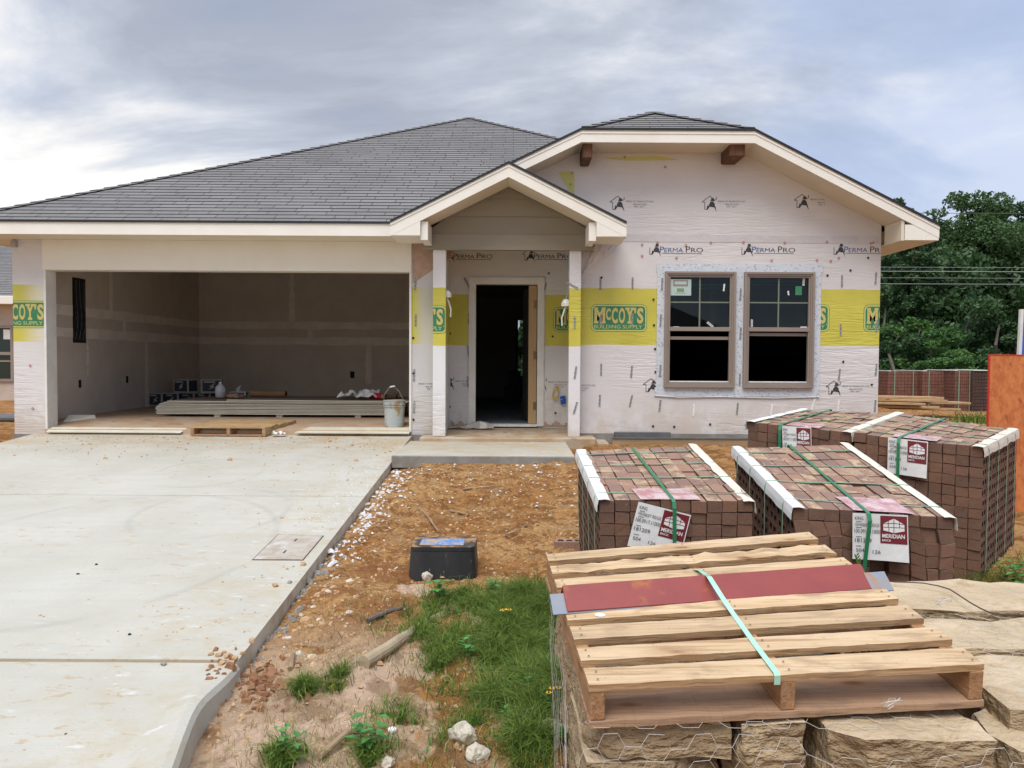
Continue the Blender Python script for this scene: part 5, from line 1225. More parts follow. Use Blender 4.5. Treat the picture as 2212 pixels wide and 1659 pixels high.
m = MB(); m.lathe((c.x, 12.4, z), [(.06, 0), (.078, .01), (.08, .13), (.07, .17), (.035, .205), (.022, .21), (.022, .23)], 18); j = tag(m.build('plastic_jug', 'jug', smooth=True), 'translucent white gallon jug standing on the drywall stack', 'jug')
m = MB(); m.lathe((c.x, 12.4, z+.228), [(.024, 0), (.024, .018)], 12); m.build('cap', 'white', j)
m = MB(); m.tube([(c.x+.03, 12.36, z+.19), (c.x+.075, 12.35, z+.17), (c.x+.085, 12.35, z+.11), (c.x+.07, 12.35, z+.09)], .009, 6); m.build('handle', 'jug', j)
c = P(518, 852, 12.8); cbox(c.x, 12.75, z, 0, R(8), 'small flat box on the drywall stack between jug and paper roll', w=.26, d=.18, h=.085)
m = MB(); a, b = P(542, 853, 12.6), P(618, 853, 12.5); m.tube([(a.x, 12.6, z+.055), (b.x, 12.5, z+.055)], .055, 14); r1 = tag(m.build('paper_roll', 'kraft', smooth=False), 'brown kraft paper roll lying on the drywall stack', 'paper roll')
m = MB(); m.tube([(b.x-.01, 12.5, z+.055), (b.x+.004, 12.499, z+.055)], .03, 12); m.build('roll_core', 'dark', r1)
def scrap(name, c, w, d, h, seed, mt, label, cat, nx_=7, ny_=5):
    m = MB(); q = [[V((c[0]-w/2+w*i/nx_+.1*w*noise.noise(V((j, seed, 1))), c[1]-d/2+d*j/ny_+.15*d*noise.noise(V((i, seed, 4))), c[2]+h*(.15+.85*abs(noise.noise(V((i*.6+seed, j*.7, 0)))*1.6)))) for i in range(nx_+1)] for j in range(ny_+1)]
    for j in range(ny_):
        for i in range(nx_): m.face([q[j][i], q[j][i+1], q[j+1][i+1], q[j+1][i]])
    o = m.build(name, mt); s = o.modifiers.new('s', 'SOLIDIFY'); s.thickness = .002; return tag(o, label, cat)
c = P(507, 858, 12.0); scrap('paper_scrap', (c.x, 12.0, z+.004), .30, .25, .09, 4, 'kraft', 'crumpled brown paper scrap at the stack front edge', 'paper')
c = P(775, 858, 12.1); scrap('plastic_bag', (c.x, 12.1, z+.006), .62, .35, .15, 9, 'white', 'crumpled white plastic on the right of the drywall stack', 'plastic bag', 10, 6)
m = MB(); a, b = P(795, 854, 12.15), P(826, 858, 11.95); m.tube([(a.x, 12.15, z+.06), (b.x, 11.95, z+.05)], .048, 12); r2 = tag(m.build('wrapped_roll', 'red'), 'red wrapped roll lying by the white plastic', 'roll')
m = MB(); d_ = V((b.x-a.x, -.2, -.01)).normalized(); e_ = V((b.x, 11.95, z+.05)); m.tube([e_, e_+d_*.004], .034, 12); m.build('roll_end', 'boxw', r2)
c = P(838, 852, 12.25); scrap('paper_scrap', (c.x, 12.3, z+.004), .30, .25, .10, 17, 'kraft', 'torn brown paper behind the red roll', 'paper')
# bucket
c = P(852, 920, 10.78); t = thing('bucket', 'dirty grey five gallon bucket with wire handle at the garage opening', 'bucket', (c.x, 10.78, gz(10.78)))
z = gz(10.78); X0 = c.x
m = MB(); m.lathe((X0, 10.78, z), [(.128, 0), (.133, .01), (.147, .30), (.149, .302), (.150, .375), (.143, .375), (.138, .05), (.12, .02)], 28, cap=True); m.build('body', 'bucket', t, smooth=False)
m = MB()
for zz in (.285, .315, .365): m.lathe((X0, 10.78, z+zz), [(.148, -.004), (.158, -.002), (.158, .004), (.148, .006)], 28, cap=False)
m.build('rim', 'bucket', t)
m = MB(); m.tube([(X0-.153, 10.78, z+.34), (X0-.13, 10.74, z+.46), (X0-.06, 10.72, z+.555), (X0+.0, 10.72, z+.57), (X0+.07, 10.73, z+.50), (X0+.12, 10.75, z+.40), (X0+.153, 10.78, z+.34)], .0025, 5); hd = m.build('handle', 'wire', t)
m = MB(); m.tube([(X0-.055, 10.718, z+.558), (X0+.015, 10.718, z+.57)], .011, 8); m.build('grip', 'white', hd)
# small pallet
pc = [P(411, 921, 10.28), P(574, 923, 10.28), P(470, 902, 11.0), P(641, 900.6, 11.0)]
t = thing('wooden_pallet', 'small pallet lying on the driveway at the garage opening', 'pallet', (pc[0]+pc[3])/2-V((0, 0, .12)), 'pallets')
zt_ = .118
def q2(u, v, h): p = lerp(lerp(pc[0], pc[1], u), lerp(pc[2], pc[3], u), v); return V((p.x, p.y, -.015+.05*v+h))
def slat(name, u0, u1, v0, v1, h0, h1, mt):
    m = MB(); m.hexa([q2(u0, v0, h0), q2(u1, v0, h0), q2(u1, v1, h0), q2(u0, v1, h0), q2(u0, v0, h1), q2(u1, v0, h1), q2(u1, v1, h1), q2(u0, v1, h1)]); m.build(name, mt, t, bevel=.003)
for k in range(7): slat('deck_board', .02*math.sin(k*2)*.5, 1-.01*math.cos(k*3), k*.145, k*.145+(.125 if k != 4 else .10), .102+.004*math.sin(k), .120+.004*math.sin(k), 'pine4')
for u in (0, .48, .95): slat('stringer', u, u+.045, 0, 1, .018, .1015, 'pine4' if u > .9 else 'pine2')
for v in (0, .44, .86): slat('bottom_board', 0, 1, v, v+.12, 0, .0175, 'pine2')
m = MB(); a, b = P(637, 934, 10.37), P(884, 934, 10.37); m.hexa([(a.x, 10.36, .0+.02), (b.x, 10.36, .02), (b.x, 10.66, .058), (a.x+.13, 10.66, .058), (a.x, 10.36, .034), (b.x, 10.36, .034), (b.x, 10.66, .082), (a.x+.13, 10.66, .082)])
tag(m.build('drywall_strip', 'sheet'), 'white drywall strip lying across the garage lip beside the bucket', 'board strip')
a, b = P(106, 928, 10.45), P(393, 927, 10.45); m = MB(); m.hexa([(a.x, 10.38, .01), (b.x, 10.38, .01), (b.x+.05, 10.52, .055), (a.x, 10.52, .055), (a.x, 10.38, .022), (b.x-.08, 10.38, .022), (b.x+.05, 10.52, .07), (a.x, 10.52, .07)])
tag(m.build('drywall_strip', 'sheet'), 'long thin drywall strip along the left of the garage lip', 'board strip')
m = MB(); A, B, C, D = P(136, 911, 10.95), P(208, 904, 11.3), P(205, 899, 11.35), P(150, 895, 11.2); A.z = B.z = gz(11)+.004; C.z = gz(11.3)+.05; D.z = gz(11.2)+.07
m.face([A, B, C, D]); m.face([A, D, V((A.x+.03, 11.05, gz(11)+.02))]); o = m.build('torn_paper', 'cream'); s_ = o.modifiers.new('s', 'SOLIDIFY'); s_.thickness = .004; tag(o, 'torn white paper leaning near the left garage wall', 'paper')
m = MB(); A, B, C = P(563, 945, 10.2), P(580, 932, 10.25), P(588, 930, 10.3); c = P(602, 933, 10.3); scrap('paper_scrap', (c.x, 10.3, .0), .18, .10, .06, 21, 'white', 'white paper scrap tucked beside the small pallet', 'paper')

# ================================================================== YARD
# black box for the water meter
c = G(955, 1252); t = thing('valve_box', 'black plastic valve box standing on the soil with a blue label on its dusty top', 'valve box', c)
z = c.z-.02; w1, w2, d1, d2, hh = .235, .22, .17, .155, .245
tl = V((0, 0, hh)); cx_ = c.x; cy_ = c.y+.17; z = c.z-.03
def ring_(w, d, z_, r=.04, n=5):
    out = []
    for sx, sy, a0 in ((1, -1, -90), (1, 1, 0), (-1, 1, 90), (-1, -1, 180)):
        for k in range(n): a = R(a0+90*k/(n-1)); out.append(V((cx_+sx*(w-r)+r*math.cos(a), cy_+sy*(d-r)+r*math.sin(a), z_)))
    return out
m = MB(); rr_ = [ring_(w1, d1, z), ring_(w1*.99, d1*.99, z+.02), ring_(w2, d2, z+hh-.03), ring_(w2*.98, d2*.98, z+hh-.03), ring_(w2*1.0, d2*1.0, z+hh-.026), ring_(w2, d2, z+hh)]
for a, b in zip(rr_[:-1], rr_[1:]):
    n = len(a)
    for k in range(n): m.face([a[k], a[(k+1) % n], b[(k+1) % n], b[k]])
m.build('body', 'bplast', t)
m = MB(); r1_ = ring_(w2*.985, d2*.985, z+hh+.004); m.face(r1_); m.faces(ring_(w2, d2, z+hh-.001)+r1_, [(k, (k+1) % 20, (k+1) % 20+20, k+20) for k in range(20)]); m.build('lid', 'dustlid', t)
m = MB(); m.obox((cx_-.01, cy_-.03, z+hh+.007), (.15, 0, 0), (0, .09, 0), (0, 0, .002)); m.build('label_plate', 'blue', t, bevel=.001)
for k in range(34):   # mud spatter modelled as tiny ribs of dry dirt
    pass
# broken black scraps and rocks at its foot
p = G(962, 1242); m = MB(); m.prism([(p.x-.10, p.y-.02, p.z), (p.x+.08, p.y-.06, p.z), (p.x+.11, p.y-.0, p.z+.06), (p.x-.09, p.y+.02, p.z+.045)], (.0, .006, .002)); tag(m.build('plastic_scrap', 'dkgrey'), 'torn dark plastic scrap leaning on the foot of the black box', 'plastic scrap')
def boulder(p, w, h, seed, label, mt, name, cat, group):
    bm = bmesh.new(); bmesh.ops.create_icosphere(bm, subdivisions=4 if w > .06 else 3, radius=1); rr = random.Random(seed)
    pl = [(V((rr.gauss(0, 1), rr.gauss(0, 1), rr.gauss(0, .8))).normalized(), rr.uniform(.55, .85)) for _ in range(11)]
    for v_ in bm.verts:
        for n_, d_ in pl:
            q = v_.co.dot(n_)
            if q > d_: v_.co -= n_*(q-d_)*.92
        v_.co += v_.co.normalized()*(noise.noise(v_.co*2.3+V((seed, 0, 0)))*.12+noise.noise(v_.co*7+V((seed, 3, 0)))*.05)
        v_.co = V((v_.co.x*w*.5, v_.co.y*w*.42, v_.co.z*w*h*.55))
    me = bpy.data.meshes.new(name); bm.to_mesh(me); bm.free(); me.materials.append(M[mt])
    o = bpy.data.objects.new(name, me); COL.objects.link(o); o.location = p+V((0, 0, w*h*.28)); o.rotation_euler.z = seed*.7
    return tag(o, label, cat, group)
def rock(px, py, w, label, seed, mt='rock', cat='rock', h=.6, name='rock', grp=None, yaw=None):
    p = G(px, py); return boulder(p, w, h, seed, label, mt=mt, name=name, cat=cat, group=grp)
rock(923, 1252, .085, 'pale yellowish rock at the foot of the black box', 71, h=.9)
rock(1730-730, 1601, .13, 'cream rock with rusty stain in the bottom soil, grass tuft beside it', 72, h=.8)
rock(1035, 1638, .12, 'flat pale rock at the bottom edge beside the cream rock', 73)
rock(1190, 1590, .15, 'grey rock half sunk in the grass by the pile', 75, h=.5)
rock(1146, 1280, .10, 'white lump in the grass near the back of the patch', 76, 'white', h=.5); rock(1075, 1500, .08, 'small grey stone in the green grass', 77, h=.5)
rock(757, 1268, .05, 'small stone at the driveway edge', 78) if 0 else None
rock(716, 1196, .07, 'white chunk on the soil against the driveway edge by the cover', 79, 'white')
rock(769, 996, .06, 'tan clod lying on the driveway near the walkway', 80, 'clod', 'dirt clod')
rock(905, 993, .07, 'broken concrete lump below the walkway corner', 82, 'slabedge', 'rubble'); rock(862, 1000, .13, 'grey concrete chunk beside the walkway corner', 81, 'slabedge', 'rubble', h=.35)
rock(655, 1222, .05, 'brown clod on the driveway beside the cover', 83, 'clod', 'dirt clod'); rock(595, 1267, .05, 'dark brown clod on the slab below the cover', 84, 'clod', 'dirt clod'); rock(625, 1260, .035, 'small grey pebble on the slab', 85, 'slabedge', 'pebble')
for k, (px, py, w_) in enumerate(((455, 1416, .035), (474, 1418, .045), (492, 1421, .05), (508, 1424, .04), (524, 1416, .035), (478, 1436, .04), (544, 1389, .04), (543, 1407, .035), (500, 1433, .04), (484, 1410, .025))):
    rock(px, py, w_, 'small tan clod in the cluster at the slab corner', 86+k, 'clod', 'dirt clod', grp='clods at the slab corner')
rock(353, 1438, .035, 'dark grey pebble beside the expansion strip', 97, 'slabedge', 'pebble'); rock(208, 1221, .022, 'tiny black chip on the upper slab', 98, 'black', 'chip', grp='black chips on the driveway'); rock(168, 1242, .022, 'black chip left of the other one on the slab', 99, 'black', 'chip', grp='black chips on the driveway'); rock(280, 1372, .02, 'black chip in the middle of the near slab', 100, 'black', 'chip', grp='black chips on the driveway'); rock(142, 1590, .024, 'black chip on the apron', 101, 'black', 'chip', grp='black chips on the driveway')
rock(837, 1656, .07, 'pale flat stone in the bottom weeds', 102); rock(848, 1585, .05, 'small whitish stone left of the leafy weed', 103, 'white')
def stickobj(pts, r0, r1, label, cat='stick', mt='stick', name='stick', n=8):
    m = MB(); P_ = []
    for (px, py, h) in pts: g_ = G(px, py); P_.append(g_+V((0, 0, h)))
    Q_ = []
    for a, b in zip(P_[:-1], P_[1:]):
        for k in range(5): Q_.append(lerp(a, b, k/5)+V((0, 0, .006*noise.noise(V((k, a.x*9, a.y*5))))))
    Q_.append(P_[-1]); m.tube(Q_, r0, n, 0, r1); return tag(m.build(name, mt), label, cat)
stickobj([(786, 1442, .02), (850, 1400, .018), (900, 1362, .012), (960, 1325, -.005)], .036, .022, 'bleached log with a cut end pointing at the driveway', 'log', 'log', 'log', 12)
stickobj([(612, 1480, .015), (680, 1478, .02), (745, 1480, .01)], .022, .014, 'brown root lying on the pale sand by the driveway corner', 'root')
stickobj([(795, 1345, .012), (830, 1332, .015), (868, 1318, .01)], .016, .012, 'dark short branch on the soil mid yard', mt='bark')
stickobj([(908, 1100, .006), (925, 1125, .02), (948, 1152, .01)], .010, .007, 'forked thin stick below the walkway'); stickobj([(628, 1450, .01), (633, 1420, .014)], .015, .012, 'short brown twig on sand at the slab corner')
stickobj([(1000, 1060, .01), (1085, 1053, .01)], .012, .006, 'long twig on the soil near the walkway'); stickobj([(972, 1107, .01), (1012, 1116, .012)], .013, .01, 'short thick twig in the middle of the bare soil')
stickobj([(1092, 1158, .008), (1120, 1150, .014), (1138, 1138, .008)], .009, .004, 'pale crooked twig right of the black box'); stickobj([(780+50, 1345+230, .01), (750, 1600, .02), (690, 1650, .02)], .016, .012, 'thin root running through the bottom weeds')
c = G(714, 1489); m = MB(); m.tube([c+V((0, 0, .004)), c+V((.015, .0, .017)), c+V((.035, .01, .012))], .014, 8, 0, .006); tag(m.build('yellow_fruit', 'petal'), 'small yellow pear-shaped fruit on the soil', 'fruit')
c = G(725, 1199)
# loose stuff: white plaster crumbs and gravel
def crumbs(name, n, fn, s0, s1, mt, label, seed):
    rr = random.Random(seed); m = MB()
    for k in range(n):
        p = fn(rr)
        if p is None: continue
        z = g(p[0], p[1]) if not (DX0 < p[0] < DX1 and p[1] < 10.44) else zdrive(p[1])
        s = rr.uniform(s0, s1)*(1 if rr.random() < .9 else 1.8)
        a = rr.random()*6.28; ax = V((math.cos(a), math.sin(a), rr.uniform(-.3, .3)))*s; ay = V((-math.sin(a), math.cos(a), rr.uniform(-.3, .3)))*s*rr.uniform(.4, .9); az = V((0, 0, 1))*s*rr.uniform(.3, .7)
        c = V((p[0], p[1], z+s*.15))
        m.faces([c-ax*.9-ay-az*.5, c+ax-ay*.7-az*.5, c+ax*.8+ay-az*.5, c-ax+ay*.8-az*.5, c-ax*.5-ay*.5+az, c+ax*.6-ay*.4+az*.8, c+ax*.4+ay*.6+az, c-ax*.6+ay*.3+az*.7], MB.HB, 0)
    o = m.build(name, mt); o['kind'] = 'stuff'; o['label'] = label; return o
def edge_pt(rr):
    y = rr.uniform(5.4, 8.9); return (DX1+.02+abs(rr.gauss(0, .16)), y)
crumbs('plaster_crumbs', 260, edge_pt, .006, .02, 'white', 'white plaster crumbs strewn along the driveway edge', 5)
crumbs('plaster_crumbs', 260, lambda rr: (rr.uniform(-1.3, 2.2), 8.55-abs(rr.gauss(0, 1.1))), .005, .015, 'white', 'white crumbs scattered on the bare soil', 6)
crumbs('plaster_crumbs', 160, lambda rr: (DX1-.02-abs(rr.gauss(0, .22)), rr.uniform(6.2, 8.6)), .003, .008, 'white', 'white crumbs on the driveway border', 7)
crumbs('soil_crumbs', 9000, lambda rr: (rr.uniform(-1.35, 3.6), rr.uniform(2.6, 8.5)), .003, .012, 'clod', 'small crumbs of soil over the yard', 8)
crumbs('soil_crumbs', 260, lambda rr: (DX1-.01-abs(rr.gauss(0, .5)), rr.uniform(4, 10.3)), .003, .009, 'clod', 'soil crumbs dropped on the driveway', 9)
crumbs('soil_crumbs', 420, lambda rr: (rr.uniform(-6.4, -1.4), 10.4-abs(rr.gauss(0, .7))), .004, .011, 'clod', 'dry crumbs in front of the garage', 10)
crumbs('wood_splinters', 150, lambda rr: (rr.uniform(-5.5, .6), 10.2-abs(rr.gauss(0, .8))), .006, .02, 'lumber', 'wood splinters in front of the house', 11)
crumbs('gravel', 80, lambda rr: (DX1+.01+abs(rr.gauss(0, .06)), rr.uniform(3.7, 6)), .007, .02, 'slabedge', 'grey gravel beside the driveway edge', 12)
crumbs('bark_chips', 170, lambda rr: (DX1+.12+rr.gauss(0, .10), 3.72+rr.gauss(0, .12)), .008, .026, mat('rusty_bark', (.20, .085, .035), (.30, .15, .07), 9, bmp=.5), 'reddish bark chips at the slab corner', 13)
rr = random.Random(12)
for k in range(46):
    y = rr.uniform(3.95, 5.2); x = DX1+.10+abs(rr.gauss(.12, .16)); s_ = rr.uniform(.02, .06)*(1.5 if rr.random() < .15 else 1)
    boulder(V((x, y, g(x, y)-.3*s_)), s_, .7, 300+k, 'tan clay clod in the broken soil beside the driveway edge', 'clod' if k % 4 else 'rock', 'clay_clod', 'dirt clod', 'clay clods beside the driveway edge')
# cover set in the driveway
cv = [G(544, 1211), G(655, 1211), G(700, 1158), G(601, 1155)]
t = thing('meter_cover', 'square concrete utility cover set in the driveway near its edge', 'cover', (cv[0]+cv[2])/2)
m = MB(); q = [p+V((0, 0, .003)) for p in cv]; m.faces([p-V((0, 0, .03)) for p in q]+q, MB.HB); m.build('rim', 'rust', t)
cen = sum(cv, V())/4; q = [cen+(p-cen)*.965+V((0, 0, .006)) for p in cv]; m = MB(); m.faces([p-V((0, 0, .004)) for p in q]+q, MB.HB); m.build('lid', 'cover', t, bevel=.003)
for s_ in (.28, .76):
    a = lerp(lerp(q[0], q[1], .5), lerp(q[3], q[2], .5), s_); m = MB(); m.obox(a+V((0, 0, .001)), (q[3]-q[0]).normalized()*.03, (.006, 0, 0), (0, 0, .001)); m.build('lift_slot', 'rust', t)
# ------------------------------------------------------------------ grass and weeds
def blade_mesh(name, pts, mt, label, seed, h0, h1, w=.0035, parent=None, lean=.6):
    rr = random.Random(seed); vs, fs, tn = [], [], []
    for (x, y, sc) in pts:
        z = g(x, y); h = rr.uniform(h0, h1)*sc; a = rr.random()*6.283; l = rr.uniform(.1, 1)*lean*h; dx, dy = math.cos(a), math.sin(a); b = rr.random()*6.283; sx, sy = math.cos(b)*w*rr.uniform(.6, 1.3), math.sin(b)*w
        i = len(vs)
        vs += [(x-sx, y-sy, z-.005), (x+sx, y+sy, z-.005), (x+dx*l*.35-sx*.8, y+dy*l*.35-sy*.8, z+h*.6), (x+dx*l*.35+sx*.8, y+dy*l*.35+sy*.8, z+h*.6), (x+dx*l, y+dy*l, z+h*(1-.25*l/h))]
        fs += [(i, i+1, i+3, i+2), (i+2, i+3, i+4)]; t = rr.random(); tn += [t, t]
    me = bpy.data.meshes.new(name); me.from_pydata(vs, [], fs); me.materials.append(M[mt]); at = me.attributes.new('tone', 'FLOAT', 'FACE'); at.data.foreach_set('value', tn)
    o = bpy.data.objects.new(name, me); COL.objects.link(o)
    if parent: o.parent = parent; o.matrix_parent_inverse = Matrix.Translation(-parent.location)
    return o
rr = random.Random(77); pts = []
CL = [(1195, 1330, .12, 2.0), (1205, 1420, .10, 2.0), (1215, 1520, .10, 2.0), (1120, 1370, .28, 1.2), (1160, 1480, .2, 1.4), (1090, 1330, .34, 1.0), (1150, 1420, .30, 1.2), (1180, 1540, .22, 1.1), (1010, 1400, .28, .75), (960, 1330, .25, .6), (1060, 1520, .25, .8), (1150, 1620, .18, .9), (935, 1440, .2, .4), (1130, 1300, .22, 1.2), (1170, 1470, .16, 1.4), (1000, 1290, .2, .7), (620, 1650, .09, .7), (900, 1370, .22, .5), (1010, 1600, .3, .35), (790, 1640, .12, .4), (850, 1560, .2, .2), (655, 1490, .07, .7), (730, 1480, .08, .5), (1100, 1420, .3, 1)]
for (px, py, rad, den) in CL:
    c = G(px, py)
    for k in range(int(6200*den*rad/.25)):
        a = rr.random()*6.283; q = abs(rr.gauss(0, .5))*rad; x, y = c.x+math.cos(a)*q, c.y+math.sin(a)*q*1.15
        if x > .17 and y < 3.5 or x < DX1+.03 or (x > .5 and y > 3.95): continue
        cl = noise.noise(V((x*7, y*7, 2)))
        if cl < .02 and rr.random() < (.9 if den < .9 else .72): continue
        if noise.noise(V((x*17, y*17, 6))) < -.12 and rr.random() < .7: continue
        pts.append((x, y, (.75+.6*max(0, cl)+.25*den)*(1+.35*sm(-.25, .1, x))))
for k in range(900):
    x, y = rr.uniform(-1.1, .2), rr.uniform(2.6, 4.9)
    if noise.noise(V((x*4, y*4, 8))) > .1: pts.append((x, y, .6))
for (cxx, cyy, n_) in ((2.95, 4.75, 160), (3.1, 4.95, 120), (3.6, 5.2, 140), (3.5, 4.6, 60)):
    for k in range(n_): pts.append((cxx+rr.gauss(0, .08), cyy+rr.gauss(0, .08), 1.6))
gz_ = blade_mesh('grass', pts, 'grass', '', 5, .02, .105, w=.0018, lean=1.8); gz_['kind'] = 'stuff'; gz_['label'] = 'green grass tufts in the sandy soil beside the stone pile'
bw_ = blade_mesh('low_weeds', [p for p in pts[:int(len(pts)*.9):22]], 'leafC', '', 15, .02, .06, w=.006, lean=1.6); bw_['kind'] = 'stuff'; bw_['label'] = 'low broad leaved weeds mixed into the grass'
pts2 = [(rr.uniform(-1.2, .1), rr.uniform(2.7, 4.6), .8) for k in range(1600)]
d_ = blade_mesh('dry_grass', pts2, 'gdead', '', 6, .03, .08, w=.002, lean=1.4); d_['kind'] = 'stuff'; d_['label'] = 'dry straw in the soil'
def weed(px, py, n, h, lw, label, seed, flowers=0, mt='leafC', off=(0, 0), grp=None, narrow=False):
    c = G(px, py)+V((off[0], off[1], 0)); c.z = g(c.x, c.y); rr = random.Random(seed)
    t = thing('weed_plant', label, 'weed', c, grp); st = MB(); lf = []
    leaves = MB()
    for k in range(n):
        a = rr.random()*6.283; l = h*rr.uniform(.6, 1); tip = c+V((math.cos(a)*l*.45, math.sin(a)*l*.45, l)); mid = c+V((math.cos(a)*l*.15, math.sin(a)*l*.15, l*.55)); st.tube([c-V((0, 0, .01)), mid, tip], .0022, 4, 0, .001)
        for q in range(6 if not narrow else 12):
            s = .25+.75*q/(5 if not narrow else 11); b = lerp(c, mid, s*2) if s < .5 else lerp(mid, tip, s*2-1); aa = rr.random()*6.283; L_ = lw*rr.uniform(.6, 1.1); d = V((math.cos(aa), math.sin(aa), rr.uniform(.0, .6))).normalized(); sd = d.cross(V((0, 0, 1))).normalized()*L_*(.26 if not narrow else .07)
            m1 = b+d*L_*.45; e = b+d*L_-V((0, 0, L_*.2)); tone = rr.random()*.9+.05
            leaves.face([b, m1-sd, e, m1+sd-V((0, 0, .002))], 0, tone)
    st.build('stem', 'stem', t)
    leaves.build('leaves', mt, t)
    for k in range(flowers):
        p = c+V((rr.uniform(-.04, .04), rr.uniform(-.03, .03), h*rr.uniform(.9, 1.1))); m = MB()
        for q in range(6):
            a = q*1.047; d = V((math.cos(a), math.sin(a), .15)); s = V((-math.sin(a), math.cos(a), 0))*.006; m.face([p, p+d*.008-s, p+d*.017, p+d*.008+s], 0)
        m.lathe(p, [(.004, -.002), (.005, .004), (.002, .007)], 7, 1); m.build('flower', ['petal', 'rust'], t)
weed(790, 1630, 4, .15, .075, 'leafy green weed in the middle of the bottom edge', 1); weed(955, 1300, 4, .13, .08, 'broad leaved weed in front of the black box', 2)
weed(1060, 1290, 6, .12, .06, 'bushy weed between black box and pallet', 3); weed(1085, 1370, 5, .13, .035, 'yellow flowered weed halfway along the pallet left side', 4, 4, narrow=True)
weed(1187, 1560, 5, .14, .035, 'yellow flowered weed close to the pallet front left corner', 5, 3, narrow=True); weed(1215, 1610, 3, .10, .05, 'small leafy weed against the stone pile', 6); weed(620, 1655, 4, .16, .05, 'weed with a dark seed stalk at the bottom left of the soil', 7)
weed(1010, 1420, 5, .09, .05, 'pale green weed amid the grass beside the log', 8); weed(1140, 1500, 5, .10, .05, 'light weed in the dense grass', 9); weed(1100, 1560, 4, .08, .04, 'low weed at the lower grass', 10)
weed(2125, 1262, 7, .22, .12, 'grassy weed growing at the foot of the tall brick pack', 12, mt='grass', narrow=True, off=(.1, -.1)); weed(2205, 1290, 4, .2, .09, 'leafy plant at the right picture edge near the bricks', 13)
c = P(1873, 1262, 3.75); m = MB(); sd_ = MB(); pp = [c+V((0, 0, -.3)), c+V((-.01, 0, -.1)), c+V((-.03, 0, .06)), c+V((-.055, 0, .14))]; m.tube(pp, .002, 4)
t = thing('seed_stalk', 'thin seed stalk standing before the green strap of the slumped pack', 'weed', pp[0]); m.build('stem', 'stem', t); lm = MB()
for k in range(14):
    b = lerp(pp[2], pp[3], k/13) if k > 5 else lerp(pp[1], pp[2], k/6); s = 1 if k % 2 else -1; lm.face([b, b+V((s*.010, 0, .004)), b+V((s*.014, 0, .018)), b+V((s*.002, 0, .010))], 0, .8)
lm.build('seed_husks', 'leafB', t)
# ================================================================== BACKGROUND
def osb():
    Y = 6.6; x0 = P(2133, 900, Y).x; zt_ = P(2133, 768, Y).z; zb_ = g(x0, Y)-.03
    t = thing('board_container', 'orange strand board container wall with a red painted edge at the right of the bricks', 'container', (x0+1.2, Y+.6, zb_))
    m = MB(); m.box(x0+.012, x0+2.4, Y, Y+.012, zb_, zt_); m.build('front_board', 'osbr', t)
    m = MB(); m.box(x0, x0+.012, Y-.004, Y+.014, zb_, zt_+.003); m.box(x0+.012, x0+2.4, Y-.003, Y+.03, zt_+.0, zt_+.010); m.build('painted_edge', 'redpaint', t)
    for x in (x0+.12, x0+1.2, x0+2.35):
        m = MB(); m.box(x, x+.04, Y+.015, Y+.10, zb_, zt_-.02); m.build('stud', 'lumber', t)
osb()
t = thing('blue_panel', 'blue panel with a white edge leaning behind the orange board', 'panel', P(2215, 768, 8)+V((.5, 0, -1)))
A, B = P(2201, 775, 8), P(2212, 668, 8); m = MB(); m.prism([A-V((.0, 0, 1.1)), A+V((1.3, 0, -1.1)), B+V((1.2, 0, .1)), B], (0, .03, 0)); m.build('sheet', 'bluep', t)
m = MB(); m.prism([A-V((.03, 0, 1.1)), A+V((0, 0, -1.1)), B, B-V((.03, 0, 0))], (0, .035, 0)); m.build('edge_trim', 'white', t)
# distant packs of bricks
def simplepack(px0, px1, Y, py0, label, side=False, n=0):
    x0, x1 = P(px0, 850, Y).x, P(px1, 850, Y).x; zt_ = P(px0, py0, Y).z; zb_ = zt_-.86; t = thing('brick_pack', label, 'brick pack', (x0, Y, zb_), 'far packs of bricks by the road')
    m = MB(); nb = 10; nr = 12; rr = random.Random(px0); wd = (x1-x0)
    for i in range(nb):
        for k in range(nr):
            dz = .004*noise.noise(V((i, k, px0))); m.box(x0+wd*i/nb+.003, x0+wd*(i+1)/nb-.003, Y+dz*3, Y+1.1, zb_+.86*k/nr+.003, zb_+.86*(k+1)/nr-.003, 0, rr.random()*.9+.05)
    if side:
        for j in range(8):
            for k in range(nr):
                for q in (.3, .7): c = V((x1-.004, Y+1.1*(j+q)/8, zb_+.86*(k+.5)/nr)); m.obox(c, (.003, 0, 0), (0, .02, 0), (0, 0, .02), 1)
    o = m.build('bricks', ['bfar', 'core'], t); o['kind'] = 'stuff'
    for f in (.05, .95): m = MB(); m.box(x0+wd*f-.04, x0+wd*f+.04, Y-.01, Y+1.12, zt_+.002, zt_+.018); m.build('paper_strip', 'white', t)
    for f in (.2, .75): m = MB(); m.box(x0+wd*f-.008, x0+wd*f+.008, Y-.014, Y-.012, zb_, zt_+.002); m.build('strap', 'strapl', t)
M['bfar'] = mat('far_brick', (.20, .088, .058), (.15, .068, .05), 9, rough=.9, bmp=.3)
simplepack(1917, 1990, 17.0, 802, 'far brick pack closest to the house corner'); simplepack(1992, 2060, 16.8, 802, 'middle pack of the far brick row'); simplepack(2062, 2104, 16.4, 801, 'right hand pack of the far brick row', False)
t_ = thing('brick_pack', 'far brick pack turned so its cored side shows', 'brick pack', P(2120, 880, 16.2), 'far packs of bricks by the road')
m = MB(); x0, x1 = P(2102, 800, 16.3).x, P(2140, 800, 16.3).x; z1 = P(2110, 801, 16.3).z; rr = random.Random(4)
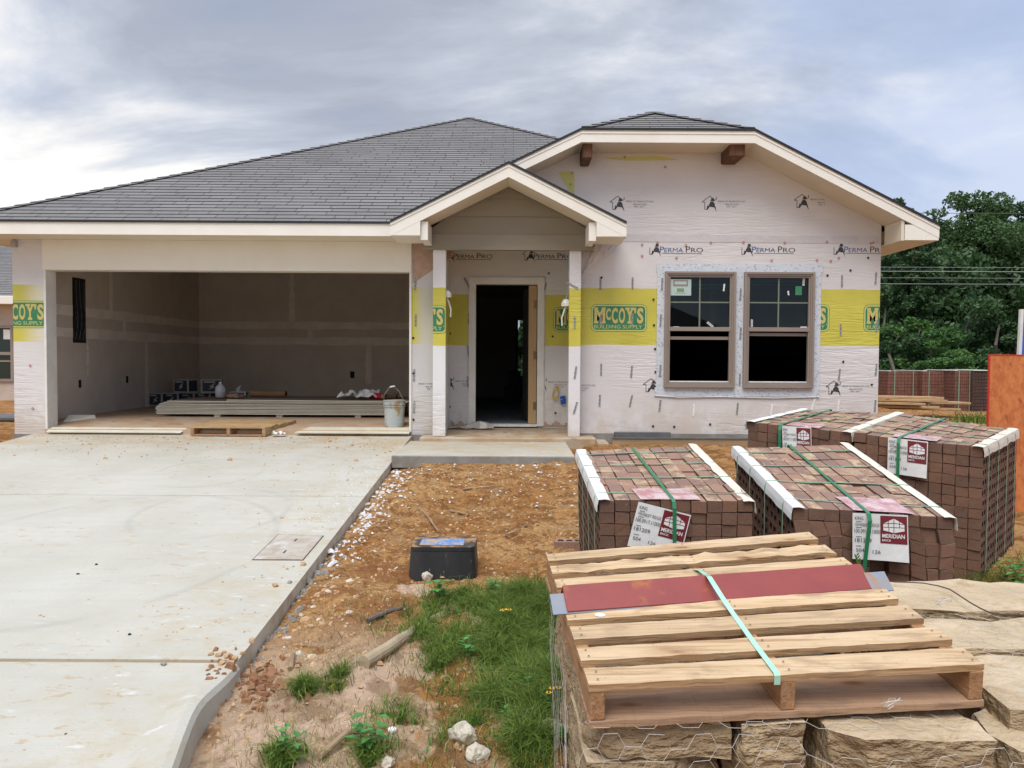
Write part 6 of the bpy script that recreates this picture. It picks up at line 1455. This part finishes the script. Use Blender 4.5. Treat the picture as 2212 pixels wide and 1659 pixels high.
for i in range(6):
    for k in range(12):
        a = x0+(x1-x0)*i/6; z = z1-.86+.86*k/12; m.box(a+.003, a+(x1-x0)/6-.003, 16.3, 17.2, z+.003, z+.068, 0, rr.random()*.9+.05)
        m.box(a+.014, a+.030, 16.297, 16.3, z+.02, z+.05, 1); m.box(a+.040, a+.056, 16.297, 16.3, z+.02, z+.05, 1)
o = m.build('bricks', [mat('far_core_brick', (.085, .05, .04), (.11, .06, .045), 9, bmp=.2), 'core'], t_); o['kind'] = 'stuff'
m = MB(); m.box(x0, x1, 16.28, 17.2, z1+.002, z1+.02); m.build('paper_strip', 'white', t_)
# lumber pile
specs = [(1885, 2040, 855, 14.6, 'top long plank of the lumber pile past the house corner'), (1885, 2048, 861, 14.5, 'second plank of the lumber pile'), (1890, 2098, 866, 14.9, 'long plank sticking out right from the lumber pile'), (1890, 2000, 868, 14.4, 'short plank low in the lumber pile'), (1888, 2030, 875, 14.5, 'bottom plank at the front of the lumber pile'), (1925, 2076, 879, 14.9, 'lowest plank reaching the weeds right of the pile')]
for px0, px1, py, Y, lab in specs:
    a, b = P(px0, py, Y), P(px1, py+3, Y-.1); m = MB(); m.hexa([a+V((0, 0, -.045)), b+V((0, 0, -.045)), b+V((-.1, .35, -.045)), a+V((0, .35, -.045)), a, b, b+V((-.1, .35, 0)), a+V((0, .35, 0))])
    tag(m.build('plank', 'lumber', bevel=.004), lab, 'plank', 'planks in the lumber pile')
m = MB(); a, b = P(1985, 905, 13.2), P(2100, 905, 13.2)
# weeds and strip of road beyond
m = MB()
for x0, x1, y0, y1, z in ((6, 60, 20.5, 26, .0),): m.box(x0, x1, y0, y1, -.05, .20)
rd = m.build('road', mat('far_road', (.30, .29, .27), (.34, .33, .31), 3, bmp=.2)); struct(rd); rd['label'] = 'pale road strip beyond the lumber'
rr = random.Random(9); pts = []
for (cx0, cy0, n_, s_) in ((8.6, 14.2, 260, 2.5), (9.6, 14.2, 300, 2.8), (10.5, 14.3, 200, 2.4), (7.9, 12.4, 160, 1.6), (9.3, 12.2, 220, 1.6), (8.2, 18.3, 400, 4), (6.9, 19.5, 500, 5), (7.4, 13.2, 90, 1.5)):
    for k in range(n_): pts.append((cx0+rr.gauss(0, .35), cy0+rr.gauss(0, .2), s_*rr.uniform(.5, 1)))
for k in range(3500): pts.append((rr.uniform(5.5, 40), rr.uniform(26.5, 40), 6))
o = blade_mesh('grass', pts, 'grass', '', 8, .04, .10, w=.012); o['kind'] = 'stuff'; o['label'] = 'tufts of weeds around the lumber pile and the verge'
# trees
def leafcloud(seed, blobs, n, size, flat=.6):
    rr = np.random.default_rng(seed); B = np.array(blobs); w = B[:, 3]**2; w = w/w.sum(); idx = rr.choice(len(B), n, p=w)
    d = rr.normal(size=(n, 3)); d /= np.linalg.norm(d, axis=1)[:, None]; r = rr.uniform(.45, 1.08, n)**.6
    c = B[idx, :3]+d*(B[idx, 3]*r)[:, None]*np.array([1, 1, .8])
    a = rr.normal(size=(n, 3)); a /= np.linalg.norm(a, axis=1)[:, None]; b = np.cross(a, rr.normal(size=(n, 3))); b /= np.linalg.norm(b, axis=1)[:, None]
    s = size*rr.uniform(.6, 1.3, n)[:, None]
    v_ = np.stack([c-a*s, c-b*s*.55, c+a*s, c+b*s*.55], 1).reshape(-1, 3)
    me = bpy.data.meshes.new('crown'); me.vertices.add(4*n); me.vertices.foreach_set('co', v_.ravel()); me.loops.add(4*n); me.loops.foreach_set('vertex_index', np.arange(4*n))
    me.polygons.add(n); me.polygons.foreach_set('loop_start', np.arange(0, 4*n, 4)); me.update(calc_edges=True)
    bt = rr.uniform(0, 1, len(B)); tone = np.clip(bt[idx]*.6+rr.uniform(0, .4, n), 0, 1); at = me.attributes.new('tone', 'FLOAT', 'FACE'); at.data.foreach_set('value', tone.astype(np.float32)); return me
def treemesh(seed, h, rad, kind):
    rr = random.Random(seed); blobs = []; tr = MB()
    base = {'pine': .42, 'broad': .22, 'bush': .0}[kind]
    nb = 84 if kind != 'bush' else 18
    wv = [V((0, 0, -.3)), V((rr.uniform(-.2, .2), 0, h*.3)), V((rr.uniform(-.4, .4), rr.uniform(-.3, .3), h*.62)), V((rr.uniform(-.4, .4), 0, h*.93))]
    tr.tube(wv, h*.017+.03, 8, 0, .03)
    for k in range(nb):
        f = base+(1-base)*(k+.5)/nb; prof = math.sin(min(1, (1-f)*1.7+.12)*math.pi*.5)*(.75 if kind == 'pine' else 1.0); prof *= (.55+.45*math.sin(min(1, (f-base)*5)*math.pi/2))
        a = rr.random()*6.283; q = rad*prof*rr.uniform(.25, 1.05); x, y = math.cos(a)*q, math.sin(a)*q; z = h*f+rr.uniform(-.2, .2)
        br = rad*rr.uniform(.13, .29)*(.7 if kind == 'pine' else 1)*(1 if f < .85 else .7); blobs.append((x, y, z, br))
        if k % 3 == 0 and kind != 'bush': tr.tube([V((wv[1].x*f, 0, z-.9)), V((x*.5, y*.5, z-.35)), V((x, y, z))], .05, 5, 0, .015)
    cm = leafcloud(seed, blobs, {'pine': 12000, 'broad': 17000, 'bush': 6000}[kind], {'pine': .10, 'broad': .11, 'bush': .065}[kind]*(1 if kind != 'bush' else 1))
    return tr, cm
protos = {}
def planttree(kind, seed, px, py_top, Y, label, name, grp, mt='leafA', rad=None, px_is_x=None):
    p = P(px, py_top, Y) if px_is_x is None else V((px_is_x, Y, py_top)); gb = g(p.x, Y); h = p.z-gb; key = (kind, seed % 4)
    H0 = {'pine': 11, 'broad': 11, 'bush': 2.4}[kind]; R0 = {'pine': 2.6, 'broad': 3.6, 'bush': 1.5}[kind]
    t = thing(name, label, 'tree' if kind != 'bush' else 'bush', (p.x, Y, gb), grp, rz=0); s = h/H0; sr = (rad/R0) if rad else s
    if key not in protos:
        tr, cm = treemesh(seed*13+5, H0, R0, kind); to = tr.build('trunk', 'bark', None); protos[key] = (to.data, cm); bpy.data.objects.remove(to)
    tm, cm = protos[key]
    rz = random.Random(seed*7+int(px)).random()*6.28
    for nm, d in (('trunk', tm), ('crown', cm)):
        o = bpy.data.objects.new(nm, d); COL.objects.link(o); o.parent = t; o.scale = (sr, sr, s); o.rotation_euler.z = rz
        if nm == 'crown':
            if not d.materials: d.materials.append(M['leafA'])
            o.material_slots[0].link = 'OBJECT'; o.material_slots[0].material = M[mt]
GT = 'trees of the dense wood beyond the road'
spec = [('pine', 1, 1948, 436, 40, 'dark pine whose tip shows just above the right roof edge', 2.6), ('pine', 2, 1975, 520, 38, 'pine with a bare pale trunk just right of the house corner', 2.4), ('broad', 3, 2080, 428, 42, 'tallest broad tree with an open crown top against the sky', 3.6, 'leafD'), ('broad', 4, 2150, 436, 41, 'tree with feathery top right of the tallest one', 3.4, 'leafD'), ('broad', 5, 2215, 444, 42, 'tree cut by the right picture edge', 3.6),
        ('broad', 6, 2030, 520, 44, 'shorter dark tree in the gap between pine and tallest tree', 3.4), ('broad', 7, 2290, 430, 43, 'tree just beyond the right frame', 3.8)]
for kd, sd, px, py, Y, lb, rd_, *mt_ in spec: planttree(kd, sd, px, py, Y, lb, 'pine_tree' if kd == 'pine' else 'broadleaf_tree', GT, rad=rd_, mt=mt_[0] if mt_ else 'leafA')
for k in range(12):
    px = 1880+k*45; planttree('broad', 8+k, px, 520+34*math.sin(k*1.7)+(50 if k < 3 else 0), 46+2*(k % 3), 'dark tree deep inside the wood behind the front row', 'broadleaf_tree', GT, rad=4.2)
for k in range(8): planttree('broad', 30+k, 0, 9+random.Random(k).random()*3, 44+k % 3, 'tree of the wood outside the right frame', 'broadleaf_tree', GT, rad=3.8, px_is_x=33+k*4.5)
BS = [(1925, 720, 31, 1.9, 'vine covered bush at the foot of the bare trunk'), (1985, 690, 33, 2.2, 'bright green rounded bush left of the dark gap'), (2020, 745, 30, 1.5, 'low bush in front of the dark gap in the wood'), (2110, 640, 34, 2.1, 'tall hanging bush right of the dark gap'), (2160, 690, 33, 2.2, 'bush behind the orange board'), (2215, 700, 33, 2.4, 'bush at the right picture edge'), (1900, 640, 35, 2.2, 'dark shrub directly behind the house corner'), (2070, 770, 31, 1.4, 'small shrub at the foot of the dark gap'), (2290, 690, 33, 2.6, 'bush outside the right frame')]
for k, (px, py, Y, rd_, lb) in enumerate(BS): planttree('bush', k+1, px, py, Y, lb, 'bush', 'bushes along the wood edge', mt='leafB' if k in (1, 2, 7) else 'leafA', rad=rd_)
# leafy undergrowth closing the wood
blobs = [(random.Random(k).uniform(16, 60), 37+random.Random(k+99).random()*10, random.Random(k+7).uniform(.5, 5.5), 1.6) for k in range(150)]
me = leafcloud(99, blobs, 60000, .16); me.materials.append(M['leafA']); o = bpy.data.objects.new('undergrowth', me); COL.objects.link(o); o['kind'] = 'stuff'; o['label'] = 'dark leafy undergrowth filling the wood'
# trees behind the house seen only through its back window, and low far line
for k in range(6): planttree('bush', 50+k, 0, 2.6, 27+k % 2, 'shrub behind the house, glimpsed through the back window', 'bush', 'shrubs behind the house', rad=2.2, px_is_x=-2+k*1.2)
# house across the street, mirrored in the window glass
t = thing('opposite_house', 'house across the street, mirrored in the upper window panes', 'house', (2, -24, -.7))
m = MB(); m.box(-6, 12, -30, -22, -.8, 2.3); m.build('wall', 'wrapN', t)
for x in (-2, 3.2, 8.5): m = MB(); m.box(x, x+1.6, -22, -21.95, .3, 1.8); m.build('window', 'dark', t)
m = MB(); m.box(-6.6, 12.6, -21.42, -21.4, 2.2, 2.42); m.build('fascia', 'trim', t)
m = MB(); m.faces([(-6.6, -21.4, 2.42), (12.6, -21.4, 2.42), (12.6, -30.6, 2.42), (-6.6, -30.6, 2.42), (-1.5, -26, 5.2), (7.5, -26, 5.2)], [(0, 4, 5, 1), (1, 5, 2), (2, 5, 4, 3), (3, 4, 0), (0, 1, 2, 3)]); m.build('roof', mat('opposite_roof', (.07, .07, .072), rough=.9, bmp=0), t)
m = MB(); m.faces([(-3.6, -20.6, 2.3), (3.4, -20.6, 2.3), (-.1, -20.6, 4.1), (-3.6, -24, 2.3), (3.4, -24, 2.3), (-.1, -25, 4.1)], [(0, 3, 5, 2), (2, 5, 4, 1)]); m.build('porch_roof', mat('opposite_porch', (.09, .09, .09), rough=.9, bmp=0), t)
m = MB(); m.prism([(-3.6, -20.58, 2.15), (-3.6, -20.58, 2.3), (-.1, -20.58, 4.1), (3.4, -20.58, 2.3), (3.4, -20.58, 2.15), (-.1, -20.58, 3.92)], (0, -.05, 0)); m.build('rake_fascia', 'trim', t)
# power lines
for k, (py, r_, lab) in enumerate(((577, .009, 'highest of the four lower power lines'), (586, .016, 'thick power line, second of the four'), (600, .009, 'third power line of the four'), (613, .013, 'lowest power line of the four'), (460, .012, 'single high wire above the tree tops'))):
    a, b = P(1890, py, 32), P(2400, py+2, 30); m = MB(); m.tube([lerp(a, b, q/12)-V((0, 0, .25*math.sin(math.pi*q/12)*0)) for q in range(-4, 30)], r_, 5)
    tag(m.build('power_line', 'wiregrey' if k != 4 else 'wired'), lab, 'power line', 'power lines crossing before the wood')
# neighbour house at the left
N = thing('neighbour_house', 'neighbouring wrapped house with grey shingle roof and taupe window, cut by the left edge', 'house', (-17, 24, 0))
Y = 20.0; xr = -11.0; xl = -22
zs = P(10, 656, Y-.5).z; zf = P(10, 640, Y-.5).z; zb_ = P(10, 872, Y).z
m = MB(); m.box(xl, xr, Y, Y+.15, zb_, zs+.1); m.build('wrapped_wall', 'wrapN', N)
m = MB(); m.box(xr-.15, xr, Y+.15, Y+9, zb_, zs); m.build('wrapped_wall', 'wrapN', N)
m = MB(); m.box(xl, xr+.4, Y-.5, Y-.48, zs, zf); m.build('fascia', 'trim', N)
m = MB(); m.box(xl, xr+.4, Y-.48, Y, zs, zs+.02); m.build('soffit', 'soffit', N)
m = MB(); zr = P(5, 541, Y+4).z; sl = (zr-zf)/4.3
courses(m, lambda s: (xl, Y-.5+s, zf+.02+sl*s), lambda s: (xr+.4-s*.7, Y-.5+s, zf+.02+sl*s), 0, 5.2, exp=.14, uvdir=(1, 0, 0)); ro = m.build('roof', ['shingle', 'dark'], N)
c = P(7, 566, Y+3.2); m = MB(); m.box(c.x-.25, c.x+.22, Y+2.9, Y+3.4, c.z-.12, c.z+.05); m.build('roof_vent', 'black', ro, bevel=.03)
m = MB(); a, b = P(-60, 770, Y).x, P(31, 770, Y).x; z0_, z1_ = P(10, 824, Y).z, P(10, 703, Y).z
for q in ((a, a+.07, z0_, z1_), (b-.07, b, z0_, z1_), (a+.07, b-.07, z1_-.07, z1_), (a+.07, b-.07, z0_, z0_+.07), (a+.07, b-.07, (z0_+z1_)/2-.04, (z0_+z1_)/2+.04)): m.box(q[0], q[1], Y-.05, Y+.02, q[2], q[3])
wn_ = m.build('window', 'wframe', N)
m = MB(); m.box(a+.07, b-.07, Y-.012, Y-.004, z0_+.07, z1_-.07); m.build('pane', mat('dark_pane', (.012, .025, .02), rough=.08, bmp=0), wn_)
m = MB(); c = P(15, 722, Y-.03); m.box(c.x-.1, c.x+.08, Y-.02, Y-.014, c.z-.13, c.z+.12); m.build('sticker', 'white', wn_)
m = MB(); c = P(8, 780, Y); m.box(c.x-.6, c.x+.2, Y-.03, Y-.015, c.z-.02, c.z+.02); m.build('sash_rail', 'wframe', wn_)
# dirt bank and black sheeting left of the driveway
m = MB(); c = P(20, 912, 13.5); m.obox((c.x, 13.5, gbase(c.x, 13.5)+.06), (.5, 0, 0), (0, .3, 0), (0, 0, .05)); tag(m.build('dark_sheeting', 'dkgrey', bevel=.03), 'folded dark sheeting on the ground at the left edge by the neighbour', 'sheeting')
# ================================================================== LIGHT AND SKY
w = bpy.data.worlds.new('World'); scn.world = w; w.use_nodes = True; nt = w.node_tree; nt.nodes.clear()
SUN_EL, SUN_AZ = 60, 200
out = nt.nodes.new('ShaderNodeOutputWorld')
sky = nt.nodes.new('ShaderNodeTexSky'); sky.sky_type = 'NISHITA'; sky.sun_disc = False; sky.sun_elevation = R(SUN_EL); sky.sun_rotation = R(SUN_AZ)
b1 = nt.nodes.new('ShaderNodeBackground'); b1.inputs[1].default_value = .08; nt.links.new(sky.outputs[0], b1.inputs[0])
tc = nt.nodes.new('ShaderNodeTexCoord'); sp = nt.nodes.new('ShaderNodeSeparateXYZ'); nt.links.new(tc.outputs['Generated'], sp.inputs[0])
# cloud deck: project the direction on a flat layer overhead so clouds flatten towards the horizon
zc = math_(nt, 'ADD', math_(nt, 'MAXIMUM', sp.outputs['Z'], 0), .20)
cx = nt.nodes.new('ShaderNodeCombineXYZ'); nt.links.new(math_(nt, 'DIVIDE', sp.outputs['X'], zc), cx.inputs[0]); nt.links.new(math_(nt, 'DIVIDE', sp.outputs['Y'], zc), cx.inputs[1])
mp = nt.nodes.new('ShaderNodeMapping'); nt.links.new(cx.outputs[0], mp.inputs[0]); mp.inputs['Location'].default_value = SKYLOC; mp.inputs['Scale'].default_value = (.75, .9, 1)
n1 = tex_noise(nt, mp.outputs[0], 1.25, 10, .57, .5)
nb = tex_noise(nt, mp.outputs[0], .33, 2, .5, 0)          # where the deck is thick or thin
mp2 = nt.nodes.new('ShaderNodeMapping'); nt.links.new(cx.outputs[0], mp2.inputs[0]); mp2.inputs['Location'].default_value = (3, 8, 2)
n2 = tex_noise(nt, mp2.outputs[0], .55, 6, .55, .4)
hi = math_(nt, 'SUBTRACT', 1.0, ramp(nt, sp.outputs['Z'], .10, .34))
val = math_(nt, 'ADD', math_(nt, 'ADD', math_(nt, 'MULTIPLY', n1, .75), math_(nt, 'MULTIPLY', nb, .55)), math_(nt, 'MULTIPLY', hi, .035))
cr = nt.nodes.new('ShaderNodeValToRGB'); nt.links.new(val, cr.inputs[0])
e = cr.color_ramp.elements; e[0].position = .50; e[0].color = (.31, .35, .45, 1); e[1].position = .86; e[1].color = (1.0, .99, .97, 1)
for p_, c_ in ((.57, (.37, .40, .47)), (.625, (.47, .505, .58)), (.665, (.60, .62, .67)), (.705, (.80, .79, .78)), (.745, (.95, .92, .87))): k = e.new(p_); k.color = c4(c_)
bl = math_(nt, 'MULTIPLY', ramp(nt, math_(nt, 'ADD', n2, math_(nt, 'MULTIPLY', sp.outputs['X'], .14)), .42, .62), .72)
blue = mixc(nt, bl, cr.outputs[0], (.37, .47, .69))
up = math_(nt, 'ADD', 1.0, math_(nt, 'MULTIPLY', ramp(nt, sp.outputs['Z'], .42, .95), SKYUP))
b2 = nt.nodes.new('ShaderNodeBackground'); nt.links.new(blue, b2.inputs[0]); nt.links.new(up, b2.inputs[1])
mx = nt.nodes.new('ShaderNodeMixShader'); mx.inputs[0].default_value = .9
nt.links.new(b1.outputs[0], mx.inputs[1]); nt.links.new(b2.outputs[0], mx.inputs[2]); nt.links.new(mx.outputs[0], out.inputs[0])
sd = bpy.data.lights.new('sun', 'SUN'); sd.energy = SUNE; sd.angle = R(38); sd.color = (1, .94, .84)
so = bpy.data.objects.new('sun', sd); COL.objects.link(so)
az = R(SUN_AZ); el = R(SUN_EL)
d = V((math.sin(az)*math.cos(el), math.cos(az)*math.cos(el), math.sin(el)))
so.rotation_euler = d.to_track_quat('Z', 'Y').to_euler(); so.location = (0, -5, 20)
scn.view_settings.view_transform = 'Standard'; scn.view_settings.look = 'None'; scn.view_settings.exposure = EXPO; scn.view_settings.gamma = 1
scn.render.engine = 'CYCLES'; scn.cycles.max_bounces = 6; scn.cycles.diffuse_bounces = 4; scn.cycles.transparent_max_bounces = 12
scn.render.film_transparent = False
